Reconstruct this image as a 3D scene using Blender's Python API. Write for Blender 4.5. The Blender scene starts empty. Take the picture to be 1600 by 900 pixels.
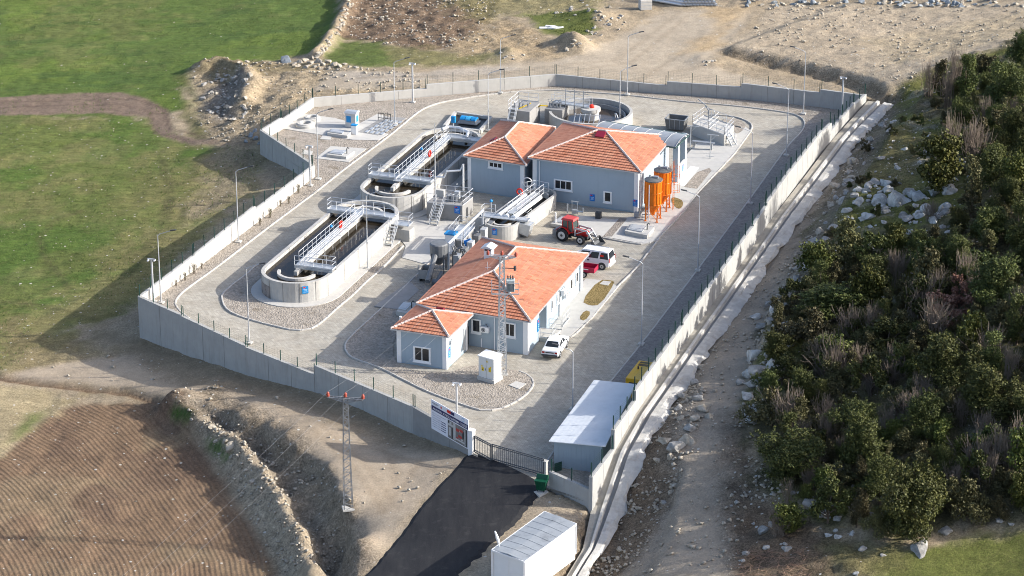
import bpy, bmesh, math, random
import numpy as np
from mathutils import Vector, Matrix

C = bpy.context.scene.collection
scn = bpy.context.scene
R = math.radians
# ------------------------------------------------------------------ camera
F = 4300.0; TH = R(22.1); H = 100.0
cam = bpy.data.cameras.new('camera'); camo = bpy.data.objects.new('camera', cam); C.objects.link(camo)
camo.location = (0, 0, H); camo.rotation_euler = (math.pi/2 - TH, 0, 0)
cam.sensor_width = 36.0; cam.lens = 36.0*F/1600.0; cam.clip_start = 1.0; cam.clip_end = 4000
scn.camera = camo
# ------------------------------------------------------------------ light
SUN_EL = R(25.5); SUN_AZ = R(94.0)          # azimuth from +Y towards +X
world = bpy.data.worlds.new('World'); scn.world = world; world.use_nodes = True
nt = world.node_tree; bg = nt.nodes['Background']
sky = nt.nodes.new('ShaderNodeTexSky'); sky.sky_type = 'NISHITA'; sky.sun_disc = False
sky.sun_elevation = SUN_EL; sky.sun_rotation = SUN_AZ; sky.air_density = 0.75; sky.dust_density = 2.5
nt.links.new(sky.outputs[0], bg.inputs[0]); bg.inputs[1].default_value = 0.15
sl = bpy.data.lights.new('sun', 'SUN'); sl.energy = 3.45; sl.angle = R(0.5); sl.color = (1.0, 0.965, 0.91)
so = bpy.data.objects.new('sun', sl); C.objects.link(so)
sd = Vector((math.cos(SUN_EL)*math.sin(SUN_AZ), math.cos(SUN_EL)*math.cos(SUN_AZ), math.sin(SUN_EL)))
so.rotation_euler = sd.to_track_quat('Z', 'Y').to_euler(); so.location = (80, 200, 120)
scn.view_settings.view_transform = 'Standard'; scn.view_settings.look = 'None'
scn.view_settings.exposure = 1.12; scn.cycles.filter_width = 1.0; scn.view_settings.gamma = 1.0; scn.view_settings.use_curve_mapping = False

# ------------------------------------------------------------------ geometry of the view -> the place
cT, sT = math.cos(TH), math.sin(TH)
def P(px, py, z=0.0):
    """point of the place at height z that the photograph shows at pixel (px, py)"""
    dx = (px-800)/F; dy = (450-py)/F
    r = (dx, cT+dy*sT, -sT+dy*cT); t = (z-H)/r[2]
    return Vector((r[0]*t, r[1]*t, z))
def hgt(px, py, ptop, z=0.0):
    b = P(px, py, z); lo, hi = z, z+40
    for _ in range(40):
        m = (lo+hi)/2; zz = m-H
        d = b.y*cT - zz*sT; u = b.y*sT + zz*cT
        if 450-F*u/d > ptop: lo = m
        else: hi = m
    return lo-z
AZ = R(19.5)
D1 = Vector((math.sin(AZ), math.cos(AZ), 0)); D2 = Vector((math.cos(AZ), -math.sin(AZ), 0))
def W(u, v, z=0.0): return D2*u + D1*v + Vector((0, 0, z))
def UV(p): return p.dot(D2), p.dot(D1)

# ------------------------------------------------------------------ numpy noise
def _hash(ix, iy, s):
    n = (ix.astype(np.int64)*374761393 + iy.astype(np.int64)*668265263 + s*1274126177) & 0x7fffffff
    n = ((n ^ (n >> 13))*1274126177) & 0x7fffffff
    return ((n ^ (n >> 16)) & 0xffff)/65535.0
def vnoise(x, y, s=0):
    x = np.asarray(x, float); y = np.asarray(y, float)
    ix = np.floor(x); iy = np.floor(y); fx = x-ix; fy = y-iy
    fx = fx*fx*(3-2*fx); fy = fy*fy*(3-2*fy)
    a = _hash(ix, iy, s); b = _hash(ix+1, iy, s); c = _hash(ix, iy+1, s); d = _hash(ix+1, iy+1, s)
    return (a*(1-fx)+b*fx)*(1-fy)+(c*(1-fx)+d*fx)*fy*1.0
def fbm(x, y, sc, o=4, s=0):
    v = 0; a = 1; t = 0
    for i in range(o):
        v = v + a*vnoise(np.asarray(x)/sc+17.3*i, np.asarray(y)/sc-9.1*i, s+i); t += a; a *= 0.55; sc = sc/2.03
    return v/t
def sstep(a, b, x):
    t = np.clip((np.asarray(x)-a)/(b-a), 0, 1); return t*t*(3-2*t)

# ------------------------------------------------------------------ mesh builder
_frame = {}
def new_empty(name, loc, rz=0.0):
    o = bpy.data.objects.new(name, None); C.objects.link(o)
    o.location = loc; o.rotation_euler = (0, 0, rz); o.empty_display_size = 0.3
    _frame[o.name] = (Vector(loc), rz); return o
def thing(name, label, cat, loc=(0, 0, 0), rz=0.0, group=None):
    o = new_empty(name, loc, rz); return tag(o, label, cat, group)
def tag(o, label=None, cat=None, group=None, kind=None):
    if label: o['label'] = label
    if cat: o['category'] = cat
    if group: o['group'] = group
    if kind: o['kind'] = kind
    return o
class MB:
    def __init__(s): s.v = []; s.f = []; s.m = []; s.uv = {}
    def quad(s, pts, m=0, uv=None):
        i = len(s.v); s.v += [tuple(p) for p in pts]; s.f.append(tuple(range(i, i+len(pts)))); s.m.append(m)
        if uv: s.uv[len(s.f)-1] = uv
    def hexa(s, b, t, m=0):
        """b, t: bottom and top rings (same count)"""
        n = len(b); i = len(s.v); s.v += [tuple(p) for p in b]+[tuple(p) for p in t]
        s.f.append(tuple(range(i+n-1, i-1, -1))); s.f.append(tuple(range(i+n, i+2*n)))
        for k in range(n): s.f.append((i+k, i+(k+1) % n, i+n+(k+1) % n, i+n+k))
        s.m += [m]*(n+2)
    def prism(s, poly, z0, z1, m=0):
        a = sum(poly[i][0]*poly[(i+1) % len(poly)][1]-poly[(i+1) % len(poly)][0]*poly[i][1] for i in range(len(poly)))
        if a < 0: poly = poly[::-1]
        s.hexa([(p[0], p[1], z0) for p in poly], [(p[0], p[1], z1) for p in poly], m)
    def box(s, c, size, m=0, ax=None, az=0.0):
        """c = centre; axis-aligned in a frame turned by az, or ax=(X,Y,Z) vectors"""
        if ax is None:
            X = Vector((math.cos(az), math.sin(az), 0)); Y = Vector((-math.sin(az), math.cos(az), 0)); Z = Vector((0, 0, 1))
        else: X, Y, Z = ax
        c = Vector(c); X = X*size[0]/2; Y = Y*size[1]/2; Z = Z*size[2]/2
        s.hexa([c-X-Y-Z, c+X-Y-Z, c+X+Y-Z, c-X+Y-Z], [c-X-Y+Z, c+X-Y+Z, c+X+Y+Z, c-X+Y+Z], m)
    def bar(s, a, b, w, h=None, m=0, up=None):
        a = Vector(a); b = Vector(b); d = b-a
        if d.length < 1e-6: return
        X = d.normalized(); up = Vector(up) if up else (Vector((0, 0, 1)) if abs(X.z) < 0.95 else Vector((1, 0, 0)))
        Y = up.cross(X).normalized(); Z = X.cross(Y); h = h or w
        s.box((a+b)/2, (d.length, w, h), m, (X, Y, Z))
    def tube(s, pts, r, n=6, m=0, cap=True):
        pts = [Vector(p) for p in pts]; rs = r if isinstance(r, (list, tuple)) else [r]*len(pts)
        i0 = len(s.v); pu = None
        for k, p in enumerate(pts):
            d = (pts[min(k+1, len(pts)-1)]-pts[max(k-1, 0)]).normalized()
            if pu is None: pu = Vector((0, 0, 1)) if abs(d.z) < 0.9 else Vector((1, 0, 0))
            X = pu.cross(d)
            if X.length < 1e-4: X = Vector((1, 0, 0)).cross(d)
            X.normalize(); Y = d.cross(X); pu = Y
            for q in range(n):
                a = 2*math.pi*(q+0.5)/n; s.v.append(tuple(p+(X*math.cos(a)+Y*math.sin(a))*rs[k]))
        for k in range(len(pts)-1):
            for q in range(n):
                a = i0+k*n+q; b = i0+k*n+(q+1) % n
                s.f.append((a, b, b+n, a+n)); s.m.append(m)
        if cap:
            s.f.append(tuple(range(i0+n-1, i0-1, -1))); s.f.append(tuple(range(i0+(len(pts)-1)*n, i0+len(pts)*n))); s.m += [m, m]
    def cyl(s, c, r, h, n=24, m=0, r2=None, ax=(0, 0, 1)):
        c = Vector(c); ax = Vector(ax); s.tube([c, c+ax*h], [r, r if r2 is None else r2], n, m)
    def lathe(s, c, prof, n=24, m=0):
        c = Vector(c); i0 = len(s.v); k = len(prof)
        for q in range(n):
            a = 2*math.pi*q/n
            for r, z in prof: s.v.append((c.x+r*math.cos(a), c.y+r*math.sin(a), c.z+z))
        for q in range(n):
            for j in range(k-1):
                a = i0+q*k+j; b = i0+((q+1) % n)*k+j
                s.f.append((a, b, b+1, a+1)); s.m.append(m)
    def torus(s, c, R0, r, n=20, k=8, m=0, ax=(0, 0, 1)):
        c = Vector(c); Z = Vector(ax).normalized(); X = Z.orthogonal().normalized(); Y = Z.cross(X); i0 = len(s.v)
        for q in range(n):
            a = 2*math.pi*q/n; d = X*math.cos(a)+Y*math.sin(a)
            for j in range(k):
                b = 2*math.pi*j/k; s.v.append(tuple(c+d*(R0+r*math.cos(b))+Z*(r*math.sin(b))))
        for q in range(n):
            for j in range(k):
                s.f.append((i0+q*k+j, i0+((q+1) % n)*k+j, i0+((q+1) % n)*k+(j+1) % k, i0+q*k+(j+1) % k)); s.m.append(m)
    def strip(s, A, B, m=0):
        for k in range(len(A)-1): s.quad([A[k], A[k+1], B[k+1], B[k]], m)
    def build(s, name, mats, parent=None, bevel=0.0, smooth=False, world=True, origin=None, seg=2):
        me = bpy.data.meshes.new(name); mats = mats if isinstance(mats, (list, tuple)) else [mats]
        V = np.array(s.v, float).reshape(-1, 3)
        loc = None
        if parent is not None:
            if world:
                l, rz = _frame[parent.name]
                V = V-np.array(l); c, n_ = math.cos(-rz), math.sin(-rz)
                V = np.stack([V[:, 0]*c-V[:, 1]*n_, V[:, 0]*n_+V[:, 1]*c, V[:, 2]], 1)
        else:
            if origin is None: origin = ((V[:, 0].min()+V[:, 0].max())/2, (V[:, 1].min()+V[:, 1].max())/2, V[:, 2].min())
            loc = Vector(origin); V = V-np.array(origin)
        me.from_pydata(V.tolist(), [], s.f)
        for mt in mats: me.materials.append(mt)
        me.polygons.foreach_set('material_index', s.m)
        if s.uv:
            ul = me.uv_layers.new(name='UVMap')
            for fi, uv in s.uv.items():
                for li, t in zip(me.polygons[fi].loop_indices, uv): ul.data[li].uv = t
        if bevel > 0:
            bm = bmesh.new(); bm.from_mesh(me); bmesh.ops.remove_doubles(bm, verts=bm.verts, dist=1e-4)
            es = [e for e in bm.edges if len(e.link_faces) == 2 and e.calc_face_angle(0) > 0.4]
            bmesh.ops.bevel(bm, geom=es, offset=bevel, segments=seg, affect='EDGES', profile=0.6, clamp_overlap=True)
            bm.to_mesh(me); bm.free()
        if smooth: me.polygons.foreach_set('use_smooth', [True]*len(me.polygons))
        if smooth == 'auto':
            try: me.set_sharp_from_angle(angle=R(40))
            except Exception: pass
        me.update()
        o = bpy.data.objects.new(name, me); C.objects.link(o)
        if parent is not None: o.parent = parent; _frame[o.name] = _frame[parent.name]
        else: o.location = loc; _frame[o.name] = (loc, 0.0)
        return o
def copy_tree(o, loc=None, rz=None, scale=None, parent=None):
    c = o.copy(); C.objects.link(c)
    if parent is not None: c.parent = parent
    if loc is not None: c.location = loc
    if rz is not None: c.rotation_euler = (0, 0, rz)
    if scale is not None: c.scale = scale if isinstance(scale, (tuple, list)) else (scale,)*3
    for ch in list(o.children): copy_tree(ch, parent=c)
    return c

# ------------------------------------------------------------------ materials
def nodes(m):
    m.use_nodes = True; n = m.node_tree.nodes; return n, m.node_tree.links, n['Principled BSDF']
def pm(name, col, rough=0.8, var=0.12, sc=1.5, bump=0.0, bsc=25.0, metal=0.0, spec=0.3, stain=0.0, ssc=0.35, scol=None, coat=0, streak=False):
    """procedural paint/concrete/metal: two scales of tone, optional stains and grain"""
    m = bpy.data.materials.new(name); n, l, b = nodes(m)
    geo = n.new('ShaderNodeNewGeometry')
    no = n.new('ShaderNodeTexNoise'); no.inputs['Scale'].default_value = sc; no.inputs['Detail'].default_value = 6; no.inputs['Roughness'].default_value = 0.65
    l.new(geo.outputs['Position'], no.inputs['Vector'])
    mx = n.new('ShaderNodeMix'); mx.data_type = 'RGBA'
    mx.inputs[6].default_value = tuple(c*(1-var*1.6) for c in col)+(1,); mx.inputs[7].default_value = tuple(min(1, c*(1+var*1.3)) for c in col)+(1,)
    l.new(no.outputs['Fac'], mx.inputs[0]); out = mx.outputs[2]
    if stain > 0:
        n2 = n.new('ShaderNodeTexNoise'); n2.inputs['Scale'].default_value = ssc; n2.inputs['Detail'].default_value = 7; n2.inputs['Roughness'].default_value = 0.7
        l.new(geo.outputs['Position'], n2.inputs['Vector'])
        if streak: mp = n.new('ShaderNodeMapping'); mp.inputs['Scale'].default_value = (3.2, 3.2, .45); l.new(geo.outputs['Position'], mp.inputs['Vector']); l.new(mp.outputs[0], n2.inputs['Vector'])
        rp = n.new('ShaderNodeMapRange'); rp.inputs[1].default_value = 0.5; rp.inputs[2].default_value = 0.72; rp.inputs[4].default_value = stain
        l.new(n2.outputs['Fac'], rp.inputs[0])
        m2 = n.new('ShaderNodeMix'); m2.data_type = 'RGBA'; sc_ = scol or tuple(c*0.45 for c in col)
        m2.inputs[7].default_value = tuple(sc_)+(1,); l.new(rp.outputs[0], m2.inputs[0]); l.new(out, m2.inputs[6]); out = m2.outputs[2]
    l.new(out, b.inputs['Base Color'])
    b.inputs['Roughness'].default_value = rough; b.inputs['Metallic'].default_value = metal
    b.inputs['Specular IOR Level'].default_value = spec
    if coat: b.inputs['Coat Weight'].default_value = coat; b.inputs['Coat Roughness'].default_value = 0.08
    if bump > 0:
        n3 = n.new('ShaderNodeTexNoise'); n3.inputs['Scale'].default_value = bsc; n3.inputs['Detail'].default_value = 4
        l.new(geo.outputs['Position'], n3.inputs['Vector'])
        bp = n.new('ShaderNodeBump'); bp.inputs['Strength'].default_value = bump; bp.inputs['Distance'].default_value = 0.05
        l.new(n3.outputs['Fac'], bp.inputs['Height']); l.new(bp.outputs[0], b.inputs['Normal'])
    return m
M = {}
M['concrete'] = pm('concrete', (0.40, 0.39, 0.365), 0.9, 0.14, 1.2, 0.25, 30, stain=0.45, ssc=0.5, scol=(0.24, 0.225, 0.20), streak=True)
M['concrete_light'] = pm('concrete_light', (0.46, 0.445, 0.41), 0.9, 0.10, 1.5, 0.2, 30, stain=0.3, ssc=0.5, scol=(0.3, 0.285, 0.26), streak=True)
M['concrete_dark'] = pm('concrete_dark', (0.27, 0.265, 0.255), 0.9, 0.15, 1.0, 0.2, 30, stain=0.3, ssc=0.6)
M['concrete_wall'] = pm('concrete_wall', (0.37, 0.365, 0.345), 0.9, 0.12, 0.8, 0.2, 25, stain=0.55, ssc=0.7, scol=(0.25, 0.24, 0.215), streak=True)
M['joint'] = pm('joint', (0.14, 0.135, 0.125), 0.95, 0.1)
M['kerb'] = pm('kerb', (0.44, 0.42, 0.385), 0.9, 0.16, 2.5, 0.2, 30)
M['plaster'] = pm('plaster', (0.32, 0.385, 0.435), 0.85, 0.05, 0.8, 0.1, 60, stain=0.14, ssc=0.5, streak=True)
M['white'] = pm('white_paint', (0.76, 0.76, 0.75), 0.6, 0.05, 2)
M['white_wall'] = pm('white_render', (0.78, 0.77, 0.75), 0.8, 0.05, 1.5)
M['galv'] = pm('galvanised', (0.52, 0.54, 0.55), 0.42, 0.12, 6, metal=0.55)
M['steel'] = pm('dull_steel', (0.33, 0.345, 0.36), 0.5, 0.15, 5, metal=0.5)
M['rail'] = pm('rail', (0.62, 0.63, 0.64), 0.4, 0.08, 5, metal=0.35)
M['dark'] = pm('dark_metal', (0.05, 0.052, 0.055), 0.6, 0.2, 4)
M['rubber'] = pm('rubber', (0.022, 0.022, 0.024), 0.85, 0.2, 6)
M['green_post'] = pm('green_post', (0.008, 0.04, 0.032), 0.5, 0.1, 4)
M['wire'] = pm('wire', (0.06, 0.09, 0.08), 0.5, 0.1, 4)
M['orange'] = pm('orange_paint', (0.72, 0.175, 0.008), 0.45, 0.08, 2, stain=0.3, ssc=1.2, scol=(0.4, 0.1, 0.01))
M['blue'] = pm('blue_sign', (0.01, 0.16, 0.50), 0.5, 0.06, 4)
M['sky_blue'] = pm('sky_blue_paint', (0.012, 0.22, 0.50), 0.45, 0.06, 4)
M['red'] = pm('red_paint', (0.42, 0.018, 0.016), 0.4, 0.1, 3)
M['crimson'] = pm('crimson_paint', (0.36, 0.015, 0.05), 0.45, 0.15, 3)
M['lifered'] = pm('life_red', (0.70, 0.03, 0.012), 0.5, 0.05)
M['yellow'] = pm('yellow_paint', (0.70, 0.40, 0.025), 0.5, 0.08, 2, stain=0.25, ssc=1.5)
M['yellow_sign'] = pm('yellow_sign', (0.7, 0.5, 0.01), 0.5, 0.05)
M['green_bin'] = pm('green_plastic', (0.006, 0.07, 0.034), 0.45, 0.1)
M['maroon'] = pm('maroon', (0.20, 0.012, 0.03), 0.5, 0.1)
M['car_white'] = pm('car_white', (0.80, 0.80, 0.79), 0.3, 0.02, 2, spec=0.5, coat=0.6)
M['glass'] = pm('dark_glass', (0.02, 0.024, 0.028), 0.08, 0.2, 1, spec=0.6)
M['cabglass'] = pm('cab_glass', (0.06, 0.08, 0.075), 0.08, 0.2, 1, spec=0.6)
M['water'] = pm('dark_water', (0.026, 0.020, 0.013), 0.1, 0.3, 0.4, 0.03, 6, spec=0.15)
M['liner'] = pm('black_liner', (0.018, 0.02, 0.022), 0.35, 0.2, 2)
M['tin'] = pm('white_tin', (0.62, 0.64, 0.65), 0.45, 0.06, 1.0, metal=0.1, stain=0.2, ssc=0.8)
M['tin_wall'] = pm('grey_tin', (0.36, 0.42, 0.46), 0.5, 0.06, 1.0, metal=0.1)
M['lattice'] = pm('lattice_steel', (0.22, 0.225, 0.23), 0.5, 0.1, 5, metal=0.2)
M['plant'] = pm('plant_steel', (0.17, 0.175, 0.18), 0.5, 0.25, 4, metal=0.25)
M['gate'] = pm('gate_grey', (0.09, 0.095, 0.10), 0.5, 0.1, 5)
M['mortar'] = pm('mortar', (0.55, 0.46, 0.42), 0.9, 0.25, 5, 0.3, 20)
M['insul'] = pm('insulator', (0.30, 0.065, 0.045), 0.35, 0.1)
M['lamp_grey'] = pm('lamp_grey', (0.46, 0.47, 0.48), 0.45, 0.08, 3, metal=0.3)
M['tailred'] = pm('tail_light', (0.35, 0.01, 0.01), 0.2, 0.05)
M['bark'] = pm('bark', (0.13, 0.10, 0.075), 0.95, 0.25, 6)
M['twig'] = pm('twig', (0.20, 0.16, 0.125), 0.95, 0.3, 3)
M['poster_photo'] = None

def ground_mat():
    m = bpy.data.materials.new('ground'); n, l, b = nodes(m)
    geo = n.new('ShaderNodeNewGeometry')
    at = n.new('ShaderNodeAttribute'); at.attribute_name = 'Col'
    ax = n.new('ShaderNodeAttribute'); ax.attribute_name = 'Aux'     # r pebbles, g furrows, b grass
    fu = n.new('ShaderNodeAttribute'); fu.attribute_name = 'furrow'
    sep = n.new('ShaderNodeSeparateColor'); l.new(ax.outputs['Color'], sep.inputs[0])
    def noise(sc, det=5, rough=0.65):
        t = n.new('ShaderNodeTexNoise'); t.inputs['Scale'].default_value = sc; t.inputs['Detail'].default_value = det; t.inputs['Roughness'].default_value = rough
        l.new(geo.outputs['Position'], t.inputs['Vector']); return t.outputs['Fac']
    def mth(op, a, b_=None, clamp=False):
        t = n.new('ShaderNodeMath'); t.operation = op; t.use_clamp = clamp
        for i, q in enumerate((a, b_)):
            if q is None: continue
            if isinstance(q, (int, float)): t.inputs[i].default_value = q
            else: l.new(q, t.inputs[i])
        return t.outputs[0]
    def rng(v, a, b_, c, d):
        t = n.new('ShaderNodeMapRange'); l.new(v, t.inputs[0])
        for i, q in enumerate((a, b_, c, d)): t.inputs[i+1].default_value = q
        return t.outputs[0]
    g1 = noise(5.5, 6, 0.75); g2 = noise(1.1, 6, 0.7); g3 = noise(0.22, 5, 0.6)
    g0 = noise(13, 3, 0.7); k = mth('MULTIPLY', rng(g1, 0.34, 0.66, 0.52, 1.46), rng(g2, 0.33, 0.67, 0.72, 1.26)); k = mth('MULTIPLY', k, rng(g0, 0.32, 0.68, 0.72, 1.28))
    cl = n.new('ShaderNodeAttribute'); cl.attribute_name = 'clod'; k = mth('ADD', 1.0, mth('MULTIPLY', mth('SUBTRACT', k, 1.0), cl.outputs['Fac'])); k = mth('MULTIPLY', k, rng(g3, 0.3, 0.7, 0.88, 1.12))
    # furrows: light on the crest and shade in the groove put into the colour
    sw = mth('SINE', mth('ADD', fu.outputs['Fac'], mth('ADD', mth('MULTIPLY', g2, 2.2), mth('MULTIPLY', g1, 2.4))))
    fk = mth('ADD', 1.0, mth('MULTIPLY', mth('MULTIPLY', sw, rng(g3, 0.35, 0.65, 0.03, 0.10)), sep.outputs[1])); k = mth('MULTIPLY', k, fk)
    mul = n.new('ShaderNodeMix'); mul.data_type = 'RGBA'; mul.blend_type = 'MULTIPLY'; mul.inputs[0].default_value = 1
    cb = n.new('ShaderNodeCombineColor')
    for i in range(3): l.new(k, cb.inputs[i])
    l.new(at.outputs['Color'], mul.inputs[6]); l.new(cb.outputs[0], mul.inputs[7]); col = mul.outputs[2]
    # grass blades: green / straw variation
    gm = n.new('ShaderNodeMix'); gm.data_type = 'RGBA'; gm.inputs[7].default_value = (0.20, 0.165, 0.08, 1)
    mp2 = n.new('ShaderNodeMapping'); mp2.inputs['Scale'].default_value = (.28, 2.6, 1); mp2.inputs['Rotation'].default_value = (0, 0, R(6)); l.new(geo.outputs['Position'], mp2.inputs['Vector']); sn = n.new('ShaderNodeTexNoise'); sn.inputs['Scale'].default_value = 1.0; sn.inputs['Detail'].default_value = 6; sn.inputs['Roughness'].default_value = 0.75; l.new(mp2.outputs[0], sn.inputs['Vector'])
    sr = mth('ADD', 1.0, mth('MULTIPLY', sep.outputs[2], rng(sn.outputs['Fac'], .34, .66, -.24, .26))); cs = n.new('ShaderNodeCombineColor')
    for i in range(3): l.new(sr, cs.inputs[i])
    ms = n.new('ShaderNodeMix'); ms.data_type = 'RGBA'; ms.blend_type = 'MULTIPLY'; ms.inputs[0].default_value = 1; l.new(col, ms.inputs[6]); l.new(cs.outputs[0], ms.inputs[7]); col = ms.outputs[2]
    gf = mth('MULTIPLY', rng(mth('MULTIPLY', noise(2.6, 6, 0.8), mth('ADD', mth('MULTIPLY', noise(0.13, 4), .45), 0.72)), 0.47, 0.70, 0, 0.55), sep.outputs[2])
    l.new(gf, gm.inputs[0]); l.new(col, gm.inputs[6]); col = gm.outputs[2]
    # pebbles and clods
    vo = n.new('ShaderNodeTexVoronoi'); vo.inputs['Scale'].default_value = 1.9; l.new(geo.outputs['Position'], vo.inputs['Vector'])
    vs = n.new('ShaderNodeSeparateColor'); l.new(vo.outputs['Color'], vs.inputs[0])
    size = rng(vs.outputs[0], 0.0, 1.0, 0.06, 0.26)
    inside = mth('LESS_THAN', vo.outputs['Distance'], size)
    pick = mth('LESS_THAN', vs.outputs[1], sep.outputs[0])
    pf = mth('MULTIPLY', inside, pick)
    pmx = n.new('ShaderNodeMix'); pmx.data_type = 'RGBA'
    pc = n.new('ShaderNodeMix'); pc.data_type = 'RGBA'; pc.inputs[6].default_value = (0.30, 0.26, 0.20, 1); pc.inputs[7].default_value = (0.52, 0.50, 0.45, 1)
    l.new(vs.outputs[2], pc.inputs[0]); l.new(pf, pmx.inputs[0]); l.new(col, pmx.inputs[6]); l.new(pc.outputs[2], pmx.inputs[7])
    l.new(pmx.outputs[2], b.inputs['Base Color']); b.inputs['Roughness'].default_value = 0.95; b.inputs['Specular IOR Level'].default_value = 0.1
    hb = mth('ADD', mth('MULTIPLY', mth('MULTIPLY', g1, 0.12), cl.outputs['Fac']), mth('ADD', mth('MULTIPLY', mth('MULTIPLY', g2, 0.17), cl.outputs['Fac']), mth('MULTIPLY', mth('MULTIPLY', sw, 0.021), sep.outputs[1])))
    hb = mth('ADD', hb, mth('MULTIPLY', pf, 0.07))
    bp = n.new('ShaderNodeBump'); bp.inputs['Strength'].default_value = 0.9; bp.inputs['Distance'].default_value = 1.0
    l.new(hb, bp.inputs['Height']); l.new(bp.outputs[0], b.inputs['Normal'])
    return m
def gravel_mat(name, c1, c2, weeds=0.0):
    m = bpy.data.materials.new(name); n, l, b = nodes(m)
    geo = n.new('ShaderNodeNewGeometry')
    vo = n.new('ShaderNodeTexVoronoi'); vo.inputs['Scale'].default_value = 7; l.new(geo.outputs['Position'], vo.inputs['Vector'])
    no = n.new('ShaderNodeTexNoise'); no.inputs['Scale'].default_value = 1.3; no.inputs['Detail'].default_value = 8; no.inputs['Roughness'].default_value = 0.75; l.new(geo.outputs['Position'], no.inputs['Vector'])
    sp = n.new('ShaderNodeSeparateColor'); l.new(vo.outputs['Color'], sp.inputs[0])
    av = n.new('ShaderNodeMath'); av.operation = 'MULTIPLY_ADD'; l.new(sp.outputs[0], av.inputs[0]); av.inputs[1].default_value = 0.6
    mm = n.new('ShaderNodeMath'); mm.operation = 'MULTIPLY_ADD'; l.new(no.outputs['Fac'], mm.inputs[0]); mm.inputs[1].default_value = 1.4; mm.inputs[2].default_value = -0.5
    l.new(mm.outputs[0], av.inputs[2])
    mx = n.new('ShaderNodeMix'); mx.data_type = 'RGBA'; mx.clamp_factor = True
    mx.inputs[6].default_value = c1+(1,); mx.inputs[7].default_value = c2+(1,); l.new(av.outputs[0], mx.inputs[0]); out = mx.outputs[2]
    if weeds:
        n2 = n.new('ShaderNodeTexNoise'); n2.inputs['Scale'].default_value = 0.55; n2.inputs['Detail'].default_value = 7; l.new(geo.outputs['Position'], n2.inputs['Vector'])
        rp = n.new('ShaderNodeMapRange'); rp.inputs[1].default_value = 0.60; rp.inputs[2].default_value = 0.72; rp.inputs[4].default_value = weeds; l.new(n2.outputs['Fac'], rp.inputs[0])
        m2 = n.new('ShaderNodeMix'); m2.data_type = 'RGBA'; m2.inputs[7].default_value = (0.13, 0.10, 0.06, 1); l.new(rp.outputs[0], m2.inputs[0]); l.new(out, m2.inputs[6]); out = m2.outputs[2]
    l.new(out, b.inputs['Base Color']); b.inputs['Roughness'].default_value = 0.95; b.inputs['Specular IOR Level'].default_value = 0.1
    bp = n.new('ShaderNodeBump'); bp.inputs['Strength'].default_value = 0.8; bp.inputs['Distance'].default_value = 0.06
    l.new(vo.outputs['Distance'], bp.inputs['Height']); l.new(bp.outputs[0], b.inputs['Normal'])
    return m
def paver_mat():
    m = bpy.data.materials.new('paving'); n, l, b = nodes(m)
    geo = n.new('ShaderNodeNewGeometry')
    mp = n.new('ShaderNodeMapping'); mp.inputs['Rotation'].default_value = (0, 0, AZ); l.new(geo.outputs['Position'], mp.inputs['Vector'])
    br = n.new('ShaderNodeTexBrick'); br.inputs['Scale'].default_value = 1.0; br.inputs['Brick Width'].default_value = 0.36; br.inputs['Row Height'].default_value = 0.22
    br.inputs['Mortar Size'].default_value = 0.012; br.inputs['Color1'].default_value = (0.45, 0.415, 0.345, 1); br.inputs['Color2'].default_value = (0.345, 0.318, 0.27, 1); br.inputs['Mortar'].default_value = (0.21, 0.20, 0.17, 1)
    l.new(mp.outputs[0], br.inputs['Vector']); out = br.outputs['Color']
    def nz(sc, d=7, r=0.7):
        t = n.new('ShaderNodeTexNoise'); t.inputs['Scale'].default_value = sc; t.inputs['Detail'].default_value = d; t.inputs['Roughness'].default_value = r
        l.new(mp.outputs[0], t.inputs['Vector']); return t.outputs['Fac']
    def layer(out, fac, a, b_, amt, col):
        rp = n.new('ShaderNodeMapRange'); rp.inputs[1].default_value = a; rp.inputs[2].default_value = b_; rp.inputs[4].default_value = amt; l.new(fac, rp.inputs[0])
        m2 = n.new('ShaderNodeMix'); m2.data_type = 'RGBA'; m2.inputs[7].default_value = col+(1,); l.new(rp.outputs[0], m2.inputs[0]); l.new(out, m2.inputs[6]); return m2.outputs[2]
    out = layer(out, nz(0.45), 0.42, 0.70, 0.75, (0.26, 0.232, 0.185))
    out = layer(out, nz(0.13, 8), 0.5, 0.72, 0.6, (0.40, 0.345, 0.265))
    out = layer(out, nz(2.2, 8, 0.8), 0.52, 0.68, 0.75, (0.21, 0.19, 0.16))
    out = layer(out, nz(0.9, 8, 0.8), 0.58, 0.70, 0.7, (0.15, 0.135, 0.11))
    l.new(out, b.inputs['Base Color']); b.inputs['Roughness'].default_value = 0.9; b.inputs['Specular IOR Level'].default_value = 0.2
    bp = n.new('ShaderNodeBump'); bp.inputs['Strength'].default_value = 0.35; bp.inputs['Distance'].default_value = 0.04
    l.new(nz(8, 4), bp.inputs['Height']); l.new(bp.outputs[0], b.inputs['Normal'])
    return m
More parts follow.
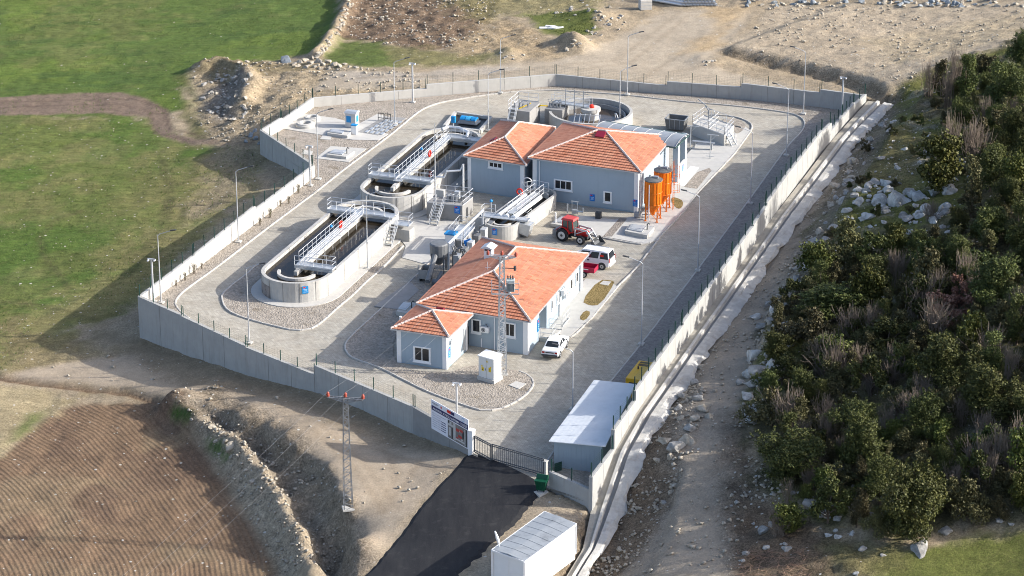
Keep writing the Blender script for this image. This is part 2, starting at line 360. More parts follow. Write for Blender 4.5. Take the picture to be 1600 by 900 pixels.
def asphalt_mat():
    m = bpy.data.materials.new('asphalt'); n, l, b = nodes(m)
    geo = n.new('ShaderNodeNewGeometry')
    mp = n.new('ShaderNodeMapping'); mp.inputs['Rotation'].default_value = (0, 0, R(32)); mp.inputs['Scale'].default_value = (1.0, 0.16, 1); l.new(geo.outputs['Position'], mp.inputs['Vector'])
    def nz(sc, d, src):
        t = n.new('ShaderNodeTexNoise'); t.inputs['Scale'].default_value = sc; t.inputs['Detail'].default_value = d; t.inputs['Roughness'].default_value = 0.7; l.new(src, t.inputs['Vector']); return t.outputs['Fac']
    rp = n.new('ShaderNodeMapRange'); rp.inputs[1].default_value = 0.35; rp.inputs[2].default_value = 0.8; rp.inputs[4].default_value = 1; l.new(nz(1.0, 8, mp.outputs[0]), rp.inputs[0])
    mx = n.new('ShaderNodeMix'); mx.data_type = 'RGBA'; mx.inputs[6].default_value = (0.013, 0.013, 0.015, 1); mx.inputs[7].default_value = (0.033, 0.032, 0.032, 1); l.new(rp.outputs[0], mx.inputs[0])
    r2 = n.new('ShaderNodeMapRange'); r2.inputs[1].default_value = 0.55; r2.inputs[2].default_value = 0.75; r2.inputs[4].default_value = 0.45; l.new(nz(1.1, 9, geo.outputs['Position']), r2.inputs[0])
    m2 = n.new('ShaderNodeMix'); m2.data_type = 'RGBA'; m2.inputs[7].default_value = (0.07, 0.066, 0.062, 1); l.new(r2.outputs[0], m2.inputs[0]); l.new(mx.outputs[2], m2.inputs[6])
    l.new(m2.outputs[2], b.inputs['Base Color']); b.inputs['Roughness'].default_value = 0.85; b.inputs['Specular IOR Level'].default_value = 0.25
    bp = n.new('ShaderNodeBump'); bp.inputs['Strength'].default_value = 0.5; bp.inputs['Distance'].default_value = 0.03; l.new(nz(14, 3, geo.outputs['Position']), bp.inputs['Height']); l.new(bp.outputs[0], b.inputs['Normal'])
    return m
def tile_mat():
    """UV in metres: u along the eave, v up the slope"""
    m = bpy.data.materials.new('roof_tiles'); n, l, b = nodes(m)
    uv = n.new('ShaderNodeUVMap'); sx = n.new('ShaderNodeSeparateXYZ'); l.new(uv.outputs[0], sx.inputs[0])
    def mth(op, a, b_=None):
        t = n.new('ShaderNodeMath'); t.operation = op
        for i, q in enumerate((a, b_)):
            if q is None: continue
            if isinstance(q, (int, float)): t.inputs[i].default_value = q
            else: l.new(q, t.inputs[i])
        return t.outputs[0]
    cu = mth('FLOOR', mth('DIVIDE', sx.outputs[0], 0.27)); cv = mth('FLOOR', mth('DIVIDE', sx.outputs[1], 0.44))
    cb = n.new('ShaderNodeCombineXYZ'); l.new(cu, cb.inputs[0]); l.new(cv, cb.inputs[1])
    wn = n.new('ShaderNodeTexWhiteNoise'); wn.noise_dimensions = '2D'; l.new(cb.outputs[0], wn.inputs['Vector'])
    cr = n.new('ShaderNodeValToRGB'); e = cr.color_ramp.elements
    e[0].position = 0; e[0].color = (0.345, 0.125, 0.068, 1); e[1].position = 1; e[1].color = (0.50, 0.23, 0.135, 1)
    q = cr.color_ramp.elements.new(0.18); q.color = (0.415, 0.163, 0.092, 1); q = cr.color_ramp.elements.new(0.8); q.color = (0.46, 0.19, 0.112, 1)
    l.new(wn.outputs['Value'], cr.inputs[0])
    geo = n.new('ShaderNodeNewGeometry'); no = n.new('ShaderNodeTexNoise'); no.inputs['Scale'].default_value = 0.7; no.inputs['Detail'].default_value = 7; no.inputs['Roughness'].default_value = 0.7; l.new(geo.outputs['Position'], no.inputs['Vector'])
    rp = n.new('ShaderNodeMapRange'); rp.inputs[1].default_value = 0.42; rp.inputs[2].default_value = 0.75; rp.inputs[4].default_value = 0.45; l.new(no.outputs['Fac'], rp.inputs[0])
    mx = n.new('ShaderNodeMix'); mx.data_type = 'RGBA'; mx.inputs[7].default_value = (0.47, 0.27, 0.19, 1); l.new(rp.outputs[0], mx.inputs[0]); l.new(cr.outputs[0], mx.inputs[6])
    l.new(mx.outputs[2], b.inputs['Base Color']); b.inputs['Roughness'].default_value = 0.75; b.inputs['Specular IOR Level'].default_value = 0.25
    wv = mth('ABSOLUTE', mth('SINE', mth('MULTIPLY', sx.outputs[0], math.pi/0.27)))
    bp = n.new('ShaderNodeBump'); bp.inputs['Strength'].default_value = 1.0; bp.inputs['Distance'].default_value = 0.012
    l.new(wv, bp.inputs['Height']); l.new(bp.outputs[0], b.inputs['Normal'])
    return m
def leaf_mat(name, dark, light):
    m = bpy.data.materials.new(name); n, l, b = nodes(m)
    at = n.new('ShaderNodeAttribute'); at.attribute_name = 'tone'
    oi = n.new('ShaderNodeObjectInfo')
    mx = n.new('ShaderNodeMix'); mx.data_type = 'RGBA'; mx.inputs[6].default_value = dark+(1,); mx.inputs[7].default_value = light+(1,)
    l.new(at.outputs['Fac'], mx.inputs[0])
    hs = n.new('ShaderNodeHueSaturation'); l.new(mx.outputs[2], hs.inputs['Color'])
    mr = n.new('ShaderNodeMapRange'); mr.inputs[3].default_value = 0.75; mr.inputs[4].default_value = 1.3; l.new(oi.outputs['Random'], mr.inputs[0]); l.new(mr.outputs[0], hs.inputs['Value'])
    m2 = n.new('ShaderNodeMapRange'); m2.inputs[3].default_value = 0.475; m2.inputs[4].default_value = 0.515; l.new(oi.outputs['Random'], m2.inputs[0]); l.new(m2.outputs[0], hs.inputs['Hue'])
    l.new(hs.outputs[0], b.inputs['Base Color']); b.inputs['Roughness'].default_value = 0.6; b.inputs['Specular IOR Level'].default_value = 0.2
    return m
def rock_mat(name, c1, c2):
    m = bpy.data.materials.new(name); n, l, b = nodes(m)
    tc = n.new('ShaderNodeTexCoord'); no = n.new('ShaderNodeTexNoise'); no.inputs['Scale'].default_value = 2.2; no.inputs['Detail'].default_value = 9; no.inputs['Roughness'].default_value = 0.75
    l.new(tc.outputs['Object'], no.inputs['Vector'])
    rp = n.new('ShaderNodeMapRange'); rp.inputs[1].default_value = 0.36; rp.inputs[2].default_value = 0.66; l.new(no.outputs['Fac'], rp.inputs[0])
    mx = n.new('ShaderNodeMix'); mx.data_type = 'RGBA'; mx.inputs[6].default_value = c1+(1,); mx.inputs[7].default_value = c2+(1,); l.new(rp.outputs[0], mx.inputs[0])
    l.new(mx.outputs[2], b.inputs['Base Color']); b.inputs['Roughness'].default_value = 0.95; b.inputs['Specular IOR Level'].default_value = 0.1
    bp = n.new('ShaderNodeBump'); bp.inputs['Strength'].default_value = 0.7; bp.inputs['Distance'].default_value = 0.15; l.new(no.outputs['Fac'], bp.inputs['Height']); l.new(bp.outputs[0], b.inputs['Normal'])
    return m
M['ground'] = ground_mat(); M['paving'] = paver_mat(); M['asphalt'] = asphalt_mat(); M['tiles'] = tile_mat()
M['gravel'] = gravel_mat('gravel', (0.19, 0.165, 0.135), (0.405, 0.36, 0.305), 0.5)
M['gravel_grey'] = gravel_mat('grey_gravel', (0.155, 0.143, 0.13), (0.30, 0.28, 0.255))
M['gravel_dark'] = gravel_mat('dark_gravel', (0.17, 0.15, 0.13), (0.33, 0.29, 0.25))
M['straw'] = gravel_mat('dry_grass', (0.13, 0.095, 0.035), (0.27, 0.20, 0.09))
M['leaf'] = leaf_mat('leaf_evergreen', (0.028, 0.037, 0.012), (0.115, 0.127, 0.034))
M['leaf_b'] = leaf_mat('leaf_bright', (0.038, 0.050, 0.012), (0.125, 0.138, 0.030))
M['leaf_o'] = leaf_mat('leaf_olive', (0.045, 0.045, 0.018), (0.135, 0.125, 0.052))
M['leaf_r'] = leaf_mat('leaf_rust', (0.15, 0.085, 0.055), (0.34, 0.20, 0.13))
M['grassblade'] = leaf_mat('grass_blade', (0.05, 0.075, 0.015), (0.15, 0.18, 0.05))
M['rock'] = rock_mat('limestone', (0.19, 0.18, 0.165), (0.45, 0.435, 0.40))
M['rock_white'] = rock_mat('pale_limestone', (0.24, 0.235, 0.215), (0.62, 0.605, 0.565))
M['rock_blue'] = rock_mat('blue_limestone', (0.13, 0.15, 0.165), (0.36, 0.39, 0.41))
M['rock_tan'] = rock_mat('tan_limestone', (0.24, 0.21, 0.165), (0.50, 0.45, 0.37))
# =================================================================== TERRAIN
CP = [  # pixel x, pixel y, height of the ground there
 # uphill side of the compound: apron, track and hillside
 (925,795,-.5),(905,880,-.9),(890,905,-.9),(962,708,2.2),(998,650,3.0),(1072,526,3.2),(1140,430,3.3),(1203,335,3.4),(1254,277,3.1),(1300,218,2.9),(1358,160,1.5),
 (1010,790,1.4),(1000,720,2.6),(1080,650,3.6),(1130,560,4.0),(1190,450,4.1),(1250,360,4.2),(1290,290,4.0),(1330,220,3.0),(1385,160,1.9),
 (1060,880,1.6),(965,880,.0),(1150,790,2.6),(1150,700,4.0),(1175,620,4.3),(1215,540,4.7),(1250,440,5.1),(1340,310,6.2),(1355,210,4.8),(1410,150,3.4),
 (1300,600,6.0),(1450,600,8),(1600,600,10),(1300,780,4.4),(1450,790,5.2),(1600,790,6.2),(1480,850,4.4),(1600,870,4.6),(1250,880,3.0),(1380,890,3.8),
 (1450,450,8),(1600,450,11),(1450,300,8),(1600,300,11),(1460,200,6),(1600,180,8.5),(1600,90,6.5),(1500,130,4.5),(1700,500,12.5),(1700,850,6),(1700,150,10),
 # behind
 (1250,112,1.2),(1330,138,1.4),(1300,100,1.6),(1200,60,1.6),(1450,60,2.5),(1350,30,2.2),(1600,15,4),(1100,20,1.5),(1000,60,1.2),(900,100,1.2),(780,100,.9),(650,118,.7),
 (560,120,.5),(500,135,.3),(440,150,-.1),(420,190,-1.0),(330,195,-2.2),(360,165,-1.6),(320,130,-1.6),(390,235,-1.7),
 # downhill side
 (408,250,-1.6),(455,270,-1.0),(400,300,-1.8),(350,330,-2.2),(300,345,-2.6),(217,530,-3),(160,480,-3.3),(85,522,-3.6),(0,400,-4),(0,250,-3.5),(150,250,-3.2),
 (250,200,-2.8),(0,100,-3),(250,60,-2.2),(0,0,-2.5),(450,60,-1.2),(515,30,-.8),(300,0,-2),(600,60,0),(700,20,.3),(800,40,.8),(950,20,1.2),(-150,300,-4),(-150,700,-5.4),
 # in front
 (336,572,-2.4),(383,586,-2.1),(490,614,-1.45),(643,677,-1.35),(735,712,-.15),(560,700,-1.45),(400,620,-2.1),(290,600,-2.9),(150,570,-3.7),(0,585,-4.1),
 (296,623,-2.7),(374,648,-2.0),(442,683,-1.5),(513,729,-1.25),(535,776,-1.2),(553,843,-1.15),(560,905,-1.2),(480,650,-1.45),(530,715,-1.25),(470,690,-1.4),(550,765,-1.2),(620,710,-1.25),
 (0,640,-4.4),(0,800,-5),(200,700,-4.8),(200,850,-5.3),(100,650,-4.5),(330,735,-4.6),(380,805,-5.0),(415,855,-5.2),(430,905,-5.3),(275,660,-4.3),
 (350,669,-3.2),(403,704,-3.3),(424,733,-3.5),(449,772,-3.7),(470,811,-3.9),(499,843,-4.0),(522,890,-4.2),(620,760,-1.2),(545,795,-1.6),(600,850,-1.4),(690,760,-.5),(570,895,-1.3),(740,885,-.8),(850,775,-.1),(700,820,-.6),(880,800,-.35),(800,850,-.6),(860,900,-.9)]
_cw = np.array([tuple(P(*c)) for c in CP])
_A = np.sqrt((_cw[:, None, 0]-_cw[None, :, 0])**2+(_cw[:, None, 1]-_cw[None, :, 1])**2+1.0)
_n = len(CP); _G = np.zeros((_n+3, _n+3)); _G[:_n, :_n] = -_A + np.eye(_n)*0.08
_G[:_n, _n] = 1; _G[:_n, _n+1] = _cw[:, 0]/100; _G[:_n, _n+2] = _cw[:, 1]/100; _G[_n:, :_n] = _G[:_n, _n:].T
_w = np.linalg.solve(_G, np.r_[_cw[:, 2], 0, 0, 0])
def hbase(X, Y):
    X = np.asarray(X, float); Y = np.asarray(Y, float); sh = X.shape; x = X.ravel(); y = Y.ravel(); z = np.empty_like(x)
    for i in range(0, len(x), 20000):
        q = slice(i, i+20000)
        r = np.sqrt((x[q, None]-_cw[None, :, 0])**2+(y[q, None]-_cw[None, :, 1])**2+1.0)
        z[q] = -r@_w[:_n]+_w[_n]+_w[_n+1]*x[q]/100+_w[_n+2]*y[q]/100
    return z.reshape(sh)
def Tb(px, py):
    z = 0.0
    for _ in range(25):
        p = P(px, py, z); z += 0.6*(float(hbase(np.array([p.x]), np.array([p.y]))[0])-z)
    return P(px, py, z)
def poly_T(pts): return [tuple(Tb(*p)[:2]) for p in pts]
def seg_dist(X, Y, pl):
    """distance to a polyline, signed side (left +) and parameter 0..1"""
    D = np.full(X.shape, 1e9); S = np.zeros(X.shape); T_ = np.zeros(X.shape); n = len(pl)-1
    for i in range(n):
        ax, ay = pl[i]; bx, by = pl[i+1]; dx, dy = bx-ax, by-ay; L2 = dx*dx+dy*dy+1e-9
        t = np.clip(((X-ax)*dx+(Y-ay)*dy)/L2, 0, 1); ex = X-ax-t*dx; ey = Y-ay-t*dy; d = np.hypot(ex, ey)
        k = d < D; D = np.where(k, d, D); S = np.where(k, np.sign(dx*(Y-ay)-dy*(X-ax)), S); T_ = np.where(k, (i+t)/n, T_)
    return D, S, T_
def sdf(X, Y, pl):
    """signed distance to a closed polygon, negative inside"""
    D = seg_dist(X, Y, list(pl)+[pl[0]])[0]; ins = np.zeros(X.shape, bool); j = len(pl)-1
    for i in range(len(pl)):
        xi, yi = pl[i]; xj, yj = pl[j]
        c = ((yi > Y) != (yj > Y)) & (X < (xj-xi)*(Y-yi)/((yj-yi) if yj != yi else 1e-9)+xi); ins ^= c; j = i
    return np.where(ins, -D, D)
# perimeter of the compound (outer faces), x/y on the ground
PV = {'A': P(215,463,1.25), 'B': P(491,585,.3), 'G1': P(645,636,1.25), 'G2': P(735,690,1.2), 'G3': P(852,738,1.55), 'Cc': P(925,767,1.2),
      'D': P(1355,148.5,2.2), 'D2': P(1281,143,1.8), 'D3': P(1159.5,134,1.72), 'D4': P(1042.5,131,1.35), 'E': P(868,115,1.5), 'F': P(487,152,1.2), 'Gg': P(405.5,203,1.3), 'Hh': P(487,258,1.35)}
for k in PV: PV[k].z = 0
per = [tuple(PV[k][:2]) for k in ('A','B','G1','G2','G3','Cc','D','D2','D3','D4','E','F','Gg','Hh')]
GUL = poly_T([(285,632),(303,639),(350,669),(403,704),(424,733),(449,772),(470,811),(499,843),(522,890),(530,930)])
RID = poly_T([(255,628),(271,633),(321,669),(367,701),(406,747),(438,793),(460,836),(481,886),(490,930)])
SCARP = poly_T([(1118,78),(1150,87),(1200,98),(1245,108),(1300,121),(1345,133),(1392,152)])
STW = poly_T([(556,-20),(545,5),(535,28),(522,55),(503,80),(488,93)])
DIT = poly_T([(-60,585),(0,590),(60,598),(130,606),(200,612),(285,632)])
CLIFF = poly_T([(1400,150),(1355,195),(1322,255),(1292,312),(1262,365),(1225,430),(1200,500),(1180,560),(1172,640)])
HEAP = poly_T([(318,112),(345,108),(380,118),(392,135),(380,165)])
EDGE = poly_T([(285,620),(330,632),(374,648),(410,664),(442,683),(480,706),(513,729),(528,752),(537,778),(548,815),(553,843),(558,905),(560,935)])
def feat(X, Y, z):
    d, s, t = seg_dist(X, Y, EDGE); dl = d*-s+(fbm(X, Y, 2.2, 3, 12)-.5)*1.1; z = z-sstep(.03, .15, t)*.8*sstep(0, .9, dl)*np.exp(-(np.maximum(dl, 0)/3.2)**2)
    d, s, t = seg_dist(X, Y, GUL); z = z-.7*np.exp(-(d/0.8)**2)*sstep(0, .1, t)*(0.7+0.6*fbm(X, Y, 3, 2, 3))
    d, s, t = seg_dist(X, Y, RID); z = z+1.75*np.exp(-(d/1.35)**2)*sstep(0, .1, t)*(0.6+0.8*fbm(X, Y, 3, 3, 5))
    d, s, t = seg_dist(X, Y, SCARP); e = sstep(0, .12, t)*(1-sstep(.93, 1, t))
    z = z+e*(.8*sstep(-.3, 1.3, d*s)*np.exp(-(d/22)**2)-0.35*np.exp(-((d*s+.8)/.6)**2))
    d, s, t = seg_dist(X, Y, STW); z = z+1.15*np.exp(-(d/.95)**2)*(1-sstep(.93, 1, t))*(0.8+0.4*fbm(X, Y, 2, 2, 4))
    d, s, t = seg_dist(X, Y, DIT); z = z-0.45*np.exp(-(d/.45)**2)
    d, s, t = seg_dist(X, Y, CLIFF); e = sstep(0, .1, t)*(1-sstep(.85, 1, t)); z = z+e*(1.1*sstep(-.6, .6, d*s)-.55)*np.exp(-(d/6)**2)*(0.6+0.8*fbm(X, Y, 4, 2, 8))
    d, s, t = seg_dist(X, Y, HEAP); z = z+1.5*np.exp(-(d/1.6)**2)*(0.7+0.6*fbm(X, Y, 3, 3, 6))
    for (px, py, h, w) in ((893,70,1.3,2.2),(905,76,1.0,1.6),(796,86,.9,1.9),(925,30,1.2,3),(1108,96,.5,3),(540,8,.3,1)):
        c = Tb(px, py); z = z+h*np.exp(-((X-c.x)**2+(Y-c.y)**2)/(w*w))*(0.6+0.8*fbm(X, Y, 1.6, 3, 9))
    return z
# asphalt road edges (near the gate first)
RL = [Tb(*p) for p in [(734,706),(719,713),(694,742),(660,779),(636,812),(612,844),(588,873),(561,902),(530,945),(500,985),(460,1040),(405,1120)]]
RR = [Tb(*p) for p in [(846,756),(850,770),(834,792),(818,814),(800,831),(786,842),(758,868),(722,900),(690,940),(660,985),(618,1040),(560,1120)]]
road_poly = [tuple(p[:2]) for p in RL]+[tuple(p[:2]) for p in RR[::-1]]
fine_x = np.arange(-72, 84, 0.4); fine_y = np.arange(162, 372, 0.4)
gx = np.concatenate([np.linspace(-900, -80, 24), fine_x, np.linspace(92, 900, 24)])
gy = np.concatenate([np.linspace(-300, 158, 20), fine_y, np.linspace(380, 1500, 28)])
X, Y = np.meshgrid(gx, gy)
core = (X > -75) & (X < 86) & (Y > 160) & (Y < 375)
Xc = np.clip(X, -90, 100); Yc = np.clip(Y, 150, 390)
Z = hbase(Xc, Yc); Z = np.where(core, feat(X, Y, Z), Z)
sd_c = sdf(X, Y, per); sd_r = sdf(X, Y, road_poly)
inside = sd_c < -0.05
rear_d = seg_dist(X, Y, [tuple(PV[k][:2]) for k in ('D', 'D2', 'D3', 'D4', 'E', 'F', 'Gg')])[0]; inside = inside | (rear_d < .5)
calm = np.maximum(np.exp(-np.clip(sd_r, 0, 9)/0.7), np.where(inside, 1.0, 0.0))

# ---- tones of the ground, region by region (bare albedo of what lies there)
nA = fbm(X, Y, 9, 4, 21); nB = fbm(X, Y, 2.4, 4, 22); nC = fbm(X, Y, 26, 3, 23); nD = fbm(X, Y, 1.0, 3, 24)
col = np.zeros(X.shape+(3,)); peb = np.zeros(X.shape); fur = np.zeros(X.shape); grs = np.zeros(X.shape); rough = np.full(X.shape, .06); fph = np.zeros(X.shape)
col[:] = (0.28, 0.235, 0.175); peb[:] = .16
def paint(poly, c, soft=1.0, wob=1.5, peb_=None, fur_=None, grs_=None, rgh=None, amt=1.0, m=None):
    if m is None:
        d = sdf(X, Y, poly)+(nB-.5)*2*wob+(nD-.5)*wob*.8; m = 1-sstep(-soft, soft, d)
    m = m*amt
    col[:] = col*(1-m[..., None])+np.array(c)*m[..., None]
    for a, v in ((peb, peb_), (fur, fur_), (grs, grs_), (rough, rgh)):
        if v is not None: a[:] = a*(1-m)+v*m
def spots(c, lo, hi, noise, m, amt=1.0, **k):
    paint(None, c, m=sstep(lo, hi, noise)*m, amt=amt, **k)
def mask(poly, soft=1.0, wob=1.5):
    d = sdf(X, Y, poly)+(nB-.5)*2*wob; return 1-sstep(-soft, soft, d)
far = np.where(core, 0, 1.0)
# upper field
upper_field = poly_T([(-300,-60),(560,-60),(533,0),(523,40),(498,82),(430,96),(330,100),(292,120),(288,170),(235,182),(0,186),(-300,190)])
paint(upper_field, (0.088, 0.125, 0.036), .8, 1.2, .03, .25, .55, .05); mu = mask(upper_field)
spots((0.115, 0.155, 0.038), .5, .62, nA, mu, .8); spots((0.15, 0.14, 0.065), .56, .70, nC*.5+nB*.5, mu, .35); spots((0.068, 0.105, 0.033), .55, .66, fbm(X, Y*2.2, 5, 4, 31), mu, .8)
# lower field
lower_field = poly_T([(-300,182),(235,184),(285,215),(335,226),(395,235),(410,262),(395,305),(330,345),(235,455),(200,490),(92,528),(0,585),(-300,600)])
paint(lower_field, (0.108, 0.130, 0.042), 1.5, 2.5, .14, .3, .75, .06); ml = mask(lower_field)
spots((0.080, 0.125, 0.030), .5, .62, nA, ml, .85); spots((0.19, 0.16, 0.09), .54, .66, fbm(X, Y, 7, 4, 41), ml, .28)
edge_field = poly_T([(420,225),(415,265),(390,310),(330,350),(235,460),(160,500),(80,540),(0,575),(0,520),(70,470),(190,420),(250,340),(290,250),(340,225)])
paint(edge_field, (0.215, 0.182, 0.095), 3, 4, .26, .45, .6, .07, .62)
e2 = poly_T([(230,190),(290,215),(300,270),(250,330),(200,400),(150,430),(190,330),(210,260)]); paint(e2, (0.16, 0.145, 0.07), 3, 4, .22, .3, .7, .06, .4)
e3 = poly_T([(0,500),(110,540),(230,545),(330,590),(290,615),(150,605),(0,590)]); paint(e3, (0.185, 0.155, 0.085), 2, 3, .2, .3, .5, .08, .8)
e4 = poly_T([(285,120),(300,175),(290,215),(330,222),(345,195),(320,180),(310,130)]); paint(e4, (0.13, 0.14, 0.055), 1.5, 2, .2, 0, .8, .1, .9)
for q in ([(128,330),(85,345),(62,372),(68,400),(90,425),(108,450)], [(250,250),(262,300),(250,360),(190,430)], [(256,250),(270,300),(260,362),(200,432)], [(290,170),(300,205),(312,218)], [(296,165),(308,200),(322,216)], [(0,470),(70,478),(150,500)]):
    d_, s_, t_ = seg_dist(X, Y, poly_T(q)); paint(None, (0.085, 0.085, 0.04), m=np.exp(-(d_/.38)**2), amt=.6)
# muddy tractor path across the fields
pth = poly_T([(-300,152),(0,151),(110,145),(190,144),(232,156),(262,172),(272,208),(310,216),(380,219),(384,227),(300,226),(252,214),(240,205),(233,184),(170,177),(0,181),(-300,183)])
paint(pth, (0.165, 0.128, 0.105), .35, .5, .02, 0, 0, .05)
d_, s_, t_ = seg_dist(X, Y, poly_T([(-200,166),(0,164),(120,160),(200,159),(245,172),(255,205),(320,219),(384,222)]))
spots((0.12, 0.09, 0.075), .3, .7, np.exp(-((d_-.9)/.28)**2), np.where(t_ > 0, 1, 0)*1.0, .7)
# heap and dug bank behind the fields
bank = poly_T([(300,110),(400,98),(520,98),(560,108),(660,112),(660,140),(490,150),(405,200),(395,222),(330,220),(310,190),(305,150)])
paint(bank, (0.30, 0.25, 0.18), 1, 1.5, .35, 0, .05, .14)
paint(poly_T([(305,118),(330,98),(420,96),(500,100),(470,112),(400,118),(340,130)]), (0.19, 0.16, 0.10), 1, 1.5, .5, 0, .3, .16, .8)
paint(poly_T([(315,140),(380,125),(388,140),(365,190),(330,190)]), (0.16, 0.15, 0.14), .8, 1.2, .8, 0, 0, .22, .9)
paint(poly_T([(330,195),(400,220),(410,260),(395,300),(345,320),(300,350),(330,260)]), (0.225, 0.19, 0.14), 2, 2.5, .3, 0, .05, .10, .8)
# rear: rubble field, grass and the dirt road
paint(poly_T([(556,-40),(900,-40),(790,0),(760,35),(748,55),(720,72),(660,84),(600,66),(530,60),(540,20)]), (0.155, 0.115, 0.085), .8, 1.5, .55, 0, 0, .16)
paint(poly_T([(690,-30),(960,-30),(920,20),(790,22),(740,40),(720,20)]), (0.16, 0.15, 0.075), 2, 2.5, .25, 0, .7, .12, .75)
paint(poly_T([(505,98),(520,62),(600,66),(625,85),(625,106),(560,108)]), (0.098, 0.125, 0.04), 1.2, 2, .05, 0, .7, .06)
paint(poly_T([(600,70),(700,80),(790,84),(780,98),(620,106)]), (0.155, 0.15, 0.07), 1.5, 2, .15, 0, .8, .08, .9)
paint(poly_T([(750,45),(790,30),(850,60),(880,90),(800,84),(720,88),(690,78)]), (0.275, 0.22, 0.15), 1.5, 2, .35, 0, .1, .14, .9)
paint(poly_T([(815,22),(935,18),(925,55),(880,58),(835,40)]), (0.115, 0.135, 0.042), 1, 1.5, .05, 0, .7, .06)
paint(poly_T([(520,110),(650,112),(770,103),(860,95),(910,85),(960,60),(1040,15),(1180,10),(1160,50),(1130,75),(1100,105),(1300,145),(1040,150),(700,138),(560,138),(490,140)]), (0.330, 0.290, 0.238), 1.0, 1.2, .10, 0, 0, .02)
paint(poly_T([(515,114),(650,112),(760,106),(820,108),(700,124),(560,128)]), (0.335, 0.305, 0.27), .6, .8, .05, 0, 0, .04, .9)
paint(poly_T([(1120,75),(1180,40),(1200,8),(1700,-10),(1700,60),(1470,120),(1400,145),(1300,118),(1180,92)]), (0.330, 0.283, 0.222), .8, 1.2, .26, 0, 0, .07)
paint(poly_T([(1330,70),(1600,20),(1600,60),(1450,100),(1400,110)]), (0.35, 0.295, 0.21), 2, 2, .18, 0, 0, .08, .7)
d_, s_, t_ = seg_dist(X, Y, SCARP); paint(None, (0.155, 0.12, 0.085), m=np.exp(-((d_*s_+.1)/.75)**2)*sstep(0, .15, t_), amt=.6, peb_=.4, rgh=.16)
paint(poly_T([(1100,12),(1180,8),(1130,60),(1110,80),(1060,85),(1120,45)]), (0.36, 0.27, 0.16), 1.5, 1.5, .1, 0, 0, .06, .7)
# in front of the walls
frt = poly_T([(0,588),(130,560),(230,545),(250,548),(336,585),(490,625),(643,690),(735,716),(700,740),(640,805),(560,905),(540,930),(545,850),(533,776),(512,730),(442,684),(374,649),(296,624),(200,606)])
paint(frt, (0.335, 0.285, 0.228), .8, 1.0, .12, 0, 0, .012)
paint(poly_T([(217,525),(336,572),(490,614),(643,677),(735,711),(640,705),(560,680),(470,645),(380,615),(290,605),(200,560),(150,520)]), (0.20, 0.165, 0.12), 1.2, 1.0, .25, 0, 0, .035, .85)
paint(poly_T([(845,775),(923,795),(900,850),(850,905),(720,905),(780,850),(830,795)]), (0.30, 0.255, 0.20), .8, .8, .2, 0, 0, .05)
paint(poly_T([(270,628),(300,634),(345,662),(400,700),(440,760),(470,810),(520,900),(440,900),(410,835),(350,735),(300,665)]), (0.33, 0.28, 0.215), .8, 1.0, .45, 0, .05, .14)
d_, s_, t_ = seg_dist(X, Y, EDGE); paint(None, (0.235, 0.205, 0.165), m=sstep(.02, .08, t_)*sstep(-.15, .25, d_*-s_)*(1-sstep(2.2, 3.4, d_)), amt=.85, peb_=.6, rgh=.17)
d_, s_, t_ = seg_dist(X, Y, GUL); paint(None, (0.185, 0.165, 0.14), m=np.exp(-(d_/.8)**2)*sstep(0, .06, t_), amt=.8, peb_=.5, rgh=.15)
paint(None, (0.20, 0.165, 0.125), m=np.exp(-((d_*s_-2.0)/1.3)**2)*sstep(0, .06, t_), amt=.75, peb_=.35, rgh=.2)
spots((0.30, 0.275, 0.24), .6, .75, nB, np.exp(-((d_*s_-2.5)/1.6)**2)*sstep(.4, .6, t_), .8)
for q in ([(420,628),(470,660),(520,700),(560,740),(600,800)], [(430,622),(485,655),(540,697),(582,740),(622,795)], [(600,700),(620,740),(590,800)], [(660,716),(640,745),(600,800)], [(560,690),(640,720),(690,735)]):
    d_, s_, t_ = seg_dist(X, Y, poly_T(q)); paint(None, (0.25, 0.205, 0.155), m=np.exp(-(d_/.35)**2)*(.5+nB), amt=.55)
for q in ([(1060,20),(1010,60),(960,95),(860,104),(760,118),(560,122)], [(1075,24),(1030,62),(985,98),(900,110)], [(1150,30),(1110,60),(1040,100),(1000,125),(900,120)], [(1300,135),(1200,118),(1120,105),(1050,112)], [(1180,60),(1260,50),(1420,70),(1560,40)], [(1240,90),(1330,70),(1440,95)]):
    d_, s_, t_ = seg_dist(X, Y, poly_T(q)); paint(None, (0.26, 0.222, 0.175), m=np.exp(-(d_/.42)**2)*(.4+nB), amt=.6)
# ploughed field: furrows run round it, parallel to its edge
plo = poly_T([(-300,760),(-80,735),(0,715),(40,675),(80,645),(130,632),(200,628),(262,636),(290,668),(335,735),(380,802),(412,850),(428,900),(430,1000),(-300,1000)])
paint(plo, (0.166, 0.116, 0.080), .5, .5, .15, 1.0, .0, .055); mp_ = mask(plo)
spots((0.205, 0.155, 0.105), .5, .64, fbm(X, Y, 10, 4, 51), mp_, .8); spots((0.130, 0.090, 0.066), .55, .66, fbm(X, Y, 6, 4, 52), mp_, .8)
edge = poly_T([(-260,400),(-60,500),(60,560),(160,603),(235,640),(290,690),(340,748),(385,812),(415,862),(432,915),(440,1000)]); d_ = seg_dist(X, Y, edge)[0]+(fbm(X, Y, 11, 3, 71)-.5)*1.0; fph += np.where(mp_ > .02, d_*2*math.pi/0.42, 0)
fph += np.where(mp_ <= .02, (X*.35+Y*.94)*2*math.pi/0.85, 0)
paint(poly_T([(-200,600),(60,605),(110,628),(70,655),(30,690),(0,715),(-200,740)]), (0.30, 0.255, 0.165), 1, 1.5, .25, .4, .35, .06, .9)
paint(poly_T([(20,690),(40,650),(70,640),(60,665)]), (0.10, 0.125, 0.045), .8, .8, .1, 0, .8, .05, .9)
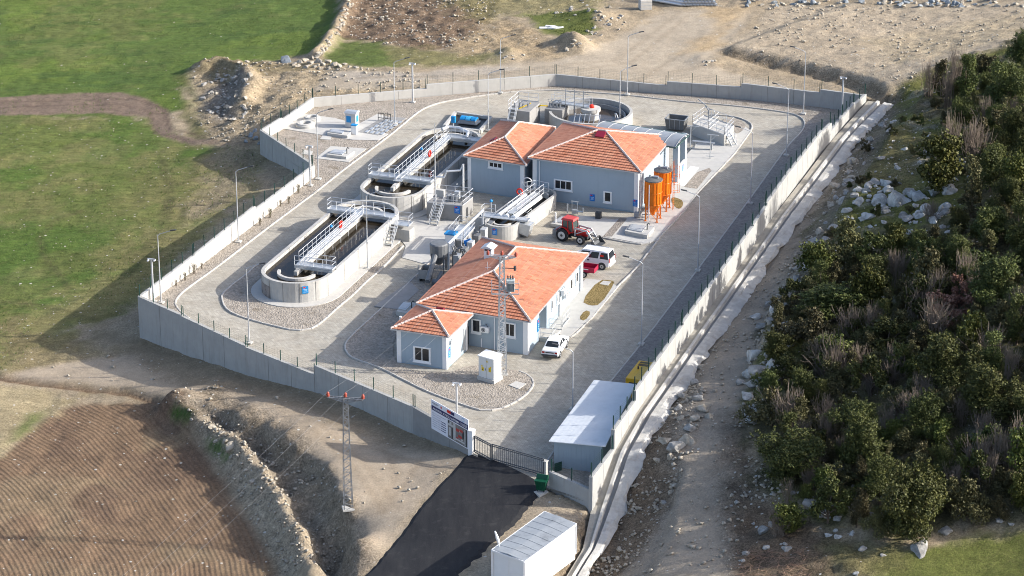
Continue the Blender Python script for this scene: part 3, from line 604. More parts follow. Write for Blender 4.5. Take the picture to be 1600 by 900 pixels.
d_, s_, t_ = seg_dist(X, Y, DIT); paint(None, (0.13, 0.085, 0.06), m=np.exp(-(d_/.55)**2), amt=.8)
for q in ([(320,690),(345,703),(362,725),(350,728),(328,705)], [(270,655),(290,662),(300,672),(285,668)]):
    paint(poly_T(q), (0.05, 0.10, 0.02), .4, .5, .05, 0, .4, .05, .95)
# uphill: track, stony toe, hillside
rp_ = poly_T([(930,790),(965,710),(1000,650),(1075,527),(1140,430),(1205,335),(1300,220),(1360,158),(1400,150),(1350,230),(1300,300),(1270,400),(1200,520),(1180,640),(1170,760),(1160,905),(880,905)])
paint(rp_, (0.25, 0.218, 0.182), .5, .5, .25, 0, 0, .035)
paint(poly_T([(925,800),(965,735),(1010,670),(1050,610),(1090,590),(1085,690),(1050,780),(1000,850),(950,905),(870,905)]), (0.145, 0.112, 0.082), 1, 1.2, .30, 0, .1, .2, .9)
paint(poly_T([(1100,640),(1165,640),(1175,760),(1290,830),(1400,880),(1380,905),(1150,905),(1120,800)]), (0.125, 0.095, 0.07), 1.2, 1.6, .38, 0, .1, .16, .9)
paint(poly_T([(1040,640),(1110,560),(1180,460),(1260,370),(1320,280),(1335,330),(1270,420),(1200,530),(1150,640),(1130,760),(1130,905),(1030,905),(1060,760)]), (0.285, 0.252, 0.212), 1.5, 1.5, .16, 0, 0, .012, .75)
hill = poly_T([(1400,140),(1350,200),(1318,262),(1285,315),(1262,360),(1235,430),(1200,505),(1172,590),(1165,680),(1195,760),(1290,820),(1420,840),(1500,830),(1700,800),(1900,500),(1900,0),(1620,20),(1560,80),(1450,120)])
paint(hill, (0.105, 0.098, 0.058), 1.2, 2, .35, 0, .5, .16); mh = mask(hill)
spots((0.11, 0.12, 0.035), .52, .64, nA, mh, .8); spots((0.26, 0.245, 0.215), .62, .74, nB, mh, .5)
paint(poly_T([(1350,215),(1430,195),(1440,290),(1370,300),(1330,280)]), (0.12, 0.11, 0.05), 1.2, 2, .4, 0, .5, .15, .8)
paint(poly_T([(1395,150),(1335,230),(1290,310),(1250,390),(1215,470),(1250,450),(1300,360),(1350,270),(1400,190)]), (0.19, 0.165, 0.135), 1, 1.3, .6, 0, .1, .22, .8)
paint(poly_T([(1390,865),(1480,845),(1530,828),(1700,815),(1700,930),(1340,930)]), (0.105, 0.118, 0.036), 1, 1.5, .06, 0, .5, .06)
paint(poly_T([(1290,850),(1400,850),(1420,890),(1300,905)]), (0.13, 0.125, 0.055), 1.5, 2, .3, 0, .5, .1, .7)
col *= np.array((1.03, .985, .90)); gm_ = np.clip((col[..., 1]/(col[..., 0]+1e-6)-1.0)/.25, 0, 1)[..., None]; col *= 1-gm_*np.array((.14, .07, .12))
rg = rough*(1-calm)
Z = Z+np.where(core, 1, 0)*rg*((fbm(X, Y, 1.7, 4, 61)-.5)*5+(fbm(X, Y, .75, 3, 62)-.5)*3.2)
Z = Z+np.where(core, 0, 1)*(fbm(X, Y, 120, 4, 63)-.5)*10*np.clip((np.hypot(X, Y-260)-120)/300, 0, 1)
ST = [(925,791,-.45),(943,748,.9),(962,706,2.2),(998,647,2.95),(1054,556,3.1),(1072,525,3.15),(1140,428,3.2),(1203,334,3.35),(1254,276,3.05),(1300,217,2.85),(1356,158,1.6)]
base_ = [P(*s) for s in ST]; v0, v1 = base_[0].dot(D1), base_[-1].dot(D1); cu0, cu1 = base_[0].dot(D2), base_[-1].dot(D2)
VV = X*D1.x+Y*D1.y; UU = X*D2.x+Y*D2.y; Qo = UU-(cu0+(cu1-cu0)*((VV-v0)/(v1-v0)))
Qo = Qo-np.where(VV < v0, np.minimum(1.3, (v0-VV)*.2), 0)
zch = np.where(VV < v0, base_[0].z-.075*(v0-VV), np.interp(VV, [p.dot(D1) for p in base_], [p.z for p in base_]))
cap = np.where(Qo < 2.8, zch-.45, zch-.22+(Qo-2.8)*.5)
Z = np.where((Qo > -.3) & (Qo < 7) & (VV > v0-15) & (VV < v1+1), np.minimum(Z, cap), Z)
Z = np.where(inside, np.minimum(Z, -0.35), Z)
Z = Z-0.06*(1-sstep(-.2, .1, sd_r))
def Th(x, y):
    """height of the finished ground sheet"""
    i = np.clip(np.searchsorted(gx, x)-1, 0, len(gx)-2); j = np.clip(np.searchsorted(gy, y)-1, 0, len(gy)-2)
    fx = (x-gx[i])/(gx[i+1]-gx[i]); fy = (y-gy[j])/(gy[j+1]-gy[j])
    return float((Z[j, i]*(1-fx)+Z[j, i+1]*fx)*(1-fy)+(Z[j+1, i]*(1-fx)+Z[j+1, i+1]*fx)*fy)
def T(px, py):
    z = 0.0
    for _ in range(30):
        p = P(px, py, z); z += 0.5*(Th(p.x, p.y)-z)
    p = P(px, py, z); return Vector((p.x, p.y, Th(p.x, p.y)))
ny, nx = X.shape
me = bpy.data.meshes.new('ground'); idx = np.arange(nx*ny).reshape(ny, nx)
quads = np.stack([idx[:-1, :-1], idx[:-1, 1:], idx[1:, 1:], idx[1:, :-1]], -1).reshape(-1, 4)
me.vertices.add(nx*ny); me.vertices.foreach_set('co', np.stack([X, Y, Z], -1).ravel())
me.loops.add(quads.size); me.loops.foreach_set('vertex_index', quads.ravel())
me.polygons.add(len(quads)); me.polygons.foreach_set('loop_start', np.arange(len(quads))*4); me.polygons.foreach_set('loop_total', np.full(len(quads), 4))
me.polygons.foreach_set('use_smooth', np.ones(len(quads), bool)); me.update(calc_edges=True)
one = np.ones(X.shape)
for nm, arr in (('Col', np.concatenate([col, one[..., None]], -1)), ('Aux', np.stack([peb, fur, grs, one], -1))):
    a = me.attributes.new(nm, 'FLOAT_COLOR', 'POINT'); a.data.foreach_set('color', arr.astype(np.float32).ravel())
a = me.attributes.new('clod', 'FLOAT', 'POINT'); a.data.foreach_set('value', np.clip(.25+rough*7.5, .3, 1.15).astype(np.float32).ravel())
a = me.attributes.new('furrow', 'FLOAT', 'POINT'); a.data.foreach_set('value', fph.astype(np.float32).ravel())
me.materials.append(M['ground']); go = bpy.data.objects.new('ground', me); C.objects.link(go); tag(go, kind='structure')

# ------------------------------------------------------------------- asphalt approach road
def resample(pl, n):
    pl = [Vector(p) for p in pl]; L = [0]
    for i in range(len(pl)-1): L.append(L[-1]+(pl[i+1]-pl[i]).length)
    out = []
    for k in range(n):
        s = L[-1]*k/(n-1); i = max(0, min(len(pl)-2, int(np.searchsorted(L, s))-1)); t = (s-L[i])/max(1e-6, L[i+1]-L[i]); out.append(pl[i].lerp(pl[i+1], t))
    return out
a_, b_ = resample(RL, 90), resample(RR, 90); mb = MB(); rows = []
for k in range(90):
    wl = (vnoise(np.array([k*.9]), np.array([1.]))[0]-.5)*.35; wr = (vnoise(np.array([k*.9]), np.array([7.]))[0]-.5)*.35; row = []
    for j in range(13):
        t = j/12; p = a_[k].lerp(b_[k], t*(1+wr*.14)+wl*.05); q = float(hbase(np.array([p.x]), np.array([p.y]))[0]); row.append(Vector((p.x, p.y, q+0.05-(0.22 if j in (0, 12) else 0))))
    rows.append(row)
for k in range(89):
    for j in range(12): mb.quad([rows[k][j], rows[k+1][j], rows[k+1][j+1], rows[k][j+1]])
o = mb.build('asphalt_road', M['asphalt'], smooth=True); tag(o, kind='structure')

# ------------------------------------------------------------------- compound surfaces
mb = MB(); ctr = [p for p in per]; pv = [Vector((x, y, 0)) for x, y in ctr]
def tri_fill(name, poly, z, mat, kind='structure', side=0.0, skirt=None):
    """flat sheet from a polygon; side > 0 adds an edge of that depth"""
    bm = bmesh.new(); vs = [bm.verts.new((p[0], p[1], z)) for p in poly]
    es = [bm.edges.new((vs[i], vs[(i+1) % len(vs)])) for i in range(len(vs))]
    bmesh.ops.triangle_fill(bm, use_beauty=True, edges=es)
    for f in bm.faces:
        if f.normal.z < 0: f.normal_flip()
    if side > 0:
        n = len(vs); lo_ = [bm.verts.new((p[0], p[1], z-side)) for p in poly]
        for i in range(n): bm.faces.new((vs[i], lo_[i], lo_[(i+1) % n], vs[(i+1) % n]))
        bmesh.ops.recalc_face_normals(bm, faces=bm.faces)
    me = bpy.data.meshes.new(name); bm.to_mesh(me); bm.free()
    c = (sum(p[0] for p in poly)/len(poly), sum(p[1] for p in poly)/len(poly), 0); me.transform(Matrix.Translation((-c[0], -c[1], 0)))
    me.materials.append(mat); o = bpy.data.objects.new(name, me); C.objects.link(o); o.location = c
    if kind: tag(o, kind=kind)
    return o
def smooth_poly(pts, it=2, closed=True):
    """Chaikin corner cutting"""
    for _ in range(it):
        out = []; n = len(pts)
        for i in range(n if closed else n-1):
            a, b = Vector(pts[i]), Vector(pts[(i+1) % n]); out += [a.lerp(b, .25), a.lerp(b, .75)]
        if not closed: out = [Vector(pts[0])]+out+[Vector(pts[-1])]
        pts = out
    return pts
inset = 0.15
cen = Vector((sum(p.x for p in pv)/len(pv), sum(p.y for p in pv)/len(pv), 0))
tri_fill('paving', [p+(cen-p).normalized()*inset for p in pv], 0.0, M['paving'])
def kerb(pts, w=0.16, h=0.14, closed=True):
    """kerbstones along a line, with open joints every metre"""
    pts = resample(list(pts)+([pts[0]] if closed else []), max(3, int(sum((Vector(pts[i+1])-Vector(pts[i])).length for i in range(len(pts)-1))/1.0)))
    mb = MB()
    for a, b in zip(pts[:-1], pts[1:]):
        a, b = Vector(a), Vector(b); d = (b-a).normalized(); j = random.uniform(-.012, .012); X_ = Vector((-d.y, d.x, 0))*(w/2); a2 = a+d*.012; b2 = b-d*.012
        mb.hexa([(a2-X_)+Vector((0, 0, -.1)), (b2-X_)+Vector((0, 0, -.1)), (b2+X_)+Vector((0, 0, -.1)), (a2+X_)+Vector((0, 0, -.1))],
                [a2-X_+Vector((0, 0, h+j)), b2-X_+Vector((0, 0, h+j)), b2+X_+Vector((0, 0, h+j)), a2+X_+Vector((0, 0, h+j))])
    o = mb.build('kerb', M['kerb'], bevel=0.025, seg=1); tag(o, kind='structure'); return o
random.seed(4)
# gravel strip along the outer walls, behind the outer kerb of the ring road
ok = [(296,498),(284,490),(275,480),(273,473),(279,462.5),(301,445),(336,420.6),(414,360),(451,332.5),(500,296),(539,264),(593,224.6),(623,201),(653,175.5),(670,166.5),(690,160.5),(727,154),(772,147.5),(817,143),(862,141.2),(907,144),(975,148.6),(1030,155),(1080,160.5),(1151,166),(1222,175),(1247,180.4),(1258,190),(1256,203),(1236,223.4),(1222,241),(1172,312),(1090.7,422),(1003,538),(952,600),(871,698),(852,726)]
okw = smooth_poly([P(*p) for p in ok], 1, False); kerb(okw, closed=False)
kk = lambda k, dz=0: PV[k]+(cen-PV[k]).normalized()*.2
outer = [p for p in okw]+[kk('G3'), kk('Cc'), kk('D'), kk('D2'), kk('D3'), kk('D4'), kk('E'), kk('F'), kk('Gg'), kk('Hh'), kk('A')]
tri_fill('gravel_strip', outer, 0.09, M['gravel'])
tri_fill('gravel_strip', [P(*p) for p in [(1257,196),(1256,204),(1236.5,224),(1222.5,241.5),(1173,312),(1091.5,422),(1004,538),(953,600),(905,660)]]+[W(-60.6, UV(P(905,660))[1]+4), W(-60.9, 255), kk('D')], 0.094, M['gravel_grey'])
# islands inside the ring road
i1 = [(346,459.7),(347,470),(352,483),(367,492.5),(400,503),(440,513),(461,517.5),(483,516.5),(500,507),(529,480),(549,464.4),(573,440),(595.5,422),(630,385),(600,372),(560,400),(480,430),(420,415),(405,411),(387,428),(367,443)]
i1w = [P(*p) for p in i1]; i1s = smooth_poly(i1w[:8]+i1w[8:], 1)
tri_fill('gravel_island', i1s, 0.10, M['gravel'])
kerb(smooth_poly([P(*p) for p in i1[-4:]+i1[:14]], 1, False), closed=False)
i2 = [(538,541),(545,529),(583,495),(645,437),(668,414),(700,385),(735,430),(660,475),(624,510),(612,545),(622,577),(700,586),(735,570),(792,578),(811,581),(828,588),(835,598),(830,610),(812,626),(786,639),(767,643),(748,642),(720,632),(670,614),(630,594),(600,578),(577,569),(553,562),(541,552)]
i2w = [P(*p) for p in i2]; tri_fill('gravel_island', smooth_poly(i2w, 1), 0.10, M['gravel'])
kerb(smooth_poly(i2w[14:]+i2w[:6], 1, False), closed=False)
# concrete slab and gravel under the mechanical plant beside the office
# slabs
def slab(pts, z, mat='concrete_light', name='concrete_slab', s=0.2): return tri_fill(name, [P(*p) for p in pts], z, M[mat], side=s)
slab([(866,352),(905,338),(960,345),(1000,338),(1045,282),(1066,250),(1090,225),(1160,196),(1172,205),(1146,241),(1091,299),(1068,330),(1030,370),(1022,377),(1010,381),(997,381),(947,372)], 0.13)
kerb([P(*p) for p in [(866,353),(947,373.5),(997,382.5),(1010,382),(1023,378),(1032,370),(1068,331.5),(1092,300),(1147,241.5),(1172,207),(1176,198),(1172,192),(1155,184.5),(1137,181.5),(1110,180)]], closed=False)
tri_fill('gravel_bed', [P(*p) for p in [(942,371.5),(956,371.5),(980,343.5),(969,341.5)]], 0.137, M['gravel_dark'])
tri_fill('gravel_bed', [P(*p) for p in [(1068.5,294),(1089,297),(1112,268),(1108,264),(1089,271)]], 0.137, M['gravel'])
tri_fill('gravel_bed', smooth_poly([P(*p) for p in [(1128,186),(1152,187),(1166,196),(1162,205),(1150,212),(1130,204)]], 1), 0.137, M['gravel'])
slab([(1054,290),(1069,292.5),(1092,264),(1079,261)], 0.145, 'white_wall', 'pale_slab', .1)
slab([(471,179),(441,202.5),(551,220),(591,221),(607,211),(580,205),(612,186),(590,179.5),(559,196),(523,186)], 0.14)
slab([(559,208),(591,213.5),(636,186),(601,184)], 0.15, 'concrete_dark', 'filter_bed', .1)
slab([(493,249),(545,255),(573,234),(517,230)], 0.14)
slab([(500,219),(516,220),(519,213),(505,211.5)], 0.13); slab([(471,242),(487,244),(489,238),(476,236)], 0.13)
# pavement and beds on the sunny side of the office
slab([(845,500),(862,517),(886,531),(924,497),(964,449),(951,441),(916,437)], 0.135, 'concrete_light', 'footpath')
kerb([P(*p) for p in [(848,523),(872,530),(886,531.5),(900,522),(925,497),(965,448.5),(994,420),(1031,372)]], closed=False)
for q in ([(908,473),(922,480),(938,478.5),(961,444),(956,440),(936,439)], [(904,500),(914,504),(924,490),(914,486.5)]):
    tri_fill('dry_grass_bed', smooth_poly([P(*p) for p in q], 1), 0.15, M['straw'])
slab([(937,446),(950,448.5),(955,442.5),(943,441)], 0.17)
slab([(795,604),(811,610),(822,602),(806,598)], 0.16, 'concrete_light', 'manhole_slab')
# paving round the tanks
slab([(640,330),(668,318),(724,352),(752,340),(735,372),(690,400),(668,414),(628,403),(634,385),(624,372)], 0.05, 'concrete_light', 'concrete_slab', .1)
slab([(585,480),(622,485),(655,455),(640,441)], 0.13, 'concrete_dark', 'concrete_slab', .1)
# =================================================================== PERIMETER WALLS AND FENCES
def wall(name, label, segs, base, mat='concrete_wall', th=0.32, joint=3.2, eps=0.0, group=None):
    """segs: ((px,py,z),(px,py,z)) top of the outer face; base: depth below the top edge ground"""
    mb = MB(); tops = []; pv_ = None
    for a, b in segs:
        A = P(*a); B = P(*b)
        if pv_ is not None and (Vector((A.x, A.y, 0))-pv_).length < 1.6: A = Vector((pv_.x, pv_.y, a[2]))
        pv_ = Vector((B.x, B.y, 0)); d = Vector((B.x-A.x, B.y-A.y, 0)).normalized(); nrm = Vector((-d.y, d.x, 0))
        if (cen-Vector((A.x, A.y, 0))).dot(nrm) < 0: nrm = -nrm
        I = nrm*th; za, zb = a[2]+eps, b[2]+eps; lo_ = Vector((0, 0, 1))
        A0 = Vector((A.x, A.y, 0)); B0 = Vector((B.x, B.y, 0)); low = lambda p: Vector((p.x, p.y, base))
        mb.hexa([low(A), low(B), low(B0+I), low(A0+I)], [A0+lo_*za, B0+lo_*zb, B0+I+lo_*zb, A0+I+lo_*za])
        L = (B0-A0).length; n = max(1, round(L/joint))
        for k in range(1, n):   # formwork joints, both faces
            p = A0.lerp(B0, k/n); z = za+(zb-za)*k/n
            for off in (nrm*-0.001, I+nrm*0.001):
                mb.box((p+off+Vector((0, 0, (z+base)/2-.02))), (0.028, 0.012, z-base-.04), 1, (d, nrm, Vector((0, 0, 1))))
        tops.append((A0+I*.5, za, B0+I*.5, zb))
    o = mb.build(name, [M[mat], M['joint']]); tag(o, label, 'wall', group); return tops
post_me = {}
def fence(label, tops, h=1.25, step=2.35, ends=True, wire=True, cls='fence', thick=.06):
    A0 = tops[0][0]; root = thing('wire_fence', label, cls, (A0.x, A0.y, tops[0][1])); wm = MB()
    for (A, za, B, zb) in tops:
        L = (B-A).length; n = max(1, round(L/step)); d = (B-A).normalized()
        pts = [A+d*(.12+(L-.24)*k/n) for k in range(n+1)]; zs = [za+(zb-za)*(.12+(L-.24)*k/n)/L for k in range(n+1)]
        for p, z in zip(pts, zs):
            mb = MB(); mb.box((p.x, p.y, z+h/2), (thick, thick, h), 0, None, math.atan2(d.y, d.x)); mb.build('post', M['green_post'], root)
        if wire:
            for k in range(n):
                a, b, z1, z2 = pts[k], pts[k+1], zs[k], zs[k+1]
                for q in np.arange(.06, h-.02, .19): wm.bar(a+Vector((0, 0, z1+q)), b+Vector((0, 0, z2+q)), .006)
                m_ = max(2, int((b-a).length/.3))
                for j in range(1, m_):
                    p = a.lerp(b, j/m_); z = z1+(z2-z1)*j/m_; wm.bar(p+Vector((0, 0, z+.05)), p+Vector((0, 0, z+h-.06)), .005)
            wm.build('wire_mesh', M['wire'], root); wm = MB()
    return root
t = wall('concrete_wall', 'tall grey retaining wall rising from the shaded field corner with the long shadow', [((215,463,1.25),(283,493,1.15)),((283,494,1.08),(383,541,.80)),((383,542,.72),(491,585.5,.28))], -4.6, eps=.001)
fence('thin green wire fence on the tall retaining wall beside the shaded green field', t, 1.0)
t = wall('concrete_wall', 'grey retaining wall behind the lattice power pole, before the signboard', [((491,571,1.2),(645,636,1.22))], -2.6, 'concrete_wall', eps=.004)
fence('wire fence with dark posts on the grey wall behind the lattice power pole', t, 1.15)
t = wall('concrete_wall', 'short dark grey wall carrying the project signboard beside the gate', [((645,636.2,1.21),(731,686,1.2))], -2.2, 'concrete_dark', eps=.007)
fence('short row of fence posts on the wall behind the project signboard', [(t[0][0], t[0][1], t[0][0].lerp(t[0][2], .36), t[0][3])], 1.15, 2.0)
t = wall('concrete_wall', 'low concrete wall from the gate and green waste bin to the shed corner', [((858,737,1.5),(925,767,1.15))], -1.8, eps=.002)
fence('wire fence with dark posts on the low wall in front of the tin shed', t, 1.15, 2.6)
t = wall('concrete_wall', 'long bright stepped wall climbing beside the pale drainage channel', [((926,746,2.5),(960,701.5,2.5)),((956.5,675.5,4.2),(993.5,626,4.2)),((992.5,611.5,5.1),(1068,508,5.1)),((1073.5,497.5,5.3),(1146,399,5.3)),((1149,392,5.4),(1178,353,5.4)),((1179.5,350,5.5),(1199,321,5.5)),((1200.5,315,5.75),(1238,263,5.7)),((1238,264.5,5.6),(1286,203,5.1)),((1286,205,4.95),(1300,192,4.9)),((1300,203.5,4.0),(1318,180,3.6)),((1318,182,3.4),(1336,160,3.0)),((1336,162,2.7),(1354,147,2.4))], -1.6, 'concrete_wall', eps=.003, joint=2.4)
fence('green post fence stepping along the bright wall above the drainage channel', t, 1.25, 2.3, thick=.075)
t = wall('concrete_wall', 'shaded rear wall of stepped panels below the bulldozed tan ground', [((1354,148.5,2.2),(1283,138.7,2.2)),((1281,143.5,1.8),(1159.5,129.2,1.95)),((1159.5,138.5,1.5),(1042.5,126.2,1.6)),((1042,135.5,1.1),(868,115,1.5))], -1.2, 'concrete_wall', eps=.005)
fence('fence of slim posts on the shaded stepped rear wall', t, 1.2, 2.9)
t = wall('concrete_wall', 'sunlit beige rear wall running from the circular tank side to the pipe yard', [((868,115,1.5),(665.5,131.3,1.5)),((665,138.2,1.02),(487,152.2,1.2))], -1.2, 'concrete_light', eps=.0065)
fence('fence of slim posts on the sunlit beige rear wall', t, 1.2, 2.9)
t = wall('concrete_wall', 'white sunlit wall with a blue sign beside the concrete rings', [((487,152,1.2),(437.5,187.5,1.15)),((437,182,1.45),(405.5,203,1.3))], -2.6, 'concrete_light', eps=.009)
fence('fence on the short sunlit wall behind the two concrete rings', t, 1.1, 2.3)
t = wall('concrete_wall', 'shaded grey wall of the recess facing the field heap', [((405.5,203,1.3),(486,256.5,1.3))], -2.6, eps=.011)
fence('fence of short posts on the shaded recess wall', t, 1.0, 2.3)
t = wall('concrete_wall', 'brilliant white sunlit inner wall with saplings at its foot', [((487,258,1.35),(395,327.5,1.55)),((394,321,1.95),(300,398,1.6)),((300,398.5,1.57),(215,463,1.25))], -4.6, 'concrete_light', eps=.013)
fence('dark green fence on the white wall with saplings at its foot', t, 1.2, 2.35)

# ------------------------------------------------------------------ channel and rough concrete apron outside the stepped wall
def along(vv):
    vs = [p.dot(D1) for p in base_]; return float(np.interp(vv, vs, [p.z for p in base_]))
chan = thing('drainage_channel', 'pale concrete drainage channel with rough apron along the stepped wall', 'channel', tuple(base_[0]))
NS = 150
prof = [('ledge', 'ledge_tan', [(0.0,.02),(.85,.02)]), ('channel_lip', 'concrete_light', [(.85,.02),(.87,.20),(1.12,.18),(1.16,-.22)]), ('channel_floor', 'concrete_dark', [(1.16,-.22),(1.5,-.25)]), ('apron', 'white_rough', [(1.5,-.25),(1.56,.08),(1.95,.06),(2.3,.02),(2.7,-.28)])]
M['ledge_tan'] = pm('ledge_tan', (0.34, 0.315, 0.265), .95, .2, 1.4, .4, 12, stain=.7, ssc=.9, scol=(0.22, 0.19, 0.15))
M['white_rough'] = pm('rough_concrete', (0.45, 0.435, 0.40), 0.95, 0.22, 1.6, 0.6, 9, stain=0.75, ssc=0.6, scol=(0.27, 0.24, 0.20))
for nm, mt, pr in prof:
    mb = MB(); rows = []
    for k in range(NS+1):
        t_ = k/NS; v = v0-15+(v1-v0+15)*t_; u = cu0+(cu1-cu0)*((v-v0)/(v1-v0))+(min(1.3, (v0-v)*.2) if v < v0 else 0); z = along(v) if v > v0 else base_[0].z-.075*(v0-v); row = []
        wd = (1.0 if t_ < .9 else 1+2*(t_-.9)) if v > v0 else max(.55, 1-.06*(v0-v))
        for j, (q, dz) in enumerate(pr):
            jz = (vnoise(np.array([v*.8]), np.array([j*3.1+q]))[0]-.5)
            edge = nm == 'apron' and j >= 3
            row.append(W(u+q*wd+(jz*.75 if edge else (jz*.12 if nm == 'apron' and j else 0)), v, z+dz+(jz*.10 if nm == 'apron' and j else jz*.0)))
        rows.append(row)
    for k in range(NS):
        for j in range(len(pr)-1): mb.quad([rows[k][j], rows[k][j+1], rows[k+1][j+1], rows[k+1][j]])
    mb.build(nm, M[mt], chan, smooth='auto')

# ------------------------------------------------------------------ gate, signboard, bin
def pillar(p, h, s=.42, z=0, label='', mat='white_wall'):
    mb = MB(); mb.box((p.x, p.y, z+h/2-.2), (s, s, h+.4), 0, None, -R(33)); mb.box((p.x, p.y, z+h+.04), (s+.1, s+.1, .08), 0, None, -R(33)); o = mb.build('gate_pillar', M[mat], bevel=.01); tag(o, label, 'pillar')
gp = P(737, 707); pillar(gp, 2.05, .45, 0, 'white gate pillar beside the project signboard')
pillar(P(852, 744), 1.35, .3, 0, 'stubby gate pillar beside the green waste bin', 'concrete_light')
def gate_leaf(root, a, b, h, z0=.12):
    fr = MB(); bars = MB(); up = Vector((0, 0, 1))
    for z in (z0, z0+.18, h-.16, h): fr.bar(a+up*z, b+up*z, .07)
    for p in (a, b): fr.bar(p+up*z0, p+up*h, .11)
    L = (b-a).length; n = int(L/.2)
    for k in range(1, n): p = a.lerp(b, k/n); bars.bar(p+up*z0, p+up*h, .035)
    fr.build('gate_frame', M['gate'], root); bars.build('bars', M['gate'], root)
ga = P(741.5, 708); gb = P(768, 721.5); gc = P(849, 744.5)
g = thing('metal_gate', 'wide grey barred sliding gate across the asphalt entrance', 'gate', ga); gate_leaf(g, gb+Vector((.06, 0, 0)), gc, 1.62)
g = thing('metal_gate', 'narrow grey barred pedestrian gate next to the white pillar', 'gate', ga); gate_leaf(g, ga, gb-Vector((.06, 0, 0)), 1.62)
# project signboard on the dark wall
def on_plane(px, py, A, n_):
    """intersection of a sight line with the vertical plane through A with normal n_"""
    o = Vector((0, 0, H)); q = P(px, py, 0)-o; t = (A-o).dot(n_)/q.dot(n_); return o+q*t
wa = P(645,636.2,1.21); wb = P(735,688,1.2); wd_ = Vector((wb.x-wa.x, wb.y-wa.y, 0)).normalized(); wn = Vector((wd_.y, -wd_.x, 0))
if wn.y > 0: wn = -wn
pl0 = Vector((wa.x, wa.y, 0))+wn*.10
TL, TR, BR_, BL_ = [on_plane(*q, pl0, wn) for q in ((674.5,627),(732.5,653),(731.5,699),(674,671.5))]
sb = thing('signboard', 'large white project signboard with title, logos and plan photo on the wall', 'signboard', ((TL+BR_)/2))
bw = ((TR-TL).length+(BR_-BL_).length)/2; zt = (TL.z+TR.z)/2; zb_ = (BL_.z+BR_.z)/2; bh = zt-zb_; org = Vector((BL_.x+TL.x, BL_.y+TL.y, 0))/2
def SB(u, v, off=0): return org+wd_*(u*bw)+Vector((0, 0, zb_+v*bh))+wn*off
def panel(mb, u0, v0_, u1, v1_, off, th=.0, m=0):
    mb.quad([SB(u0, v0_, off), SB(u1, v0_, off), SB(u1, v1_, off), SB(u0, v1_, off)], m)
mb = MB(); c = SB(.5, .5, .0); mb.box(c, (bw, .05, bh), 0, (wd_, wn, Vector((0, 0, 1)))); mb.build('board', pm('board_white', (0.74, 0.74, 0.78), .5, .03), sb)
mb = MB(); panel(mb, .01, .66, .99, .815, .03); navy = pm('navy', (0.02, 0.022, 0.10), .5, .05); mb.build('title_band', navy, sb)
def text(s, u, v, hgt_, mat, width=None, bold=.0, off=.036, name='lettering'):
    cu = bpy.data.curves.new(name, 'FONT'); cu.body = s; cu.size = 1.0; cu.offset = bold; cu.resolution_u = 3
    to = bpy.data.objects.new(name, cu); C.objects.link(to); bpy.context.view_layer.update()
    me_ = bpy.data.meshes.new_from_object(to.evaluated_get(bpy.context.evaluated_depsgraph_get())); bpy.data.objects.remove(to)
    vs = np.array([v_.co for v_ in me_.vertices]); w = vs[:, 0].max()-vs[:, 0].min(); hh = vs[:, 1].max()-vs[:, 1].min()
    sy = hgt_*bh/hh; sx = (width*bw/w) if width else sy; mb = MB(); o0 = SB(u, v, off); x0 = vs[:, 0].min(); y0 = vs[:, 1].min()
    for p in me_.polygons: mb.quad([o0+wd_*((me_.vertices[i].co.x-x0)*sx)+Vector((0, 0, (me_.vertices[i].co.y-y0)*sy)) for i in p.vertices])
    return mb.build(name, mat, sb)
text('ANDIRIN ATIKSU ARITMA TESİSİ', .045, .69, .10, M['white'], .92, .012)
for k, s in enumerate(('İŞİN ADI : ANDIRIN ATIKSU ARITMA', 'TESİSİ YAPIM İŞİ', 'İDARE', 'YÜKLENİCİ', 'MÜŞAVİR', 'SÖZLEŞME TARİHİ', 'İŞ BİTİM TARİHİ')):
    text(s, .035, .555-.075*k, .034, navy, .36 if k == 0 else .22)
mb = MB()
for k in range(2, 7): panel(mb, .27, .56-.075*k, .40, .585-.075*k, .034)
mb.build('text_lines', navy, sb)
mb = MB(); panel(mb, .03, .90, .20, .925, .034); panel(mb, .05, .87, .17, .885, .034); mb.build('text_lines', pm('grey_ink', (0.25, 0.25, 0.28), .5), sb)
mb = MB(); mb.quad([SB(.275+.018*math.cos(a), .905+.04*math.sin(a), .034) for a in np.linspace(0, 2*math.pi, 12)[:-1]]); panel(mb, .265, .86, .285, .89, .0345); mb.build('emblem', M['lifered'], sb)
mb = MB(); panel(mb, .43, .855, .53, .955, .034); mb.build('emblem', M['lifered'], sb)
mb = MB(); panel(mb, .53, .855, .63, .955, .034); mb.build('emblem', navy, sb)
mb = MB(); mb.quad([SB(.86+.036*math.cos(a), .895+.075*math.sin(a), .034) for a in np.linspace(0, 2*math.pi, 16)[:-1]]); mb.build('emblem', pm('pale_blue', (0.25, 0.45, 0.7), .5), sb)
mb = MB(); mb.quad([SB(.86+.024*math.cos(a), .895+.05*math.sin(a), .036) for a in np.linspace(0, 2*math.pi, 14)[:-1]]); mb.build('emblem_centre', M['white'], sb)
mb = MB(); panel(mb, .45, .03, .975, .63, .033); ph = mb.build('plan_picture', pm('print_grey', (0.20, 0.19, 0.18), .5, .3, 6), sb)
mb = MB()
for q in ((.60,.06,.66,.62),(.46,.45,.60,.52),(.62,.10,.95,.15),(.90,.05,.945,.6)): panel(mb, *q, .0345)
for q in ((.50,.52,.55,.60),(.48,.12,.53,.40),(.69,.42,.78,.46),(.80,.17,.86,.21)): panel(mb, *q, .0348)
mb.build('print_pale', pm('print_pale', (0.5, 0.49, 0.47), .5, .15, 8), sb)
mb = MB()
for q in ((.67,.40,.76,.50),(.77,.44,.86,.53),(.73,.22,.83,.31),(.68,.16,.73,.21)): panel(mb, *q, .0355)
mb.build('print_roofs', pm('print_red', (0.42, 0.06, 0.05), .5, .2, 8), sb)
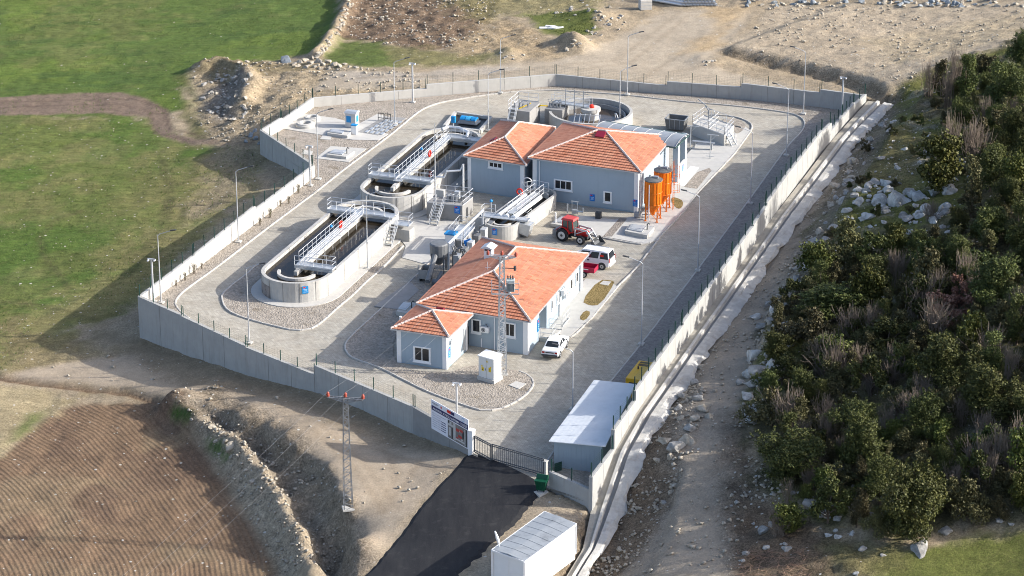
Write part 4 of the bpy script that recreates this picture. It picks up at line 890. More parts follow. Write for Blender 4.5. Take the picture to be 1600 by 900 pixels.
mb = MB()
for q in ((.555,.05,.59,.42),(.925,.04,.97,.62),(.84,.25,.89,.50),(.46,.53,.49,.62)): panel(mb, *q, .0352)
mb.build('print_dark', M['dark'], sb)
# waste bin on its slab
b0 = T(846, 769); b0 = P(846, 768, b0.z+.05)
slab([(834,769),(843,775),(857,769),(848,764)], Th(b0.x, b0.y)+.12, 'concrete_light', 'bin_slab', .3)
bn = thing('waste_bin', 'green wheeled waste bin standing by the gate on a small slab', 'waste bin', (b0.x, b0.y, Th(b0.x, b0.y)+.12), -R(20)); bn.scale = (.78, .78, .85)
mb = MB(); mb.hexa([(-.42,-.32,.16),(.42,-.32,.16),(.42,.32,.16),(-.42,.32,.16)], [(-.62,-.46,1.12),(.62,-.46,1.12),(.62,.46,1.12),(-.62,.46,1.12)])
for x in (-.4, -.13, .13, .4): mb.bar((x*.8, -.335, .2), (x*1.15, -.475, 1.08), .05)
mb.build('tub', M['green_bin'], bn, world=False, bevel=.02)
mb = MB(); mb.box((0, 0, 1.15), (1.32, 1.0, .07)); mb.build('rim', M['green_bin'], bn, world=False, bevel=.015)
mb = MB(); mb.hexa([(-.64,.1,1.19),(.64,.1,1.19),(.64,.5,1.19),(-.64,.5,1.19)], [(-.62,.3,1.62),(.62,.3,1.62),(.62,.52,1.55),(-.62,.52,1.55)]); mb.build('lid', M['green_bin'], bn, world=False, bevel=.03)
for x in (-.36, .36):
    for y in (-.26, .26): mb = MB(); mb.cyl((x-.03, y, .09), .09, .06, 12, ax=(1, 0, 0)); mb.build('wheel', M['rubber'], bn, world=False)

# ------------------------------------------------------------------ lamp posts and camera masts
def street_lamp(px, py, top, adir, label, group='street lamps along the ring road', al=1.35, r=.062, z=0.1):
    b = P(px, py, z); h = hgt(px, py, top, z); root = thing('street_lamp', label, 'street lamp', b, 0, group)
    mb = MB(); mb.tube([b, b+Vector((0, 0, h*.33)), b+Vector((0, 0, h))], [r*1.25, r, r*.62], 8); mb.build('pole', M['lamp_grey'], root)
    mb = MB(); mb.box(b+Vector((0, 0, .06)), (.55, .55, .14), 0, None, -AZ); mb.build('base_block', M['concrete_light'], root)
    d = Vector((math.cos(adir), math.sin(adir), 0)); t_ = b+Vector((0, 0, h-.02)); e = t_+d*al+Vector((0, 0, .62))
    mb = MB(); mb.tube([t_, t_+d*.25+Vector((0, 0, .2)), e], .035, 6); mb.build('arm', M['lamp_grey'], root)
    mb = MB(); mb.bar(e-d*.1, e+d*.5+Vector((0, 0, .12)), .2, .09); mb.build('lamp_head', M['dark'], root, bevel=.02)
    mb = MB(); mb.box(b+Vector((0, -r*1.3, h*.36)), (.13, .06, .3)); mb.build('inspection_box', M['lamp_grey'], root)
A_R, A_L = -.2, math.pi-.1
for (px, py, tp, ad, lb) in [
    (251.7,473,368,A_R,'street lamp at the field corner beside the white inner wall'), (372.7,378,268,A_R,'street lamp before the step in the white wall'),
    (389.5,536,420,A_R,'street lamp at the near wall beside the gravel island'), (497.5,280,178,A_R,'street lamp at the end of the white wall near the hatch slabs'),
    (574.4,420,306,A_R,'street lamp rising before the oval tank with rear stairs'), (617,194,98,A_R,'street lamp beside the pair of dark sluice frames'),
    (763,204,116,A_R,'street lamp behind the blue covered dosing skid'), (782,145,62,A_R,'street lamp before the sunlit beige rear wall'),
    (980,148,57,A_R,'street lamp before the shaded rear wall behind the circular tank'), (968,196,112,.1,'street lamp rising from behind the metal canopy'),
    (1172.4,318,208,A_L,'street lamp on the sunny road beside the rear bend'), (1228.5,243,140,A_L,'street lamp on a square footing at the bend of the sunlit road'),
    (1255,178,82,A_L,'street lamp outside the road bend before the rear wall'), (1090.2,423,308,A_L,'street lamp midway along the shaded gravel strip'),
    (1002,538,412,A_L,'street lamp between the office and the stepped wall'), (894.6,640,550,A_L,'street lamp behind the tin shed by the white sedan')]:
    street_lamp(px, py, tp, ad, lb)
def mast(px, py, top, label, r=.1, z=0.1, h=None):
    b = P(px, py, z); h = h or hgt(px, py, top, z); root = thing('camera_mast', label, 'mast', b, 0, 'camera masts along the walls')
    mb = MB(); mb.tube([b, b+Vector((0, 0, h))], r, 10); mb.build('pole', M['lamp_grey'], root)
    mb = MB(); mb.box(b+Vector((0, 0, h+.02)), (.8, .12, .08), 0, None, -AZ); mb.build('bracket', M['lamp_grey'], root)
    for s in (-1, 1): mb = MB(); mb.box(b+Vector((.3*s, -.1, h-.08)), (.14, .3, .13), 0, None, -AZ); mb.build('camera_housing', M['white'], root, bevel=.02)
    mb = MB(); mb.box(b+Vector((0, 0, .05)), (.5, .5, .12), 0, None, -AZ); mb.build('base_block', M['concrete_light'], root)
mast(240, 471.5, 405, 'pale camera mast in the wall corner by the shaded field'); mast(485, 290, 228, 'pale camera mast at the end of the white wall')
mast(645, 160, 99, 'pale camera mast before the sunlit rear wall'); mast(1315, 181, 121, 'pale camera mast in the shaded rear corner')
mast(714, 655, 599, 'camera mast standing behind the project signboard')
b = P(680.7, 345); root = thing('lightning_mast', 'tall slender lightning mast beside the stairs of the valve chamber', 'mast', b)
mb = MB(); mb.tube([b, b+Vector((0, 0, 6)), b+Vector((0, 0, 10.6))], [.075, .06, .025], 8); mb.build('pole', M['lamp_grey'], root)
mb = MB(); mb.box(b+Vector((0, 0, .08)), (.8, .8, .16), 0, None, -AZ); mb.build('base_block', M['concrete_light'], root)

# ------------------------------------------------------------------ lattice power poles with wires
def lattice(mb, b, h, w0, w1, n, r=.026, ang=0.3):
    up = Vector((0, 0, 1)); dirs = [Vector((math.cos(ang+math.pi/4+k*math.pi/2), math.sin(ang+math.pi/4+k*math.pi/2), 0)) for k in range(4)]
    pt = lambda k, t: b+dirs[k % 4]*((w0+(w1-w0)*t)*.7071)+up*(h*t)
    for k in range(4): mb.bar(pt(k, 0), pt(k, 1), r*2)
    for i in range(n):
        for k in range(4):
            a, c = (pt(k, i/n), pt(k+1, (i+1)/n)) if i % 2 == 0 else (pt(k+1, i/n), pt(k, (i+1)/n)); mb.bar(a, c, r*1.3)
            if i % 3 == 0: mb.bar(pt(k, i/n), pt(k+1, i/n), r*1.1)
def power_pole(base, h, label, ang, arm_dir, arm_l, n, mt='lattice', r=.026):
    root = thing('lattice_pole', label, 'power pole', base); up = Vector((0, 0, 1))
    mb = MB(); lattice(mb, base, h, .72, .36, n, r, ang); mb.build('lattice_mast', M[mt], root)
    mb = MB(); mb.box(base+Vector((0, 0, .05)), (.95, .95, .14), 0, None, ang); mb.build('footing', M['concrete_light'], root)
    t_ = base+up*h; mb = MB(); a = t_-arm_dir*arm_l; c = t_+arm_dir*arm_l; sidev = Vector((-arm_dir.y, arm_dir.x, 0))
    for s in (-.16, .16): mb.bar(a+sidev*s*.3-up*.05, t_+sidev*s-up*.35, .05); mb.bar(c+sidev*s*.3-up*.05, t_+sidev*s-up*.35, .05); mb.bar(a+sidev*s, c+sidev*s, .07)
    for k in range(-4, 5): p = t_+arm_dir*(arm_l*k/4.4); mb.bar(p+sidev*.16, p-sidev*.16-up*.02, .035)
    mb.build('crossarm', M[mt], root); ends = []
    for p in (a, t_+up*.05, c):
        mb = MB(); mb.lathe(p, [(.0,0),(.07,.02),(.16,.10),(.09,.15),(.17,.22),(.10,.28),(.14,.36),(.05,.45),(0,.46)], 10); mb.build('insulator', M['insul'], root, smooth=True); ends.append(p+up*.44)
    return root, ends
pb2 = T(544, 795); arm2 = Vector((.985, -.17, 0)); h2 = hgt(544, 795, 622, pb2.z)
rt2, e2 = power_pole(pb2, h2, 'grey lattice power pole standing on the bare ground beside the gully', .2, arm2, 1.45, 26)
pb1 = P(784.5, 585, .1); h1 = hgt(784.5, 585, 400, .1)
rt1, e1 = power_pole(pb1, h1, 'lattice power pole carrying a transformer before the office roof', .2, arm2, 1.25, 30, 'galv', .036)
up = Vector((0, 0, 1))
mb = MB(); q = pb1+up*(h1*.71)
for s in (-1, 1):
    mb.bar(q+Vector((-.9, s*.55, -.1)), q+Vector((1.5, s*.55, -.1)), .09); mb.bar(q+Vector((-.9, s*.55, -.1)), q+Vector((-.9, s*.55, .75)), .045); mb.bar(q+Vector((1.5, s*.55, -.1)), q+Vector((1.5, s*.55, .9)), .045); mb.bar(q+Vector((.9, s*.55, -.1)), q+Vector((.2, s*.3, -.9)), .06)
for x in (-.9, 1.5): mb.bar(q+Vector((x, -.55, .8)), q+Vector((x, .55, .8)), .045); mb.bar(q+Vector((x, -.55, -.1)), q+Vector((x, .55, -.1)), .07)
mb.bar(q+Vector((.5, -.55, .9)), q+Vector((1.5, -.55, .9)), .04); mb.bar(q+Vector((-.9, -.55, .75)), q+Vector((-.2, -.55, .75)), .04)
mb.build('platform', M['galv'], rt1)
mb = MB(); lo_ = q+Vector((.75, 0, -.05)); mb.box(lo_+up*.6, (.75, .65, 1.1)); tr = mb.build('transformer', pm('transformer_grey', (0.40, 0.45, 0.45), .45, .1), rt1, bevel=.04)
mb = MB()
for k in range(7): mb.box(lo_+Vector((-.34+.11*k, -.39, .55)), (.035, .14, .85)); mb.box(lo_+Vector((-.34+.11*k, .39, .55)), (.035, .14, .85))
mb.build('cooling_fins', M['steel'], tr); 
for k in range(3): mb = MB(); mb.lathe(lo_+Vector((-.22+.22*k, 0, 1.15)), [(.05,0),(.09,.08),(.05,.14),(.08,.24),(.04,.34),(.02,.42)], 8); mb.build('bushing', M['dark'], tr)
mb = MB(); mb.bar(pb1+up*(h1*.9), pb1+up*(h1*.9)+Vector((1.15, -.1, 0)), .06); mb.cyl(pb1+up*(h1*.9-.18)+Vector((1.15, -.1, 0)), .12, .4, 10); mb.build('switch_arm', M['dark'], rt1)
def wire_line(mb, a, c, sag, n=24, r=.005):
    mb.tube([a.lerp(c, t)-up*(sag*4*t*(1-t)) for t in np.linspace(0, 1, n)], r, 4, cap=False)
far_ends = [T(303, 900), T(395, 905), T(455, 905)]
for k in range(3):
    mb = MB(); wire_line(mb, e2[k], e1[k], 1.0); d = (e2[k]-e1[k]); d.z = 0; wire_line(mb, e2[k], e2[k]+d.normalized()*62+up*-4.5, 1.5)
    o = mb.build('power_line', pm('wire_bright', (0.4, 0.4, 0.4), .4, .05, metal=.4) if k == 0 else bpy.data.materials['wire_bright'], origin=tuple(e2[k])); tag(o, 'thin overhead power line strung between the two lattice power poles', 'power line', 'three power lines')
# =================================================================== BUILDINGS
def tile_face(mb, a, b, c, d, caps=None):
    """a-b eave, d above a, c above b; rows of overlapping tiles"""
    a, b, c, d = map(Vector, (a, b, c, d)); e = (b-a).normalized(); top = (c+d)/2; nrm = e.cross(((d-a) if (d-a).length > .1 else (c-b))).normalized()
    if nrm.z < 0: nrm = -nrm
    s_dir = nrm.cross(e).normalized(); s_dir = s_dir if s_dir.z > 0 else -s_dir
    L = max((d-a).dot(s_dir), (c-b).dot(s_dir)); n = max(2, round(L/.44))
    for i in range(n):
        t0, t1 = i/n, (i+1)/n; l0, r0 = a.lerp(d, t0), b.lerp(c, t0); l1, r1 = a.lerp(d, t1), b.lerp(c, t1)
        hi, lo_ = nrm*.085, nrm*.01; uv = lambda p: ((p-a).dot(e), (p-a).dot(s_dir))
        u0 = [uv(l0), uv(r0), uv(r1), uv(l1)]; u0 = [(u, max(i*.44+.02, min(i*.44+.42, v*.44*n/L))) for (u, v) in u0]
        mb.quad([l0+hi, r0+hi, r1+lo_, l1+lo_], 0, u0); mb.quad([l0+lo_*.2, r0+lo_*.2, r0+hi, l0+hi], 0, [u0[0], u0[1], u0[1], u0[0]])
def ridge_caps(mb, a, b, r=.105):
    a, b = Vector(a), Vector(b); L = (b-a).length; n = max(1, int(L/.34)); d = (b-a)/n; upv = Vector((0, 0, .06))
    for k in range(n): p = a+d*k+upv; mb.tube([p-d*.04, p+d*1.02], [r*random.uniform(1.05, 1.25), r*random.uniform(.82, .95)], 6)
def hip_roof(parent, FL, FR, BR, BL, za, zr, ridge, overhang_slab=True):
    """ridge: (p, q) the two ridge ends; p nearest the FL-FR eave (or to FL-BL when the ridge runs along it)"""
    FL, FR, BR, BL = [Vector((p.x, p.y, za)) for p in (FL, FR, BR, BL)]; p, q, kind = ridge
    p = Vector((p.x, p.y, zr)); q = Vector((q.x, q.y, zr)); mb = MB()
    if kind == 'D1':   # ridge parallel to the long sides FL-BL
        faces = [(FL, FR, p, p), (FR, BR, q, p), (BR, BL, q, q), (BL, FL, p, q)]; hips = [(FL, p), (FR, p), (BR, q), (BL, q), (p, q)]
    else:              # ridge parallel to FL-FR; p towards the left side
        faces = [(FL, FR, q, p), (FR, BR, q, q), (BR, BL, p, q), (BL, FL, p, p)]; hips = [(FL, p), (BL, p), (FR, q), (BR, q), (p, q)]
    for f in faces: tile_face(mb, *f)
    ro = mb.build('roof', M['tiles'], parent)
    mb = MB()
    for h_ in hips: ridge_caps(mb, *h_)
    mb.build('ridge_caps', M['mortar'], ro)
    mb = MB(); ring = [FL, FR, BR, BL]; c = (FL+FR+BR+BL)/4
    mb.hexa([v+Vector((0, 0, -.13)) for v in ring], [v+Vector((0, 0, -.012)) for v in ring]); mb.build('eave_board', M['white'], ro)
    mb = MB()                                # gutter along the eaves
    for k in range(4): mb.bar(ring[k]+(ring[k]-c).normalized()*.05+Vector((0, 0, -.05)), ring[(k+1) % 4]+(ring[(k+1) % 4]-c).normalized()*.05+Vector((0, 0, -.05)), .1, .1)
    mb.build('gutter', M['lamp_grey'], ro)
    return ro
def inset_poly(pts, d):
    n = len(pts); out = []
    for i in range(n):
        a, b, c = pts[i-1], pts[i], pts[(i+1) % n]; e1 = (b-a); e1.z = 0; e1.normalize(); e2 = (c-b); e2.z = 0; e2.normalize()
        n1 = Vector((-e1.y, e1.x, 0)); n2 = Vector((-e2.y, e2.x, 0)); k = 1+n1.dot(n2); out.append(b+(n1+n2)*(d/k))
    return out
def walls(parent, poly, z0, z1, pil=.42, plinth=.35):
    mb = MB(); mb.prism([(p.x, p.y) for p in poly], z0, z1); w = mb.build('wall', M['plaster'], parent)
    n = len(poly)
    for i in range(n):
        mb = MB(); a, b, c = poly[i-1], poly[i], poly[(i+1) % n]; e1 = (a-b).normalized(); e2 = (c-b).normalized(); o_ = -(e1+e2)*.035
        q = b+o_; mb.prism([(q.x, q.y), ((q+e1*pil).x, (q+e1*pil).y), ((q+e1*pil+e2*pil).x, (q+e1*pil+e2*pil).y), ((q+e2*pil).x, (q+e2*pil).y)], z0, z1-.02)
        mb.build('corner_pilaster', M['white_wall'], w)
    mb = MB(); pp = inset_poly(poly, -.02); mb.prism([(p.x, p.y) for p in pp], z0, z0+plinth); mb.build('plinth', pm('plinth_grey', (0.26, 0.34, 0.39), .85, .08) if 'plinth_grey' not in bpy.data.materials else bpy.data.materials['plinth_grey'], w)
    return w
class Face:
    """a wall face: u runs along it in metres, v up"""
    def __init__(s, a, b): s.a = Vector((a.x, a.y, 0)); d = b-a; d.z = 0; s.L = d.length; s.d = d.normalized(); s.n = Vector((s.d.y, -s.d.x, 0))
    def at(s, u, v, off=0): return s.a+s.d*u+Vector((0, 0, v))+s.n*off
    def px(s, x, y):
        p = on_plane(x, y, s.a, s.n); return (p-s.a).dot(s.d), p.z
    def box(s, mb, u0, v0_, u1, v1_, o0, o1, m=0): mb.box(s.at((u0+u1)/2, (v0_+v1_)/2, (o0+o1)/2), (u1-u0, o1-o0, v1_-v0_), m, (s.d, s.n, Vector((0, 0, 1))))
def window(parent, f, u0, v0_, u1, v1_, cells=2, fr=.13):
    mb = MB()
    for q in ((u0, v0_, u0+fr, v1_), (u1-fr, v0_, u1, v1_), (u0+fr, v1_-fr, u1-fr, v1_), (u0+fr, v0_, u1-fr, v0_+fr)): f.box(mb, *q, 0.0, .07)
    w = mb.build('window', M['white'], parent, bevel=.008)
    mb = MB(); f.box(mb, u0+fr, v0_+fr, u1-fr, v1_-fr, -.02, .012); mb.build('pane', M['glass'], w)
    mb = MB()
    for k in range(1, cells): u = u0+fr+(u1-u0-2*fr)*k/cells; f.box(mb, u-.035, v0_+fr, u+.035, v1_-fr, .012, .05)
    for (a, b) in ((u0+fr, u0+fr+.04), (u1-fr-.04, u1-fr)): f.box(mb, a, v0_+fr, b, v1_-fr, .012, .045)
    f.box(mb, u0+fr, v0_+fr, u1-fr, v0_+fr+.05, .012, .045); mb.build('mullion', M['white'], w)
    mb = MB(); f.box(mb, u0-.05, v0_-.06, u1+.05, v0_, 0.0, .13); mb.build('sill', M['white'], w)
    return w
def info_sign(p, d, n_, w, h, label):
    """small blue notice with a red corner and pale lines"""
    X_, Z_ = Vector(d).normalized(), Vector((0, 0, 1)); Y_ = Vector(n_).normalized()
    r = thing('notice_sign', label, 'sign', p); mb = MB(); mb.box(p, (w, .03, h), 0, (X_, Y_, Z_)); mb.build('plate', M['sky_blue'] if 'bright' in label else M['blue'], r)
    mb = MB()
    for k in range(3): mb.box(p+Z_*(h*(.05-.17*k))+Y_*.018, (w*(.62-.1*(k % 2)), .008, h*.05), 0, (X_, Y_, Z_))
    mb.build('text_lines', pm('sign_text', (0.45, 0.6, 0.75), .5) if 'sign_text' not in bpy.data.materials else bpy.data.materials['sign_text'], r)
    mb = MB(); mb.box(p+Z_*h*.33-X_*w*.15+Y_*.018, (w*.4, .008, h*.16), 0, (X_, Y_, Z_)); mb.build('emblem', M['lifered'], r)
def ac_unit(f, u, v, label, s=1.0):
    c = f.at(u, v, .17); r = thing('air_conditioner', label, 'air conditioner', c, 0, 'air conditioners on the office walls')
    mb = MB(); f.box(mb, u-.42*s, v-.29*s, u+.42*s, v+.29*s, .05, .36); mb.build('casing', M['white'], r, bevel=.02)
    mb = MB(); mb.cyl(f.at(u-.1*s, v, .355), .21*s, .02, 18, ax=f.n); mb.build('fan_grille', M['dark'], r)
    mb = MB(); mb.torus(f.at(u-.1*s, v, .38), .13*s, .02, 16, 5, ax=f.n); mb.build('fan_guard', M['white'], r)
    mb = MB(); mb.tube([f.at(u+.3*s, v+.29*s, .25), f.at(u+.2*s, v+.5*s, .2), f.at(u, v+.5*s, .05)], .03, 5); mb.build('hose', M['dark'], r)
def roof_hatch(parent, c, e, sdir, w, h, mat='maroon'):
    nrm = e.cross(sdir).normalized(); nrm = nrm if nrm.z > 0 else -nrm
    mb = MB(); mb.box(c+nrm*.14, (w, h, .14), 0, (e, sdir, nrm)); mb.build('roof_hatch', M[mat], parent, bevel=.02)

# ---------------------------------------------------------------- office building: long block and small annexe
Z_AD = 3.5
FL, FR, BR, BL = [P(*q, Z_AD) for q in ((650.5,474.3),(829,503),(919,397),(754,371.5))]
off = thing('office_building', 'long blue-grey office with an orange hipped tile roof and a small annexe', 'building', ((FL+BR)/2).to_2d().to_3d())
uD = ((BL-FL)+(BR-FR)).normalized(); hw = (FR-FL).length/2; p1 = (FL+FR)/2+uD*hw; q1 = (BL+BR)/2-uD*hw
ro = hip_roof(off, FL, FR, BR, BL, Z_AD, 5.42, (p1, q1, 'D1'))
ow = inset_poly([FL, FR, BR, BL], .42)
# the entrance porch is a recess in the sunny side
sideF = Face(ow[1], ow[2]); ra, rb = 3.35, 5.6
rec = [ow[0], ow[1], sideF.at(ra, 0), sideF.at(ra, 0, -1.7), sideF.at(rb, 0, -1.7), sideF.at(rb, 0), ow[2], ow[3]]
mb = MB(); mb.prism([(p.x, p.y) for p in rec], -.2, Z_AD-.13); wo = mb.build('wall', M['plaster'], off)
for i, b_ in ((0, ow[0]), (1, ow[1]), (2, ow[2]), (3, ow[3])):
    mb = MB(); a_, c_ = ow[i-1], ow[(i+1) % 4]; e1_ = (a_-b_); e1_.z = 0; e1_.normalize(); e2_ = (c_-b_); e2_.z = 0; e2_.normalize(); q = b_-(e1_+e2_)*.035; w_ = .48
    mb.prism([(q.x, q.y), ((q+e1_*w_).x, (q+e1_*w_).y), ((q+e1_*w_+e2_*w_).x, (q+e1_*w_+e2_*w_).y), ((q+e2_*w_).x, (q+e2_*w_).y)], -.2, Z_AD-.14)
    mb.build('corner_pilaster', M['white_wall'], wo)
fF = Face(ow[0], ow[1])
def win_px(f, par, x0, y0, x1, y1, cells):
    u0, va = f.px(x0, (y0+y1)/2); u1, vb = f.px(x1, (y0+y1)/2+ (x1-x0)*.15); um, vt = f.px((x0+x1)/2, y0); um, vl = f.px((x0+x1)/2, y1); return window(par, f, u0, vl, u1, vt, cells)
win_px(fF, wo, 736.5, 498.5, 752, 520.5, 1); win_px(fF, wo, 786, 504, 806, 527, 2)
u_, v_ = fF.px(759, 513.5); ac_unit(fF, u_, v_, 'white air conditioner on the shaded office front beside the narrow window', .95)
mb = MB(); u_, v_ = fF.px(732, 531); mb.tube([fF.at(u_, .1, .06), fF.at(u_, 1.9, .06)], .055, 6); mb.build('drain_pipe', M['dark'], wo)
mb = MB(); u_, v_ = fF.px(752.5, 540); mb.tube([fF.at(u_, .05, .06), fF.at(u_, .9, .06)], .04, 6); mb.build('drain_pipe', M['white'], wo)
mb = MB(); u_, v_ = fF.px(773, 520); mb.tube([fF.at(u_, 0, .05), fF.at(u_, 3.3, .05)], .05, 6); mb.build('downpipe', M['white'], wo)
for u in (7.0, 8.6): window(wo, sideF, u, 1.6, u+.55, 2.6, 1, .08)
for u in (12.8, 14.6): window(wo, sideF, u, 1.3, u+.8, 2.5, 1, .08)
ac_unit(sideF, 10.2, 2.3, 'white air conditioner on the sunny office side, upper one of the pair', .9); ac_unit(sideF, 10.9, 1.75, 'white air conditioner on the sunny office side, lower one of the pair', .9)
mb = MB(); mb.tube([sideF.at(9.3, .1, .07), sideF.at(9.3, 3.2, .07)], .055, 6); mb.tube([sideF.at(sideF.L-1.0, .1, .07), sideF.at(sideF.L-1.0, 3.2, .07)], .055, 6); mb.build('downpipe', M['lamp_grey'], wo)
rf = Face(sideF.at(ra, 0, -1.7), sideF.at(rb, 0, -1.7))
mb = MB(); rf.box(mb, .35, .35, 1.45, 2.5, 0, .05); d_o = mb.build('door', M['white'], off); mb = MB(); rf.box(mb, .5, 1.2, 1.3, 2.3, .05, .06); mb.build('door_glass', M['glass'], d_o)
mb = MB(); mb.hexa([sideF.at(ra+.02, -.1, -1.68), sideF.at(ra+.02, -.1, 1.3), sideF.at(rb-.02, -.1, 1.3), sideF.at(rb-.02, -.1, -1.68)], [sideF.at(ra+.02, .36, -1.68), sideF.at(ra+.02, .36, 1.3), sideF.at(rb-.02, .36, 1.3), sideF.at(rb-.02, .36, -1.68)])
for k in range(2): mb.hexa([sideF.at(rb-.019+.32*k, -.1, 0.02), sideF.at(rb-.019+.32*k, -.1, 1.28), sideF.at(rb+.30+.32*k, -.1, 1.28), sideF.at(rb+.30+.32*k, -.1, .02)], [sideF.at(rb-.019+.32*k, .25-.1*k, .02), sideF.at(rb-.019+.32*k, .25-.1*k, 1.28), sideF.at(rb+.30+.32*k, .25-.1*k, 1.28), sideF.at(rb+.30+.32*k, .25-.1*k, .02)])
po = mb.build('porch_steps', M['concrete_light'], off)
def rails(mb, pts, h=1.0, step=1.1, r=.024, n=2, closed=False):
    """handrail of posts and rails along points at deck level"""
    pts = [Vector(p) for p in pts]
    if closed: pts.append(pts[0])
    for a, b in zip(pts[:-1], pts[1:]):
        L = (b-a).length; k_ = max(1, round(L/step))
        for k in range(k_+1):
            p = a.lerp(b, k/k_); mb.tube([p, p+Vector((0, 0, h))], r, 5)
        for j in range(n): z = Vector((0, 0, h*(1-.48*j))); mb.tube([a+z, b+z], r, 5)
        mb.bar(a+Vector((0, 0, .05)), b+Vector((0, 0, .05)), .012, .09)
mb = MB(); rails(mb, [sideF.at(ra+.1, .36, .1), sideF.at(ra+.1, .36, 1.22), sideF.at(rb-.9, .36, 1.22)]); mb.build('railing', M['rail'], off); mb = MB(); rails(mb, [sideF.at(rb+.6, .15, .1), sideF.at(rb+.6, .15, 1.3)]); mb.build('railing', M['rail'], off)
mb = MB(); rp0 = sideF.at(rb+1.4, .15, 1.15); rails(mb, [rp0, rp0+sideF.d*2.2]); mb.build('railing', M['rail'], off)
info_sign(sideF.at(ra-.35, 1.75, .04), sideF.d, sideF.n, .5, 1.2, 'tall bright blue notice on the sunny office wall beside the porch')
# chimney hood on the roof
cp = P(764, 403, 4.6); mb = MB(); mb.box(cp+Vector((0, 0, .35)), (.75, .75, 1.5), 0, None, -AZ); ch = mb.build('chimney', M['white'], ro)
mb = MB(); mb.box(cp+Vector((0, 0, .95)), (.6, .78, .22), 0, None, -AZ); mb.build('flue_opening', M['dark'], ch)
mb = MB(); c0 = cp+Vector((0, 0, 1.12)); mb.hexa([c0-D2*.65-D1*.65, c0+D2*.65-D1*.65, c0+D2*.65+D1*.65, c0-D2*.65+D1*.65], [c0-D2*.05-D1*.65+Vector((0, 0, .28)), c0+D2*.05-D1*.65+Vector((0, 0, .28)), c0+D2*.05+D1*.65+Vector((0, 0, .28)), c0-D2*.05+D1*.65+Vector((0, 0, .28))]); mb.build('hood', M['tin'], ch)
mb = MB(); ap = P(761.5, 423, 5.0); mb.tube([ap, ap+Vector((0, 0, .9))], .025, 5); mb.bar(ap+Vector((-.2, 0, .3)), ap+Vector((.35, 0, .35)), .03); mb.build('aerial', M['rail'], ro)
# annexe
Z_AN = 3.4
aFL, aFR, aBR, aBL = [P(*q, Z_AN) for q in ((611,513.5),(701,526.5),(738.5,491.5),(652,476.5))]
mid = (aFL+aFR+aBR+aBL)/4; ra_ = hip_roof(off, aFL, aFR, aBR, aBL, Z_AN, 4.42, (mid-D1*.05, mid+D1*.05, 'D1'))
aw = inset_poly([aFL, aFR, aBR, aBL], .40); wa_ = walls(off, aw, -.2, Z_AN-.13, .42, .3)
aF = Face(aw[0], aw[1]); win_px(aF, wa_, 646, 542, 673, 566, 2)
aS = Face(aw[1], aw[2]); mb = MB(); aS.box(mb, 1.0, .12, 3.2, 2.5, 0, .05); dd = mb.build('double_door', M['white'], wa_); mb = MB(); aS.box(mb, 2.08, .15, 2.12, 2.48, .05, .056); mb.build('door_gap', M['joint'], dd)
mb = MB(); aS.box(mb, .75, 2.15, 1.15, 2.5, 0, .16); mb.build('cable_box', M['lamp_grey'], wa_); mb = MB(); aS.box(mb, 3.9, .2, 4.25, 2.4, 0, .04); mb.build('door', M['lamp_grey'], wa_)
info_sign(aS.at(.55, 1.45, .05), aS.d, aS.n, .42, .95, 'bright blue notice at the corner of the annexe door')
roof_hatch(ra_, P(688, 484.5, 3.95)+Vector((0, 0, .02)), D2, (D1*-.93+Vector((0, 0, .37))).normalized(), .7, .5)
vp = P(625.5, 505.5, 0.1); mb = MB(); mb.tube([P(627, 548, .1), P(627, 548, .1)+Vector((0, 0, 3.4))], .13, 10); o = mb.build('vent_pipe', M['white'], bevel=0); tag(o, 'white upright vent pipe behind the annexe of the office', 'pipe')

# ---------------------------------------------------------------- process building: two hipped roofs
Z1, Z2 = 3.95, 4.62
ops = thing('process_building', 'blue-grey process hall with two orange hipped tile roofs side by side', 'building', P(930, 300))
mFL, mFR, mBR, mBL = [P(*q, Z2) for q in ((825,246.5),(1001.5,270),(1052.5,213),(880.5,192))]
wid = (mFR-mFL).length/2; dep = ((mBL-mFL).length+(mBR-mFR).length)/4; cmid = (mFL+mFR+mBR+mBL)/4; e_ = ((mFR-mFL)+(mBR-mBL)).normalized()
rm = hip_roof(ops, mFL, mFR, mBR, mBL, Z2, 6.45, (cmid-e_*.38, cmid+e_*.38, 'D2'))
mw = inset_poly([mFL, mFR, mBR, mBL], .42); wm_ = walls(ops, mw, -.2, Z2-.13, .45, .35)
mF = Face(mw[0], mw[1]); win_px(mF, wm_, 865.5, 281, 894.5, 297.5, 3); win_px(mF, wm_, 943, 299, 956, 317, 1)
hq = Vector((mFL.x, mFL.y, Z2)); hn = (Vector((mFR.x, mFR.y, Z2))-hq).cross(Vector((cmid.x-e_.x*.38, cmid.y-e_.y*.38, 6.45))-hq); ho = Vector((0, 0, H)); hr = P(938.5, 211.5)-ho
roof_hatch(rm, ho+hr*((hq-ho).dot(hn)/hr.dot(hn)), e_, (cmid-(mFL+mFR)/2).normalized()*.92+Vector((0, 0, .32)), 1.0, 1.0)
mS = Face(mw[1], mw[2])
mb = MB(); mb.tube([mS.at(.7, 0, .08), mS.at(.7, 4.3, .08)], .06, 6); mb.build('downpipe', M['white'], wm_)
for (u, w_, h_) in ((4.2, 1.6, 2.6), (8.3, 1.0, 2.3)): mb = MB(); mS.box(mb, u, .15, u+w_, h_, 0, .05); mb.build('door', M['lamp_grey'], wm_)
mb = MB(); mb.tube([mF.at(.75, 0, .08), mF.at(.75, 4.3, .08)], .05, 6); mb.build('downpipe', M['white'], wm_)
